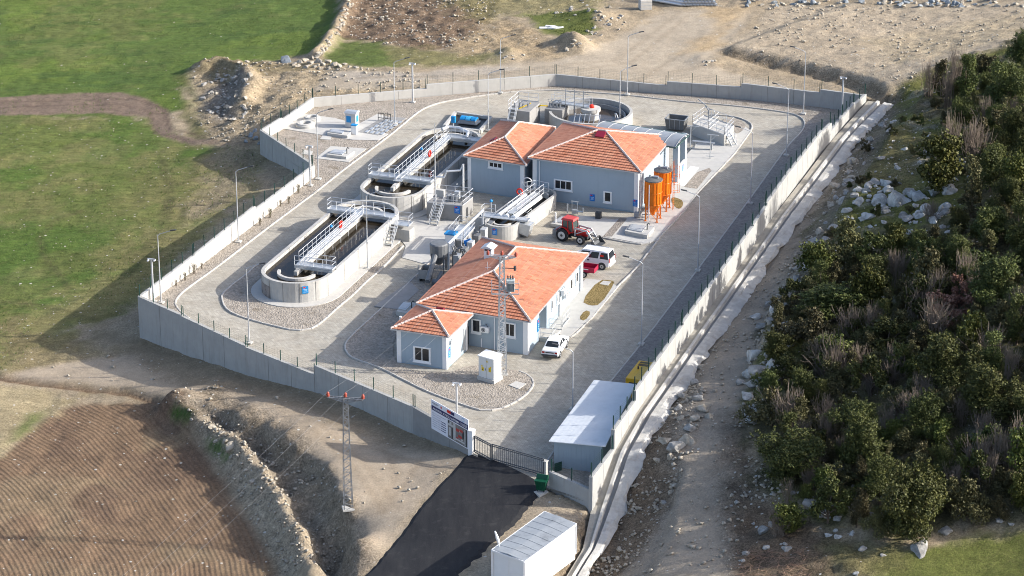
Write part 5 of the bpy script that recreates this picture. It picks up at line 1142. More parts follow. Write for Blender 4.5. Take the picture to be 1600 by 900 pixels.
info_sign(mF.at(*mF.px(925.5, 308.5), .04), mF.d, mF.n, .55, .75, 'blue notice midway on the shaded front of the process hall'); info_sign(mF.at(*mF.px(992.8, 317), .07), mF.d, mF.n, .5, .75, 'blue notice on the white corner pilaster behind the orange silos')
nFL, nFR, nBR, nBL = [P(*q, Z1) for q in ((724,243.5),(822,258.5),(868,199.5),(783,188.5))]
apN = P(793, 215, 5.3); cn = (nFL+nFR+nBR+nBL)/4; uN = ((nBL-nFL)+(nBR-nFR)).normalized(); hwN = (nFR-nFL).length/2
pn = (nFL+nFR)/2+uN*hwN; qn = (nBL+nBR)/2-uN*hwN; rn = hip_roof(ops, nFL, nFR, nBR, nBL, Z1, 5.32, (pn, qn, 'D1'))
nw = inset_poly([nFL, nFR, nBR, nBL], .38); wn_ = walls(ops, nw, -.2, Z1-.13, .42, .35)
nF = Face(nw[0], nw[1]); win_px(nF, wn_, 763, 253, 786, 263.5, 3)
roof_hatch(rn, P(772, 219.5, 4.75), D1, (D2*.9+Vector((0, 0, .42))).normalized(), .9, .6)
# lean-to canopy behind it
can = thing('metal_canopy', 'curved grey sheet canopy on thick pillars behind the process hall', 'canopy', mBR)
A_ = P(946, 189.5, 4.9); B_ = P(1076.5, 210.5, 4.9); off_ = (mBR-mBL); dC = (B_-A_).normalized(); nC_ = Vector((dC.y, -dC.x, 0)); mb = MB(); wC = 3.5; rows = []
for k in range(9): t_ = k/8; rows.append([p+nC_*(wC*t_)+Vector((0, 0, .35*math.sin(t_*math.pi*.75)-.55*t_*t_)) for p in (A_, B_)])
for k in range(8): mb.quad([rows[k][0], rows[k][1], rows[k+1][1], rows[k+1][0]]); mb.quad([rows[k+1][0]-up*.04, rows[k+1][1]-up*.04, rows[k][1]-up*.04, rows[k][0]-up*.04])
mb.build('roof_sheet', pm('sheet_grey', (0.30, 0.32, 0.34), .45, .15, 1.5, metal=.3, stain=.3), can, smooth=True)
mb = MB()
for j in range(8):
    t_ = j/7; pts = [r_[0].lerp(r_[1], t_)+up*.03 for r_ in rows]; mb.tube(pts, .03, 5)
mb.build('seams', M['lamp_grey'], can)
mb = MB(); mb.bar(A_-up*.06, B_-up*.06, .22, .16); mb.bar(rows[8][0]-up*.1, rows[8][1]-up*.1, .12, .14); mb.bar(A_-up*.06, rows[8][0]-up*.1, .1, .14); mb.bar(B_-up*.06, rows[8][1]-up*.1, .1, .14); mb.build('edge_beam', pm('dark_teal', (0.05, 0.09, 0.09), .5), can)
for q in ((1067, 268, 0.1), (1055.5, 284, .1)):
    b_ = P(*q); mb = MB(); mb.box(b_+up*2.15, (.55, .55, 4.3), 0, None, -AZ); pl_ = mb.build('pillar', M['plaster'], can); mb = MB(); mb.box(b_+up*2.15+D2*.285, (.02, .56, 4.3), 0, (D2, D1, up)); mb.build('pillar_lit_face', M['white_wall'], pl_)  # white sheet on the sunward face paints in the sunlit side of the pillar
mb = MB(); q = P(1066, 271, .1); mb.box(q+up*.75-D1*.3+D2*.1, (.18, 2.6, 1.5), 0, (D2, D1, up)); mb.build('parapet', M['white_wall'], can)
info_sign(q+up*.9-D1*.5+D2*.22, D1, D2, .45, .75, 'bright blue notice on the low white wall beside the orange silo ladder')

# ---------------------------------------------------------------- tin shed beside the wall
shd = thing('tin_shed', 'long shed with a white corrugated lean-to roof against the stepped wall', 'shed', P(871, 730))
sFL = P(857.5, 689.5, 2.55); sBL = P(928.5, 593.5, 2.75); sFR = P(946, 697.5, 2.75); sBR = P(993.8, 600, 2.95); nrm = (sFR-sFL).cross(sBL-sFL).normalized()
mb = MB(); n_ = 46
for k in range(n_):
    t0, t1 = k/n_, (k+1)/n_; tm = t0+.6*(t1-t0)
    for (ta, tb, ha, hb) in ((t0, tm, 0, .045), (tm, t1, .045, 0)):
        mb.quad([sFL.lerp(sBL, ta)+nrm*ha, sFR.lerp(sBR, ta)+nrm*ha, sFR.lerp(sBR, tb)+nrm*hb, sFL.lerp(sBL, tb)+nrm*hb])
mb.build('corrugated_roof', M['tin'], shd)
mb = MB(); mb.hexa([sFL-nrm*.06, sFR-nrm*.06, sBR-nrm*.06, sBL-nrm*.06], [sFL-nrm*.012, sFR-nrm*.012, sBR-nrm*.012, sBL-nrm*.012]); mb.build('roof_edge', M['white'], shd)
sw_ = inset_poly([Vector((p.x, p.y, 0)) for p in (sFL, sFR, sBR, sBL)], .35); mb = MB(); mb.hexa([(p.x, p.y, -.3) for p in sw_], [(p.x, p.y, z) for p, z in zip(sw_, (2.47, 2.66, 2.86, 2.66))])
sF = Face(sw_[0], sw_[1]); sSide = Face(sw_[3], sw_[0])
for f in (sF, sSide):
    for k in range(int(f.L/.22)): f.box(mb, .1+.22*k, -.2, .16+.22*k, 2.42, 0, .025)
mb.build('wall', M['tin_wall'], shd)
mb = MB(); sSide.box(mb, sSide.L-2.2, 0, sSide.L-1.2, 2.0, .02, .06); mb.build('door', M['tin'], shd)
gp_ = P(864, 741); mb = MB(); mb.box(gp_+up*.55, (.08, .08, 1.1)); mb.box(gp_+up*.55+Vector((.42, .25, 0)), (.75, .03, .8), 0, None, .6); o = mb.build('side_gate', M['green_post']); tag(o, 'small dark green gate at the front corner of the tin shed', 'gate')

# ---------------------------------------------------------------- prefabricated container cabin
cz = -.32; kFL, kFR, kBR, kBL = [P(*q, cz+2.6) for q in ((769,859),(819.5,877),(900,818.5),(851,799.5))]
con = thing('container_cabin', 'white prefabricated container cabin with a streaked tin roof beside the asphalt', 'container', ((kFL+kBR)/2).to_2d().to_3d()+Vector((0, 0, cz)))
ring = [kFL, kFR, kBR, kBL]; mb = MB(); mb.hexa([(p.x, p.y, cz-.5) for p in inset_poly(ring, .05)], [(p.x, p.y, cz+2.5) for p in inset_poly(ring, .05)]); wc_ = mb.build('wall', M['white'], con)
mb = MB()
for k in range(4): a, b = ring[k], ring[(k+1) % 4]; mb.bar(a-up*.06, b-up*.06, .14, .16); mb.bar(a-up*2.5, b-up*2.5, .12, .16); mb.bar(a+(-up)*.1, a-up*2.5, .16, .16)
f_ = Face(kFR, kBR)
for k in (1, 2): mb.bar(f_.at(f_.L*k/3, cz+.1, .0), f_.at(f_.L*k/3, cz+2.5, .0), .05, .05)
f2 = Face(kFL, kFR); mb.bar(f2.at(f2.L*.5, cz+.1), f2.at(f2.L*.5, cz+2.5), .03)
mb.build('frame', M['white'], con)
M['tin_streak'] = pm('streaked_tin', (0.31, 0.33, 0.345), .5, .12, 2, metal=.2, stain=.85, ssc=.55, scol=(0.14, 0.145, 0.15))
mb = MB(); cR = (kFL+kFR+kBR+kBL)/4+up*.07; rr_ = [p+up*.02 for p in ring]
mid0 = (rr_[0]+rr_[1])/2+up*.09; mid1 = (rr_[2]+rr_[3])/2+up*.09; mb.quad([rr_[0], mid0, mid1, rr_[3]]); mb.quad([mid0, rr_[1], rr_[2], mid1])
roof_c = mb.build('tin_roof', M['tin_streak'], con)
mb = MB()
for k in range(1, 8):
    t_ = k/8; mb.tube([rr_[0].lerp(rr_[3], t_)+up*.01, mid0.lerp(mid1, t_)+up*.01, rr_[1].lerp(rr_[2], t_)+up*.01], .013, 4)
mb.build('roof_seams', M['tin_streak'], roof_c)
ant = kFL+D1*.5+Vector((.35, .0, 0)); mb = MB(); mb.tube([ant, ant+up*.35], .03, 6); mb.tube([ant+up*.3, ant+up*.75+Vector((-.12, 0, 0)), ant+up*1.35+Vector((-.3, 0, 0))], [.1, .13, .06], 10); o = mb.build('aerial', M['white']); tag(o, 'white rod aerial on the roof corner of the container cabin', 'aerial')
# =================================================================== TREATMENT TANKS AND PLANT
def stadium(c0, c1, r, n=18):
    """outline round the two centres, counter-clockwise; local frame (u, v)"""
    pts = []
    for k in range(n+1): a = math.pi+math.pi*k/n; pts.append((c0[0]+r*math.cos(a), c0[1]+r*math.sin(a)))
    for k in range(n+1): a = math.pi*k/n; pts.append((c1[0]+r*math.cos(a), c1[1]+r*math.sin(a)))
    return pts
def ring_wall(mb, outer, inner, z0, z1, m=0):
    n = len(outer)
    for i in range(n):
        a, b, c, d = outer[i], outer[(i+1) % n], inner[(i+1) % n], inner[i]
        mb.quad([(a[0], a[1], z0), (b[0], b[1], z0), (b[0], b[1], z1), (a[0], a[1], z1)], m)
        mb.quad([(a[0], a[1], z1), (b[0], b[1], z1), (c[0], c[1], z1), (d[0], d[1], z1)], m)
        mb.quad([(d[0], d[1], z1), (c[0], c[1], z1), (c[0], c[1], z0), (d[0], d[1], z0)], m)
def arc_wall(mb, c, r, th, a0, a1, z0, z1, n=20, m=0):
    P_ = [[(c[0]+q*math.cos(a0+(a1-a0)*k/n), c[1]+q*math.sin(a0+(a1-a0)*k/n)) for q in (r, r-th)] for k in range(n+1)]
    for k in range(n):
        (a, d), (b, e) = P_[k], P_[k+1]
        mb.quad([(*a, z0), (*b, z0), (*b, z1), (*a, z1)], m); mb.quad([(*a, z1), (*b, z1), (*e, z1), (*d, z1)], m); mb.quad([(*d, z1), (*e, z1), (*e, z0), (*d, z0)], m)
    for k in (0, n): a, d = P_[k]; mb.quad([(*a, z0), (*d, z0), (*d, z1), (*a, z1)], m)
def lifebuoy(p, n_, label):
    mb = MB(); mb.torus(p, .30, .085, 18, 8, 0, n_); r = mb.build('lifebuoy', [M['lifered'], M['white']], smooth=True); tag(r, label, 'lifebuoy')
def stairs(parent, top, direc, h, w, n, name='stairs', rail=True):
    """steel flight going down from top along direc"""
    d = Vector(direc).normalized(); s = Vector((-d.y, d.x, 0)); mb = MB(); run = .24*n
    for k in range(n): mb.box(top+d*(.24*k+.12)-up*(h*(k+.5)/n), (.25, w, .05), 0, (d, s, up))
    for q in (-1, 1): mb.bar(top+s*(q*w/2), top+d*run+s*(q*w/2)-up*h, .05, .16)
    st_ = mb.build(name, M['galv'], parent)
    if rail:
        mb = MB()
        for q in (-1, 1):
            a, b = top+s*(q*w/2), top+d*run+s*(q*w/2)-up*h
            for k in range(4): p = a.lerp(b, k/3); mb.tube([p, p+up*.95], .022, 5)
            for z in (.95, .5): mb.tube([a+up*z, b+up*z], .022, 5)
        mb.build('railing', M['rail'], parent)
def grating(mb, a, b, w, z, t=.08):
    a, b = Vector(a), Vector(b); d = (b-a).normalized(); s = Vector((-d.y, d.x, 0)); mb.box((a+b)/2+up*(z-t/2), ((b-a).length, w, t), 0, (d, s, up))
def oxidation_tank(label, u0, v0_, v1_, variant):
    """stadium tank, axis along D1; front centre (u0, v0), rear centre (u0, v1)"""
    r = 3.46; th = .34; zt = 2.15; zw = 1.74; root = thing('oxidation_tank', label, 'tank', W(u0, (v0_+v1_)/2), -AZ); L = (v1_-v0_); c0 = (0, -L/2); c1 = (0, L/2)
    B = lambda mb, nm, mt, par=root, **k: mb.build(nm, mt, par, world=False, **k)
    mb = MB(); ring_wall(mb, stadium(c0, c1, r), stadium(c0, c1, r-th), -.1, zt); # formwork joints
    for a in np.linspace(math.pi*1.05, math.pi*1.95, 7): x, y = c0[0]+math.cos(a)*(r+.004), c0[1]+math.sin(a)*(r+.004); mb.box((x, y, zt/2), (.02, .035, zt-.06), 1, None, a)
    for k in range(1, 5):
        for s in (-1, 1): mb.box((s*(r+.003), -L/2+L*k/5, zt/2), (.02, .035, zt-.06), 1)
    tw = B(mb, 'tank_wall', [M['concrete'], M['joint']], smooth='auto')
    mb = MB(); pts = stadium(c0, c1, r-th+.02); mb.quad([(x, y, zw) for x, y in pts]); B(mb, 'water', M['water'])
    mb = MB(); mb.box((0, 0, zt/2+.02), (.34, L+.9, zt)); B(mb, 'divider_wall', M['concrete'])
    mb = MB(); arc_wall(mb, c0, 1.95, .28, math.pi*1.02, math.pi*1.98, .2, zt-.12); B(mb, 'baffle', M['concrete_light'], smooth='auto')
    mb = MB(); arc_wall(mb, c1, 1.95, .28, .02*math.pi, .98*math.pi, .2, zt-.12); B(mb, 'baffle', M['concrete_light'], smooth='auto')
    mb = MB(); outer = stadium((0, -L/2), (0, L/2), r+1.05); ring_wall(mb, outer, stadium(c0, c1, r+.005), -.05, .17); B(mb, 'apron', M['concrete_light'])
    zd = zt+.28; mb = MB(); grating(mb, (0, -L/2+1.0, 0), (0, L/2+.2, 0), .95, zd)                    # walkway on the divider
    grating(mb, (-.45, -L/2+.9, 0), (r+.05, -L/2+.9, 0), .95, zd-.005) if variant == 1 else grating(mb, (-r-.1, -L/2+2.2, 0), (r+.15, -L/2+2.2, 0), 1.05, zd-.005)
    grating(mb, (-r-.1, L/2-.9, 0), (r+.15, L/2-.9, 0), 1.1, zd-.005) if variant == 1 else grating(mb, (-.4, L/2-.4, 0), (r+.1, L/2-.4, 0), 1.0, zd-.005)
    wk = B(mb, 'walkway', M['galv'])
    yf = -L/2+.9 if variant == 1 else -L/2+2.2; yr = L/2-.9 if variant == 1 else L/2-.4
    for (xa, xb, y) in ((-.45 if variant == 1 else -r-.1, r+.05, yf), ((-r-.1 if variant == 1 else -.4), r+.1, yr)):
        for s in (-.5, .5): mb = MB(); mb.bar((xa, y+s, zd-.2), (xb, y+s, zd-.2), .08, .2); B(mb, 'beam', M['galv'], wk)
    mb = MB(); x_ = .46; rails(mb, [(-x_, -L/2+1.5, zd), (-x_, L/2-1.5, zd)]); rails(mb, [(x_, -L/2+(1.5 if variant == 1 else 2.8), zd), (x_, L/2-1.5, zd)])
    rails(mb, [(-x_ if variant == 1 else -r-.05, yf-.48, zd), (r, yf-.48, zd), (r, yf+.48, zd), (x_, yf+.48, zd)])
    if variant == 2: rails(mb, [(-r-.05, yf-.48, zd), (-r-.05, yf+.48, zd), (-x_, yf+.48, zd)])
    rails(mb, [(-x_, yr-.5, zd), (-r-.05 if variant == 1 else -.4, yr-.5, zd), (-r-.05 if variant == 1 else -.4, yr+.5, zd), (r, yr+.5, zd)]); rails(mb, [(x_, yr-.5, zd), (r-.7, yr-.5, zd)])
    B(mb, 'railing', M['rail'], wk)
    mb = MB()                                    # pipes along the walkway and aerator drops
    mb.tube([(-.25, -L/2+1.2, zd+.12), (-.25, L/2-1.6, zd+.12)], .07, 8); mb.tube([(.2, -L/2+1.4, zd+.1), (.2, L/2-1.6, zd+.1)], .045, 6)
    for k in range(6): y = -L/2+3+k*(L-5)/6; mb.tube([(-.25, y, zd+.12), (.75, y, zd+.12), (.75, y, zw-.1)], .028, 5)
    B(mb, 'air_pipe', M['rail'])
    mb = MB()
    for k in range(9): x, y = .9+.16*k, -L/2+4.6+1.05*k*.9; mb.tube([(x, y, zw-.02), (x, y, zd-.15-.4*(k % 2))], .018, 4)
    B(mb, 'diffuser_drops', M['rail'])
    mb = MB(); mb.lathe((-.55, 1.2, zd+.55), [(0,.0),(.12,.02),(.17,.12),(.10,.26),(0,.30)], 10); B(mb, 'motor', M['sky_blue'])
    mb = MB(); mb.box((0, -L/2+.55, zt-.15), (.42, .9, .42)); B(mb, 'channel_end', M['concrete_light'])
    if variant == 1:
        stairs_top = Vector((r+.1, yr-.95, 1.65)); mb = MB(); mb.box((r+1.0, yr+.2, .62), (1.9, 1.35, 1.25)); B(mb, 'landing_block', M['concrete'])
        mb = MB(); grating(mb, (r, yr+.05, 0), (r+1.9, yr+.05, 0), 1.2, 1.75); B(mb, 'landing', M['galv'])
        mb = MB()
        for k in range(6): mb.box((r+.42, yr-1.0-.27*k, 1.62-.27*k), (.8, .28, .05))
        for s in (.02, .82): mb.bar((r+s, yr-.85, 1.75), (r+s, yr-2.6, .05), .05, .18)
        B(mb, 'stairs', M['galv'])
        mb = MB()
        for s in (.02, .82):
            for q in (0, .5, 1): y, z = yr-.85-1.75*q, 1.75-1.7*q; mb.tube([(r+s, y, z), (r+s, y, z+1)], .022, 5)
            for q in (.5, 1.): mb.tube([(r+s, yr-.85, 1.75+q), (r+s, yr-2.6, .05+q)], .022, 5)
        rails(mb, [(r+.3, yr+.62, 1.75), (r+1.9, yr+.62, 1.75), (r+1.9, yr-.5, 1.75)]); B(mb, 'railing', M['rail'])
    else:
        mb = MB(); mb.tube([(r-.2, -L/2+3.0, zd+.15), (r+1.0, -L/2+3.1, zd+.2), (r+1.3, -L/2+3.1, zd+.9), (r+2.6, -L/2+3.6, zd+1.0), (r+2.9, -L/2+3.7, zd+1.7), (r+2.9, -L/2+3.7, zd-1.2)], .11, 8); B(mb, 'air_header', M['rail'])
        mb = MB(); mb.tube([(-1.0, L/2+.2, zd+.45), (-.6, L/2+1.1, zd+.5), (.6, L/2+1.3, zd+.45), (1.9, L/2+.6, zd+.35), (2.0, L/2-.2, zd)], .2, 10); B(mb, 'inlet_pipe', M['rail'], smooth='auto')
    return root
uA = -101.42
ox1 = oxidation_tank('grey concrete oval tank nearest the field wall, with steel stairs at its far end', uA, 224.6, 241.6, 1)
ox2 = oxidation_tank('grey concrete oval tank beside the process hall with a curved inlet pipe', uA, 249.5, 266.1, 2)
# bare patch where the facing came off
mb = MB(); cA = W(uA, 224.6)
pa = [(cA+D2*(3.468*math.cos(a))+D1*(3.468*math.sin(a))) for a in np.linspace(math.pi*1.06, math.pi*1.36, 8)]
for k in range(7): mb.quad([pa[k]+up*.12, pa[k+1]+up*.12, pa[k+1]+up*1.42, pa[k]+up*1.42])
pt_ = mb.build('facing_patch', pm('bare_patch', (0.24, 0.215, 0.20), .9, .2, 5, stain=.8, ssc=2.3, scol=(0.05, 0.045, 0.045)), ox1)
aS_ = math.pi*1.70; n_ = D2*math.cos(aS_)+D1*math.sin(aS_); info_sign(cA+n_*3.49+up*1.45, Vector((-n_.y, n_.x, 0)), n_, .6, .75, 'bright blue notice on the curved end of the nearest oval tank')
lifebuoy(P(532.5, 350.5, 2.9), D2, 'red lifebuoy on the walkway rail of the nearest oval tank'); lifebuoy(P(671.5, 240, 2.9), D2, 'red lifebuoy on the walkway rail of the oval tank beside the hall')
def float_post(p, label):
    r = thing('level_sensor', label, 'sensor', p); mb = MB(); mb.tube([p, p+up*1.15], .04, 6); mb.build('post', M['rail'], r); mb = MB(); mb.lathe(p+up*1.1, [(0,0),(.14,.03),(.16,.14),(.1,.26),(0,.28)], 10); mb.build('sensor_head', M['sky_blue'], r, smooth=True)
float_post(P(553, 410, .1), 'thin post with a blue sensor head beside the near oval tank wall')

# ---------------------------------------------------------------- small double-channel tank before the hall
u_s, v_a = UV(P(785, 352, 1.55)); cS = P(784.5, 346, 1.55)
st_ = thing('sludge_tank', 'small pale oval tank crowded with pipes and railings before the process hall', 'tank', Vector((cS.x, cS.y, 0)), -AZ)
Bt = lambda mb, nm, mt, par=st_, **k: mb.build(nm, mt, par, world=False, **k)
rS = 1.75; LS = 9.0; zS = 1.6
mb = MB(); ring_wall(mb, stadium((0, 0), (.9, LS), rS), stadium((0, 0), (.9, LS), rS-.27), -.1, zS); Bt(mb, 'tank_wall', M['concrete'], smooth='auto')
mb = MB(); mb.quad([(x, y, .9) for x, y in stadium((0, 0), (.9, LS), rS-.26)]); Bt(mb, 'water', M['water'])
mb = MB(); arc_wall(mb, (0, .1), 1.0, .2, math.pi*1.03, math.pi*1.97, .2, zS-.1); arc_wall(mb, (.9, LS-.1), 1.0, .2, .03*math.pi, .97*math.pi, .2, zS-.1); Bt(mb, 'baffle', M['concrete_light'], smooth='auto')
mb = MB(); mb.box((-2.2, 1.1, .75), (1.6, 1.9, 1.7)); mb.box((-2.2, 1.1, 1.605), (1.62, 1.92, .02)); sb_ = Bt(mb, 'side_chamber', M['concrete'])
mb = MB(); mb.box((-2.2, 1.1, 1.625), (.95, 1.2, .02)); Bt(mb, 'chamber_opening', M['dark'], sb_)
for x in (-.75, .05, .85): mb = MB(); mb.tube([(x, 1.2, zS+.1), (x+.62, LS-1.4, zS+.1)], .24, 12); mb.tube([(x, 1.0, zS+.1), (x, 1.2, zS+.1)], .28, 12); Bt(mb, 'pipe', M['white'], smooth='auto')
mb = MB(); grating(mb, (-2.4, .9, 0), (2.6, .9, 0), 1.1, zS+.12); grating(mb, (.45, 1.4, 0), (1.0, LS-1.0, 0), .55, zS+.42); Bt(mb, 'walkway', M['galv'])
mb = MB(); z = zS+.12; rails(mb, [(-2.4, .4, z), (-2.4, 1.4, z), (-1.2, 1.4, z)]); rails(mb, [(.1, 1.4, z+.3), (.75, LS-1, z+.3)]); rails(mb, [(1.1, 1.4, z+.3), (1.7, LS-1, z+.3)]); rails(mb, [(1.3, .4, z), (2.6, .4, z), (2.6, 1.5, z)]); rails(mb, [(-.6, LS-.3, z), (.3, LS+.6, z), (1.8, LS+.3, z)]); Bt(mb, 'railing', M['rail'])
mb = MB(); mb.hexa([(1.6, .1, 0.5), (2.7, .1, .2), (2.7, 1.3, .2), (1.6, 1.3, .5)], [(1.6, .1, zS-.05), (3.0, .1, zS-.2), (3.0, 1.3, zS-.2), (1.6, 1.3, zS-.05)]); Bt(mb, 'outlet_trough', M['galv'])
mb = MB(); mb.torus((-.4, LS-.2, zS+1.1), .5, .05, 16, 6, 0, (.3, -1, 0)); mb.tube([(-.4, LS-.2, zS+.1), (-.4, LS-.2, zS+1.1)], .06, 6); Bt(mb, 'handwheel', M['rail'])
mb = MB(); mb.box((2.05, .9, .45), (.6, .7, .9)); Bt(mb, 'pump_block', M['concrete_dark'])
a_ = math.pi*1.47; n_ = D2*math.cos(a_)+D1*math.sin(a_); cS0 = Vector((cS.x, cS.y, 0)); info_sign(cS0+n_*1.78+up*1.05, Vector((-n_.y, n_.x, 0)), n_, .5, .7, 'blue notice on the rounded end of the small oval tank')
lifebuoy(P(812, 299.5, 2.7), D1, 'red lifebuoy on the rail of the small pipe-filled tank')
float_post(cS0+D2*-1.9+D1*2.0+up*1.6, 'slim post with a pale sensor head on the small oval tank')

# ---------------------------------------------------------------- valve chamber with stairs
vFL, vFR, vBR = P(666.4, 316, 1.75), P(722.5, 322, 1.75), P(739, 308.5, 1.75); vBL = vFL+(vBR-vFR)
vc = thing('valve_chamber', 'grey concrete valve chamber with steel stairs and railed top', 'chamber', ((vFL+vBR)/2).to_2d().to_3d())
mb = MB(); mb.prism([(p.x, p.y) for p in (vFL, vFR, vBR, vBL)], -.1, 1.75); mb.build('chamber_wall', M['concrete_dark'], vc, bevel=.02)
mb = MB(); q = vFL.lerp(vBR, .62)+up*.012; mb.box(q, (1.7, 1.6, .02), 0, (D2, D1, up)); mb.build('hatch_opening', M['dark'], vc)
e1v = (vFR-vFL).normalized(); e2v = (vBR-vFR).normalized()
mb = MB(); rails(mb, [vFL, vFL+e1v*1.0]); rails(mb, [vFL+e1v*2.0, vFR, vBR, vBL, vFL]); mb.build('railing', M['rail'], vc)
stairs(vc, vFL+e1v*1.5, -e2v, 1.75, .85, 8)
for k in range(3):
    mb = MB(); q = vFL+e1v*(1.9+.45*k)+e2v*(1.0); mb.tube([q, q+up*.7], .13, 8); mb.torus(q+up*.8, .22, .03, 14, 5); mb.build('valve', M['steel'], vc)
mb = MB(); q = vFL+e1v*2.5+e2v*2.0; mb.tube([q+up*1.6, q+up*1.6-e2v*.2], .05); mb.box(q+up*.4, (.5, .5, .8), 0, (D2, D1, up)); mb.build('pump', M['galv'], vc)
fV = Face(vFL, vFR); info_sign(fV.at(fV.L-.55, 1.3, .04), fV.d, fV.n, .6, .8, 'blue notice on the grey valve chamber beside its stairs')
fV2 = Face(vFR, vBR); mb = MB(); c = fV2.at(fV2.L*.42, 0, .01)
mb.quad([c-fV2.d*.28+up*.05, c+fV2.d*.28+up*.05, c+fV2.d*.28+up*.95]+[c+fV2.d*(.28*math.cos(a))+up*(.95+.28*math.sin(a)) for a in np.linspace(.2, math.pi-.2, 6)]+[c-fV2.d*.28+up*.95]); mb.build('arched_opening', M['dark'], vc)
mb = MB(); q = vBL+e1v*.6-e2v*.6; mb.box(q+up*.35, (.9, .5, .75), 0, (D2, D1, up)); mb.build('upstand', M['concrete_light'], vc)

# ---------------------------------------------------------------- circular clarifier and inlet block
cc = Vector((8.9, 295.9, 0)); rC = 4.75; zC = 1.5
cl = thing('round_clarifier', 'round open concrete clarifier with a central column and steel bridge', 'tank', cc)
cq = lambda r, n=48: [(cc.x+r*math.cos(2*math.pi*k/n), cc.y+r*math.sin(2*math.pi*k/n)) for k in range(n)]
mb = MB(); ring_wall(mb, cq(rC), cq(rC-.32), -.1, zC); mb.build('tank_wall', M['concrete'], cl, smooth='auto')
mb = MB(); ring_wall(mb, cq(rC-.8), cq(rC-.88), .4, 1.05); mb.build('weir', M['steel'], cl, smooth='auto')
mb = MB(); mb.quad([(x, y, .55) for x, y in cq(rC-.31)]); mb.build('water', pm('brown_water', (0.055, 0.04, 0.028), .12, .3, .5, spec=.5), cl)
mb = MB(); mb.lathe((cc.x, cc.y, 0), [(.95,.1),(.95,1.45),(1.12,1.5),(1.12,1.85),(0.0,1.88)], 24); mb.build('centre_column', M['concrete_light'], cl, smooth='auto')
mb = MB(); a_ = cc+up*2.0; b_ = cc-D2*4.6+D1*.3+up*1.95; grating(mb, (a_.x, a_.y, 0), (b_.x, b_.y, 0), .9, 1.98); br_ = mb.build('bridge', M['galv'], cl)
mb = MB(); d_ = (b_-a_); d_.z = 0; d_.normalize(); s_ = Vector((-d_.y, d_.x, 0))
for q in (-.45, .45): rails(mb, [cc+s_*q+up*1.98, b_+s_*q+up*.03])
mb.build('railing', M['rail'], br_)
mb = MB()
for k in range(3): p = cc+d_*(1.0+1.05*k)-s_*.0+up*1.98; p = cc+d_*(.9+1.1*k)+Vector((0, -.5, 1.98)); mb.tube([p-up*1.0, p+up*1.9], .05, 6); mb.bar(p+up*1.6, p+up*1.45+Vector((.6, 0, 0)), .06)
mb.build('davit_post', M['steel'], br_)
mb = MB(); mb.lathe((cc.x+.1, cc.y, 1.88), [(0,0),(.3,0),(.3,.22),(.18,.32),(0,.34)], 12); mb.build('drive_motor', M['lifered'], cl, smooth=True)
mb = MB(); mb.torus(cc+D2*2.9+D1*.6+up*.75, .55, .06, 16, 6, 0, (1, .3, .2)); mb.build('skimmer_hoop', M['rail'], cl)
mb = MB(); p0 = cc-Vector((2.3, 3.9, 0)); 
for k in range(6): q = p0+Vector((.55*k, -.12*k, 0)); mb.bar(q+Vector((0, -.9, .2)), q+Vector((.5, .35, zC+.9)), .06)
mb.bar(p0+Vector((.3, .3, zC+.8)), p0+Vector((3.2, -.3, zC+.8)), .05); mb.build('ladder_rails', M['rail'], cl)
info_sign(P(978.5, 188, .9), Vector((1, .35, 0)), Vector((.35, -1, 0)), .45, .75, 'bright blue notice on the sunny rim of the round clarifier')
iFL, iFR = P(851, 170, 1.7), P(879, 172.5, 1.7); ib = thing('inlet_block', 'grey concrete inlet block with pipes against the round clarifier', 'chamber', iFL.to_2d().to_3d())
mb = MB(); q = [iFL, iFR, iFR+D1*2.2, iFL+D1*2.2]; mb.prism([(p.x, p.y) for p in q], -.1, 1.7); mb.build('chamber_wall', M['concrete_dark'], ib, bevel=.02)
for k in range(4):
    p = iFL+D2*(.3+.42*k)+D1*.9; mb = MB(); mb.tube([p, p+up*(.5+.2*(k % 2))], .1, 6); mb.torus(p+up*.75, .2, .03, 10, 4, 0, (.2*k, 1, .4)); mb.build('valve', M['steel'], ib); mb = MB(); mb.tube([iFL+D2*.2+D1*.5+up*.2, iFL-D2*.5+up*.35, iFL-D2*1.3+up*-.3, iFL-D2*2.2+up*-.8], .07, 7); mb.build('yellow_hose', M['yellow_sign'], ib)
jFL, jFR = P(794, 170.5, 2.2), P(827.5, 175, 2.2); jb = thing('ladder_chamber', 'tall grey concrete chamber with a leaning steel ladder behind the hall', 'chamber', jFL.to_2d().to_3d())
mb = MB(); q = [jFL, jFR, jFR+D1*3.6, jFL+D1*3.6]; mb.prism([(p.x, p.y) for p in q], -.1, 2.2); mb.build('chamber_wall', M['concrete_dark'], jb, bevel=.02)
stairs(jb, jFL+D2*.75+up*.3, -D1-Vector((0, 0, 0)), 2.4, .7, 7, rail=True)
mb = MB(); rails(mb, [jFL, jFL+D1*3.5, jFL+D1*3.5+D2*2.4]); mb.build('railing', M['rail'], jb)
for k in range(4):
    p = jFL+D2*(.4+.5*k)+D1*(1+.4*(k % 2)); mb = MB(); mb.tube([p, p+up*.45], .09, 6); mb.torus(p+up*.6, .22, .035, 12, 4, 0, (1, .3*k, .4)); mb.build('valve', M['steel'], jb); mb = MB(); mb.tube([jFL+D2*1.2+D1*.3+up*.1, jFL+D2*1.7+D1*1.2+up*.25, jFL+D2*2.0+D1*2.0+up*.3], .06, 6); mb.build('yellow_pipe', M['yellow_sign'], jb)

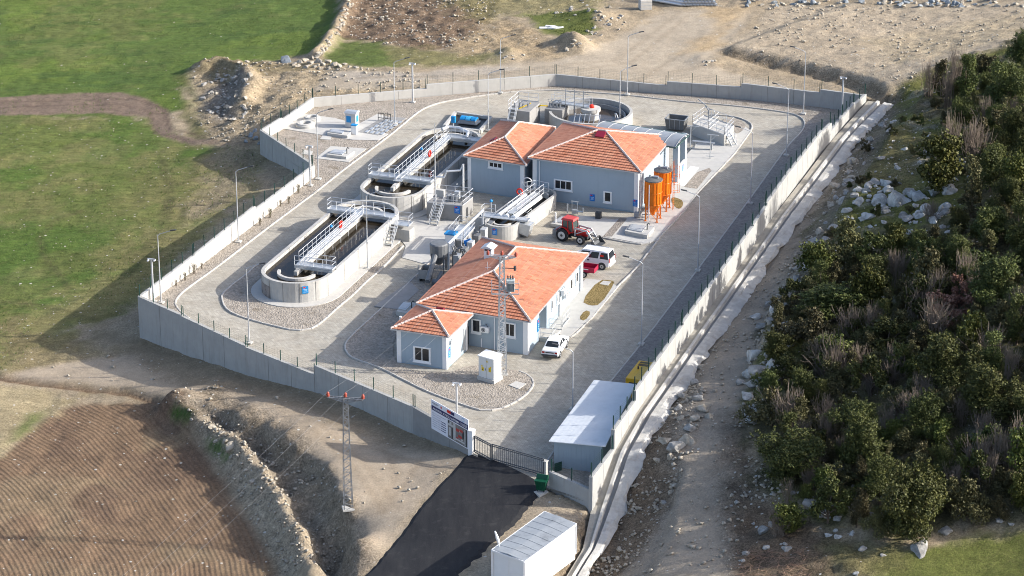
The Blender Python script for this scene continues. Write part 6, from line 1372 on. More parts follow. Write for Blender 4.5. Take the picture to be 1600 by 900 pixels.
# ---------------------------------------------------------------- lined basin with the covered skid
bq = [P(*q, .12) for q in ((693.5,201),(712,178.5),(767.5,186.5),(750,207.5))]
bs = thing('lined_basin', 'shallow basin with black liner beside the oval tank', 'basin', bq[0])
mb = MB(); mb.hexa([p-up*.2 for p in bq], [p for p in bq]); mb.build('liner', M['liner'], bs)
mb = MB()
for k in range(4): a, b = bq[k], bq[(k+1) % 4]; mb.bar(a+up*.12, b+up*.12, .34, .45)
mb.build('basin_kerb', M['concrete_light'], bs)
sk = thing('dosing_skid', 'grey machine skid under bright blue segmented covers in the black basin', 'skid', P(733, 192, .3), -AZ)
s0 = P(733, 191.5, .2); mb = MB(); mb.box(s0+up*.08, (2.3, 1.5, .12), 0, (D2, D1, up)); mb.box(s0+up*.28, (1.9, 1.1, .3), 0, (D2, D1, up)); mb.build('frame', M['steel'], sk)
for k in range(3):
    mb = MB(); c = s0+D2*(-.66+.66*k)+up*.42; n_ = 7; R_ = .46; rows = [[c+D1*(-R_*math.cos(math.pi*j/n_))*1.25+up*(R_*.65*math.sin(math.pi*j/n_))+D2*s for s in (-.28, .28)] for j in range(n_+1)]
    for j in range(n_): mb.quad([rows[j][0], rows[j][1], rows[j+1][1], rows[j+1][0]])
    for s in (0, 1): mb.quad([r_[s] for r_ in rows])
    mb.build('cover', M['sky_blue'] if k != 1 else pm('cover_pale_blue', (0.05, 0.35, 0.62), .5, .1), sk)
cb_ = P(708.5, 199, .3); mb = MB(); mb.box(cb_+up*.95, (.45, .35, .75), 0, (D2, D1, up)); c0 = mb.build('control_box', M['sky_blue'], None, bevel=.02); tag(c0, 'small blue control box on a post at the black basin corner', 'control box'); mb = MB(); mb.tube([cb_, cb_+up*.7], .05, 6); mb.build('post', M['rail'], c0)

# ---------------------------------------------------------------- rear plant deck, skip
dk = [P(*q, 1.35) for q in ((1082,193.5),(1132,211.5),(1146.5,196.5),(1100,180.5))]
pd = thing('plant_deck', 'low white concrete deck with railings and pulley arms beyond the canopy', 'deck', dk[0].to_2d().to_3d())
mb = MB(); mb.prism([(p.x, p.y) for p in dk], -.1, 1.35); mb.build('deck_block', M['concrete_light'], pd, bevel=.02)
mb = MB(); rails(mb, dk, 1.0, 1.2, closed=True); rails(mb, [dk[0].lerp(dk[1], .5), dk[3].lerp(dk[2], .5)]); mb.build('railing', M['rail'], pd)
for q in (P(1078.5, 233, .14), P(1109.5, 247, .14)):
    mb = MB(); mb.tube([q, q+up*2.7], .06, 6); mb.bar(q+up*2.7-D2*.4, q+up*2.7+D2*.9, .07); mb.bar(q+up*.2-D2*.5, q+up*.2+D2*.5, .05); mb.bar(q+up*2.0, q+up*2.65+D2*.6, .05); mb.build('davit', M['galv'], pd)
mb = MB(); q = dk[3].lerp(dk[0], .35)+D2*1.0; mb.tube([q, q+up*1.0, q+up*1.7-D2*.5, q+up*2.3-D2*1.3], .06, 6); mb.torus(q+up*.8+D2*.3, .4, .05, 14, 5, 0, D1); mb.tube([q+up*1.7-D2*.5, q+up*1.2+D2*.2], .04, 5); mb.build('hoist', M['steel'], pd)
mb = MB(); q = P(1098, 232, .14); mb.bar(q+up*.75-D2*1.2, q+up*.75+D2*1.3, .5, .09); mb.bar(q+up*.4-D2*1, q+up*.4-D2*.9, .4, .8); mb.bar(q+up*.4+D2*1, q+up*.4+D2*1.1, .4, .8); mb.build('conveyor', M['steel'], pd)
stairs(pd, dk[1]+(dk[2]-dk[1])*.3+up*.0, (dk[1]-dk[0]), 1.3, .7, 5)
info_sign(dk[1].lerp(dk[2], .3)-up*.5+D2*.03, D1, D2, .4, .6, 'bright blue notice on the end of the low white plant deck')
kq = P(1057, 200, .14); kp = thing('steel_skip', 'open dark grey steel skip standing behind the canopy', 'skip', kq, -AZ)
mb = MB(); w_, d_, h_ = 1.15, .85, 1.25
b_o = [(-w_*.86, -d_*.9, .05), (w_*.86, -d_*.9, .05), (w_*.86, d_*.9, .05), (-w_*.86, d_*.9, .05)]; t_o = [(-w_, -d_, h_), (w_, -d_, h_), (w_, d_, h_), (-w_, d_, h_)]
for k in range(4): mb.quad([b_o[k], b_o[(k+1) % 4], t_o[(k+1) % 4], t_o[k]])
b_i = [(x*.92, y*.9, .12) for x, y, z in b_o]; t_i = [(x*.94, y*.92, h_) for x, y, z in t_o]
for k in range(4): mb.quad([t_o[k], t_o[(k+1) % 4], t_i[(k+1) % 4], t_i[k]]); mb.quad([t_i[k], t_i[(k+1) % 4], b_i[(k+1) % 4], b_i[k]])
mb.quad(b_i); mb.build('tub', pm('skip_grey', (0.16, 0.16, 0.155), .7, .25, 2), kp, world=False)
mb = MB(); mb.bar((-w_, -d_, h_), (w_, -d_, h_), .09); mb.bar((-w_, d_, h_), (w_, d_, h_), .09); mb.bar((-w_, -d_, h_), (-w_, d_, h_), .09); mb.bar((w_, -d_, h_), (w_, d_, h_), .09)
for x in (-.6, 0, .6): mb.bar((x*.9, -d_*.92, .1), (x, -d_-.02, h_), .07)
mb.build('rim', M['steel'], kp, world=False)

# ---------------------------------------------------------------- orange silos
def silo(px, py, top, label, cage):
    b = P(px, py, .14); h = hgt(px, py, top, .14); r = .90; root = thing('orange_silo', label, 'silo', b); zc = h*.40
    mb = MB(); n = 32; prof = []
    for k in range(n):
        a = 2*math.pi*k/n; rr = r
        prof.append((b.x+rr*math.cos(a), b.y+rr*math.sin(a)))
    mb.prism(prof, b.z+zc, b.z+h-.06); bd = mb.build('silo_body', M['orange'], root, smooth='auto')
    mb = MB()
    for k in range(16): a = 2*math.pi*k/16; d = Vector((math.cos(a), math.sin(a), 0)); mb.bar(b+d*(r+.015)+up*(zc+.05), b+d*(r+.015)+up*(h-.1), .05)
    for z in (zc+.05, zc+(h-zc)*.5, h-.12): mb.torus(b+up*z, r+.01, .035, 32, 5)
    mb.build('ribs', M['orange'], bd)
    mb = MB(); mb.lathe(tuple(b), [(r+.03,h-.10),(r+.05,h),(r-.1,h+.05),(.3,h+.2),(0,h+.21)], 32); mb.build('lid', pm('lid_grey', (0.13, 0.13, 0.125), .5, .4, 2) if 'lid_grey' not in bpy.data.materials else bpy.data.materials['lid_grey'], root, smooth='auto')
    mb = MB(); mb.box(b+up*(h+.25)+D2*.25, (.5, .35, .22), 0, (D2, D1, up)); mb.tube([b+up*(h+.15)-D2*.4, b+up*(h+.4)-D2*.4], .12, 8); mb.build('vent', M['steel'], root)
    mb = MB(); mb.lathe(tuple(b), [(r*.99,zc),(.22,zc*.42),(.18,zc*.30),(0,zc*.30)], 24); mb.build('hopper', M['orange'], root, smooth='auto')
    for k in range(4): a = .45+k*math.pi/2; d = Vector((math.cos(a), math.sin(a), 0)); mb = MB(); mb.bar(b+d*(r*.98), b+d*(r*.98)+up*(zc+.25), .11); mb.box(b+d*(r*.98)+up*.02, (.24, .24, .04)); mb.build('leg', M['orange'], root)
    mb = MB()
    for k in range(4):
        a, c = [Vector((math.cos(.45+q*math.pi/2), math.sin(.45+q*math.pi/2), 0))*r*.98 for q in (k, k+1)]; mb.bar(b+a+up*.15, b+c+up*(zc*.9), .05); mb.bar(b+c+up*.15, b+a+up*(zc*.9), .05)
    mb.build('brace', M['orange'], root)
    mb = MB()
    if cage:
        q = b+D2*(r+.25)+D1*.15
        for s in (-.22, .22): mb.bar(q+D1*s, q+D1*s+up*(h+1.1), .045)
        for k in range(int(h/.3)): mb.bar(q-D1*.22+up*.3*(k+1), q+D1*.22+up*.3*(k+1), .03)
        for k in range(4): z = 2.0+k*(h-1.6)/3; mb.torus(q+D2*.3+up*z, .36, .022, 12, 4)
        for a in (-1, 0, 1): d = D2*(.3+.36*math.cos(a))+D1*(.36*math.sin(a)); mb.bar(q+d+up*2, q+d+up*(h+.9), .03)
        mb.build('caged_ladder', M['orange'], root)
    else:
        q = b-D1*(r+.08)-D2*.15; mb.tube([q+up*.1, q+up*(h-.3)], .05, 6); mb.build('fill_pipe', M['white'], root)
    mb = MB(); 
    for k in range(5): a = -.2+k*.35; d = D2*math.cos(a)+D1*math.sin(a); mb.bar(b+d*(r-.05)+up*h, b+d*(r-.05)+up*(h+.55), .028)
    mb.build('top_rail', M['orange'], root); return b
bN = silo(1020, 343, 280, 'orange steel silo nearer the concrete hatch block, with a white fill pipe', False); bF = silo(1034.5, 326, 265, 'orange steel silo with a caged ladder beside the canopy pillars', True)
mb = MB()
for k in range(3): q = bN-D2*(1.1+.25*k)-D1*(.2-.2*k); mb.tube([q+up*.15, q+up*(.5+.25*k), q+D2*.8+up*(.6+.25*k)], .055, 6)
mb.box(bN-D2*1.7+up*.35, (.5, .4, .5), 0, (D2, D1, up)); o = mb.build('dosing_pump', M['steel']); tag(o, 'cluster of grey dosing pumps and pipes at the foot of the orange silos', 'pump')
# shrub bed by the silos
tri_fill('grass_bed', smooth_poly([P(*q) for q in [(1048,311),(1056,310),(1068,316),(1066,326),(1059,329),(1050,320)]], 1), .145, M['straw'])

# ---------------------------------------------------------------- hatch blocks, rings, cabin, small gear
def hatch_block(pts, z, h, label, lid=True, pipe=True):
    q = [P(*p, z+h) for p in pts]; r = thing('hatch_block', label, 'hatch', ((q[0]+q[2])/2).to_2d().to_3d()); c = sum(q, Vector())/4
    mb = MB(); mb.hexa([Vector((p.x, p.y, z-.05)) for p in q], q); mb.build('plinth_block', M['concrete_light'], r, bevel=.02)
    if lid: mb = MB(); k = [c.lerp(p, .62)-D2*.25 for p in q]; mb.hexa([p for p in k], [p+up*.10 for p in k]); l_ = mb.build('lid', M['galv'], r, bevel=.01); mb = MB(); k = [c.lerp(p, .45)-D2*.25 for p in q]; mb.hexa([p+up*.102 for p in k], [p+up*.12 for p in k]); mb.build('lid_plate', M['lamp_grey'], l_)
    if pipe: p = c+D2*((q[1]-q[0]).length*.32); mb = MB(); mb.tube([p, p+up*.55, p+up*.72+D2*.12, p+up*.6+D2*.28], .055, 7); mb.build('vent_bend', M['dark'], r)
    return r
hatch_block([(976,360.5),(1011.5,367.5),(1023,353.5),(985.5,347.5)], .13, .42, 'low concrete hatch block with a bent vent before the orange silos')
hatch_block([(510,241),(541,245),(554,236),(523,232.5)], .14, .3, 'concrete hatch block with a bent black vent near the white wall end')
hatch_block([(511,207.5),(543,212),(549,205),(518,200)], .14, .3, 'concrete hatch block beside the blue and grey cabin', pipe=False)
hatch_block([(619,486),(639,490),(655,474),(633,470.5)], .15, .4, 'hatch block half hidden behind the office annexe roof')
hb = hatch_block([(860,349),(888,353.5),(905,340),(878,337)], .13, .28, 'low white slab with a post behind the red tractor', pipe=False)
p = P(868, 348, .4); mb = MB(); mb.tube([p, p+up*1.1], .08, 7); o = mb.build('vent_pipe', M['white']); tag(o, 'short white vent pipe on the slab behind the tractor', 'pipe')
for (px, py, lb, s) in ((487.5, 187.5, 'pale concrete manhole ring nearer the sunlit wall', .95), (477.5, 197, 'stack of concrete manhole rings nearer the gravel', 1.1)):
    q = P(px, py, .14); mb = MB(); r_ = 1.0*s; mb.lathe(tuple(q), [(r_*.5,.02),(r_,.0),(r_,.30),(r_*.95,.34),(r_*.86,.36),(r_*.86,.44),(r_*.56,.46),(r_*.52,.40),(r_*.5,.02)], 28); o = mb.build('concrete_ring', M['concrete_light'], smooth='auto'); tag(o, lb, 'concrete ring')
    mb = MB(); mb.cyl(q+up*.04, r_*.5, .02, 20); mb.build('well_opening', M['dark'], o)
kq = P(550.5, 197.5, .14); kb = thing('sampling_cabin', 'small grey cabin with blue signs on the concrete pad', 'cabin', kq)
mb = MB(); mb.box(kq+up*.85, (1.25, 1.1, 1.7), 0, (D2, D1, up)); mb.build('body', M['lamp_grey'], kb, bevel=.03)
mb = MB(); mb.hexa([kq+D2*a+D1*b+up*1.7 for a, b in ((-.75,-.65),(.75,-.65),(.75,.65),(-.75,.65))], [kq+D2*a+D1*b+up*1.88 for a, b in ((-.7,-.3),(.7,-.3),(.7,.3),(-.7,.3))]); mb.build('roof', M['galv'], kb)
mb = MB(); mb.box(kq-D1*.556+up*1.0-D2*.2, (.55, .02, .75), 0, (D2, D1, up)); mb.box(kq+D2*.633+up*1.0, (.55, .02, .7), 0, (D1, D2, up)); mb.build('panel_sign', M['sky_blue'], kb)
kq = P(554, 209, .14); k2 = thing('meter_box', 'white meter box with a blue lid beside the grey cabin', 'cabinet', kq); mb = MB(); mb.box(kq+up*.5, (.62, .5, 1.0), 0, (D2, D1, up)); mb.build('body', M['white'], k2, bevel=.02); mb = MB(); mb.box(kq+up*1.05, (.7, .58, .1), 0, (D2, D1, up)); mb.build('lid', M['sky_blue'], k2, bevel=.02)
for (px, lb) in ((595.5, 'dark sluice frame beside the filter bed, the one nearer the cabin'), (606, 'dark sluice frame beside the filter bed, the one nearer the street lamp')):
    q = P(px, 188+.12*(px-595), .15); mb = MB(); 
    for s in (-.35, .35): mb.bar(q+D2*s, q+D2*s+up*.85, .07)
    mb.bar(q-D2*.35+up*.85, q+D2*.35+up*.85, .07); mb.bar(q-D2*.35+up*.3, q+D2*.35+up*.3, .05); mb.bar(q+up*.3, q+up*1.05, .05); o = mb.build('sluice_frame', M['dark']); tag(o, lb, 'sluice frame')
mb = MB()
for k in range(4): p = P(575+9*k, 211-7.2*k+2, .16); 
for k in range(4):
    a = P(570+8*k, 207.5+1.2*k, .15); b = P(606+7.4*k, 187+.8*k, .15); 
    for j in range(5): p = a.lerp(b, (j+.5)/5); mb.box(p+up*.03, (.8, .35, .05), 0, (D1, D2, up))
o = mb.build('filter_grating', M['galv']); tag(o, 'rows of grey gratings on the filter bed by the sluice frames', 'grating')
# pump with a frame and a bin by the hall front
q = P(898, 334, .13); mb = MB(); 
for s in (-.3, .3): mb.bar(q+D2*s, q+D2*s+up*1.35, .06)
mb.bar(q-D2*.38+up*1.35, q+D2*.38+up*1.35, .08); mb.box(q+up*.25, (.5, .4, .4), 0, (D2, D1, up)); mb.tube([q+up*.3, q+D2*.9+up*.3, q+D2*.9+up*.75], .09, 7); mb.tube([q-D2*.8, q-D2*.8+up*1.0], .07, 7); o = mb.build('pump_frame', M['galv']); tag(o, 'galvanised pump frame with pipes against the hall front', 'pump')
q = P(935, 341, .13); mb = MB(); mb.box(q+up*.3, (.55, .5, .6), 0, (D2, D1, up)); mb.box(q+up*.63, (.6, .55, .07), 0, (D2, D1, up)); o = mb.build('junction_box', M['dark'], bevel=.02); tag(o, 'small dark junction box on the slab under the hall windows', 'box')
# electric kiosk
kz = .1; k0 = P(748, 592.5, kz); k1 = P(771.5, 599.5, kz); e1k = (k1-k0).normalized(); e2k = Vector((-e1k.y, e1k.x, 0)); wk_ = (k1-k0).length; dk_ = 1.15
ki = thing('electric_kiosk', 'white electric kiosk with yellow warning signs beside the lattice pole', 'kiosk', k0)
c = k0+e1k*wk_/2+e2k*dk_/2; ax_ = (e1k, e2k, up)
mb = MB(); mb.box(c+up*.12, (wk_+.2, dk_+.2, .4), 0, ax_); mb.build('plinth_block', M['concrete_light'], ki)
mb = MB(); mb.box(c+up*1.28, (wk_, dk_, 2.0), 0, ax_); bd = mb.build('cabinet_body', pm('kiosk_grey', (0.62, 0.62, 0.60), .5, .03), ki, bevel=.02)
mb = MB(); mb.hexa([c+e1k*a+e2k*b+up*2.28 for a, b in ((-wk_/2-.07,-dk_/2-.07),(wk_/2+.07,-dk_/2-.07),(wk_/2+.07,dk_/2+.07),(-wk_/2-.07,dk_/2+.07))], [c+e1k*a+e2k*b+up*z for a, b, z in ((-wk_/2-.07,-dk_/2-.07,2.36),(wk_/2+.07,-dk_/2-.07,2.36),(wk_/2+.07,dk_/2+.07,2.48),(-wk_/2-.07,dk_/2+.07,2.48))]); mb.build('cap', M['white'], ki)
ff = lambda u, v, o=.01: k0+e1k*u+up*v-e2k*o
mb = MB(); mb.box(ff(wk_/2, 1.28, .004), (.025, .01, 1.9), 0, ax_); mb.box(ff(wk_/2-.08, 1.15, .02), (.03, .04, .2), 0, ax_); mb.build('door_gap', M['joint'], bd)
mb = MB()
mb.box(ff(wk_*.27, 1.12), (.26, .012, .34), 0, ax_); mb.box(ff(wk_*.22, 1.40), (.13, .012, .16), 0, ax_); mb.box(ff(wk_*.74, 1.22), (.26, .012, .42), 0, ax_); mb.box(ff(wk_*.80, 1.50), (.12, .012, .1), 0, ax_); mb.box(ff(wk_*.56, 1.95), (.12, .012, .18), 0, ax_); mb.build('warning_sign', M['yellow_sign'], bd)
mb = MB(); mb.quad([ff(wk_*.27-.08, 1.04, .02), ff(wk_*.27+.08, 1.04, .02), ff(wk_*.27, 1.18, .02)]); mb.quad([ff(wk_*.74-.02, 1.34, .02), ff(wk_*.74-.07, 1.20, .02), ff(wk_*.74-.01, 1.22, .02)]); mb.quad([ff(wk_*.74-.02, 1.24, .02), ff(wk_*.74+.02, 1.06, .02), ff(wk_*.74+.06, 1.24, .02)]); mb.quad([ff(wk_*.56-.03, 1.9, .02), ff(wk_*.56+.03, 1.9, .02), ff(wk_*.56+.0, 2.0, .02)]); mb.build('warning_mark', M['dark'], bd)
# ---------------------------------------------------------------- screening plant behind the office
sp = thing('screening_plant', 'cluster of grey steel tanks, screw conveyor and pipes behind the office', 'machinery', P(690, 420, .1))
def SPb(mb, nm, mt): return mb.build(nm, M[mt] if isinstance(mt, str) else mt, sp)
g0, g1 = P(701, 424, .1), P(754.5, 371, .1); hG = 2.9
mb = MB(); mb.tube([g0+up*.1, g0+up*hG, g1+up*hG, g1+up*.1], .13, 8); SPb(mb, 'gantry_pipe', 'rail'); mb = MB(); mb.tube([g0-D2*.5+up*.1, g0-D2*.5+up*(hG-.3), g0-D2*.2+D1*1+up*(hG-.1)], .10, 8); SPb(mb, 'gantry_pipe', 'rail')
gd = (g1-g0).normalized()
for k in range(6): q = g0+gd*(1.0+1.9*k)+D2*.55; mb = MB(); mb.box(q+up*.75, (.55, .85, 1.5), 0, (D2, D1, up)); SPb(mb, 'cabinet', 'lamp_grey' if k % 2 == 0 else 'plant')
for k in range(4): q = g0+gd*(2.4+2.2*k)+D2*.1; mb = MB(); mb.tube([q+up*.9, q+up*1.5, q+D2*.5+up*1.8], .1, 7); mb.cyl(q+up*1.2, .2, .35, 10); SPb(mb, 'pump', 'blue' if k == 1 else 'plant')
tb = P(686, 424, .1)
mb = MB(); mb.lathe(tuple(tb), [(.30,.8),(.85,1.7),(.9,2.9),(.8,3.0),(0,3.05)], 16); SPb(mb, 'hopper_tank', 'plant')
for k in range(4): a = .6+k*1.57; d = Vector((math.cos(a), math.sin(a), 0))*.85; mb = MB(); mb.bar(tb+d, tb+d+up*2.0, .09); SPb(mb, 'leg', 'plant')
mb = MB(); s0 = P(668, 440, .7); s1 = tb+up*2.2-D2*.2; mb.tube([s0, s1], .26, 10); mb.box(s1+up*.25, (.5, .5, .6), 0, (D2, D1, up)); SPb(mb, 'screw_conveyor', 'plant')
mb = MB(); q = P(665.5, 437, .1); mb.box(q+up*.35, (1.0, 1.3, .12), 0, (D2, D1, up))
for (a, b, sx, sy) in ((-.5,0,.05,1.3),(.5,0,.05,1.3),(0,-.65,1,.05),(0,.65,1,.05)): mb.box(q+D2*a+D1*b+up*.8, (sx, sy, .9), 0, (D2, D1, up))
SPb(mb, 'skip_tub', 'concrete_dark'); mb = MB()
for a in (-.4, .4): mb.box(q+D2*a+up*.15, (.1, 1.2, .3), 0, (D2, D1, up))
SPb(mb, 'skip_feet', 'dark')
mb = MB(); q = P(705, 394, .1); mb.box(q+up*1.0, (.95, .9, 2.0), 0, (D2, D1, up)); c_ = SPb(mb, 'control_cabinet', 'white'); mb = MB(); mb.box(q+up*2.06, (1.1, 1.05, .14), 0, (D2, D1, up)); mb.build('cabinet_lid', M['sky_blue'], c_)
mb = MB(); dq = [P(*p_, 1.6) for p_ in ((700,372),(724,376),(742,355),(718,351))]; mb.prism([(p_.x, p_.y) for p_ in dq], 1.5, 1.6); SPb(mb, 'deck', 'galv')
mb = MB(); rails(mb, dq, 1.0, 1.0, closed=True); SPb(mb, 'railing', 'rail'); mb = MB(); mb.prism([(p_.x, p_.y) for p_ in inset_poly(dq, .12)], 0, 1.49); SPb(mb, 'chamber_wall', 'concrete_dark')
stairs(sp, dq[1].lerp(dq[2], .2), D2*.3-D1, 1.5, .7, 6)
for k in range(5):
    q = tb+D2*(.3+.5*k)+D1*(1.2+.6*(k % 2)); mb = MB(); mb.tube([q, q+up*(1.2+.3*(k % 3))], .14, 8); mb.torus(q+up*(1.5+.3*(k % 3)), .3, .06, 12, 5, 0, (1, .2*k, .3)); SPb(mb, 'pipework', 'plant')
mb = MB(); q = P(676, 446, .1); mb.tube([q+up*.4, q+D2*1.6+up*.4], .3, 10); mb.tube([q+D2*.4+up*.4, q+D2*.4+D1*1.4+up*.9], .18, 8); SPb(mb, 'pipework', 'plant')
# =================================================================== VEHICLES
def loft(mb, secs, m=0):
    """secs: rings (same count) joined along the body, ends closed"""
    n = len(secs[0]); i0 = len(mb.v)
    for s in secs: mb.v += [tuple(p) for p in s]
    for k in range(len(secs)-1):
        for j in range(n): mb.f.append((i0+k*n+j, i0+k*n+(j+1) % n, i0+(k+1)*n+(j+1) % n, i0+(k+1)*n+j)); mb.m.append(m)
    mb.f.append(tuple(range(i0+n-1, i0-1, -1))); mb.f.append(tuple(range(i0+(len(secs)-1)*n, i0+len(secs)*n))); mb.m += [m, m]
def wheel(root, x, y, r, w, side, rim='galv'):
    mb = MB(); s = side; mb.tube([(x, y-w/2, r), (x, y-w*.36, r), (x, y+w*.36, r), (x, y+w/2, r)], [r*.9, r, r, r*.9], 22); t = mb.build('wheel', M['rubber'], root, world=False, smooth='auto')
    mb = MB(); mb.cyl((x, y+s*(w/2-.01), r), r*.60, .03*s, 18, ax=(0, 1, 0)); mb.build('rim', M[rim], t, world=False); mb = MB(); mb.cyl((x, y+s*(w/2+.018), r), r*.2, .02*s, 10, ax=(0, 1, 0)); mb.build('hub', M['dark'], t, world=False)
def body_ring(x, hw, z0, z1, tum=.0, n_=0):
    return [(x, -hw, z0+.08), (x, -hw*.92, z0), (x, hw*.92, z0), (x, hw, z0+.08), (x, hw, z0+(z1-z0)*.6), (x, hw-tum, z1-.04), (x, hw-tum-.06, z1), (x, -hw+tum+.06, z1), (x, -hw+tum, z1-.04), (x, -hw, z0+(z1-z0)*.6)]
def cabin(root, body, xs, zb, zt, hwb, hwt, glass='glass', side_split=(0,), paint='car_white', rear=True):
    """xs: bottom front, top front, top rear, bottom rear along x"""
    bf, tf, tr, br = xs; mb = MB()
    mb.hexa([(br, -hwb, zb), (bf, -hwb, zb), (bf, hwb, zb), (br, hwb, zb)], [(tr, -hwt, zt), (tf, -hwt, zt), (tf, hwt, zt), (tr, hwt, zt)]); c = mb.build('cabin', M[paint], root, world=False, bevel=.05)
    def pane(nm, q, inset=.09, off=.012):
        q = [Vector(p) for p in q]; ctr = sum(q, Vector())/4; nr = (q[1]-q[0]).cross(q[3]-q[0]).normalized()
        cabc = Vector(((bf+br)/2, 0, (zb+zt)/2))
        if nr.dot(ctr-cabc) < 0: nr = -nr
        e1 = (q[1]-q[0]).normalized(); r_ = []
        for p in q: d = ctr-p; r_.append(p+d.normalized()*min(inset*1.5, d.length*.25)+nr*off)
        mb = MB(); mb.quad(r_); mb.build(nm, M[glass], c, world=False)
    pane('windscreen', [(bf, -hwb, zb), (bf, hwb, zb), (tf, hwt, zt), (tf, -hwt, zt)])
    if rear: pane('rear_window', [(br, -hwb, zb), (br, hwb, zb), (tr, hwt, zt), (tr, -hwt, zt)])
    cuts = [0]+list(side_split)+[1]
    for s in (-1, 1):
        for a, b in zip(cuts[:-1], cuts[1:]):
            lb = lambda t: br+(bf-br)*t; lt = lambda t: tr+(tf-tr)*t
            pane('side_window', [(lb(a), s*hwb, zb), (lb(b), s*hwb, zb), (lt(b), s*hwt, zt), (lt(a), s*hwt, zt)], .075)
    return c
def bxl(root, nm, mat_, c, s, bev=.015):
    mb = MB(); mb.box(c, s); return mb.build(nm, M[mat_] if isinstance(mat_, str) else mat_, root, world=False, bevel=bev)
# white saloon, rear towards the office corner
pr, pf = P(858.5, 562.5), P(877, 535.5); d = (pf-pr); mid_ = pr+d*.5; rz = math.atan2(d.y, d.x)
car = thing('parked_car', 'white boxy saloon car parked at the corner of the office', 'car', mid_, rz)
mb = MB(); loft(mb, [body_ring(-2.03,.74,.38,.86,.05), body_ring(-1.95,.79,.30,.93,.05), body_ring(-1.1,.80,.26,.96,.05), body_ring(.6,.80,.26,.94,.05), body_ring(1.7,.79,.28,.86,.05), body_ring(1.96,.77,.32,.80,.05), body_ring(2.02,.73,.40,.74,.05)]); bd = mb.build('body', M['car_white'], car, world=False, bevel=.025)
cabin(car, bd, (.78, .28, -.82, -1.32), .92, 1.40, .74, .60, side_split=(.28, .62))
for x in (-1.22, 1.24):
    for s in (-1, 1): wheel(car, x, s*.70, .29, .18, s)
    for s in (-1, 1): mb = MB(); mb.cyl((x, s*.795, .31), .36, .012*s, 20, ax=(0, 1, 0)); mb.build('wheel_arch', M['dark'], bd, world=False)
bxl(car, 'bumper', 'dark', (-2.06, 0, .45), (.12, 1.5, .13)); bxl(car, 'bumper', 'dark', (2.05, 0, .45), (.12, 1.5, .13))
for s in (-1, 1): bxl(car, 'tail_light', 'tailred', (-2.03, s*.60, .70), (.05, .26, .16)); bxl(car, 'headlight', 'glass', (2.01, s*.56, .64), (.05, .28, .16)); bxl(car, 'wing_mirror', 'dark', (.62, s*.86, 1.0), (.12, .14, .1))
bxl(car, 'rear_panel', 'dark', (-2.035, 0, .70), (.03, .78, .10), 0); bxl(car, 'number_plate', 'white', (-2.06, 0, .60), (.03, .5, .11), 0)
# white van seen side-on beyond the office
vr = P(956, 418.5); dv = -D2*1.0+D1*.05; vz = math.atan2(dv.y, dv.x); vmid = vr+dv.normalized()*2.12
van = thing('parked_van', 'white people carrier van standing behind the office gable', 'van', vmid, vz)
mb = MB(); loft(mb, [body_ring(-2.15,.80,.42,1.02,.03), body_ring(-2.08,.87,.30,1.08,.03), body_ring(-1.2,.88,.26,1.10,.03), body_ring(.9,.88,.26,1.10,.03), body_ring(1.75,.86,.28,1.0,.06), body_ring(2.12,.80,.36,.80,.06)]); vb = mb.build('body', M['car_white'], van, world=False, bevel=.03)
cabin(van, vb, (1.45, .75, -1.98, -2.12), 1.06, 1.80, .86, .72, side_split=(.30, .64))
for x in (-1.38, 1.36):
    for s in (-1, 1): wheel(van, x, s*.77, .33, .2, s); mb = MB(); mb.cyl((x, s*.872, .35), .42, .012*s, 20, ax=(0, 1, 0)); mb.build('wheel_arch', M['dark'], vb, world=False)
for s in (-1, 1): bxl(van, 'tail_light', 'tailred', (-2.13, s*.78, 1.0), (.08, .14, .42)); bxl(van, 'headlight', 'glass', (2.02, s*.62, .78), (.1, .3, .2)); bxl(van, 'roof_rail', 'lamp_grey', (-.5, s*.66, 1.83), (2.2, .04, .04)); bxl(van, 'wing_mirror', 'white', (1.2, s*.95, 1.12), (.14, .16, .16))
bxl(van, 'number_plate', 'white', (-2.16, 0, .78), (.03, .5, .12), 0); bxl(van, 'bumper', 'car_white', (-2.17, 0, .45), (.14, 1.5, .2))
bxl(van, 'red_sticker', 'lifered', (-1.35, .815, 1.42), (.38, .012, .22), 0) ; bxl(van, 'door_mark', 'dark', (.05, .885, .86), (.22, .012, .12), 0)
# small crimson trailer in front of it
tq = P(914, 430); tz = math.atan2(D2.y, D2.x)
trl = thing('farm_trailer', 'crimson flatbed farm trailer parked between the office and the white van', 'trailer', tq, tz)
mb = MB(); mb.box((0, 0, .62), (2.3, 1.3, .1)); fl_ = mb.build('bed', M['crimson'], trl, world=False)
for (c, s, nm) in (((0, -.64, .86), (2.3, .05, .42), 'side_board'), ((0, .64, .86), (2.3, .05, .42), 'side_board'), ((1.13, 0, .84), (.05, 1.25, .38), 'tail_board'), ((-1.13, 0, 1.0), (.05, 1.25, .7), 'head_board')): bxl(trl, nm, 'crimson', c, s, .01)
for s in (-1, 1): wheel(trl, .1, s*.62, .31, .2, s)
bxl(trl, 'drawbar', 'dark', (-1.7, 0, .5), (1.2, .1, .1)); bxl(trl, 'sacks', 'red', (-.7, .1, .78), (.7, .8, .2), .05); bxl(trl, 'board_mark', 'white', (.2, -.672, .9), (.7, .012, .09), 0)
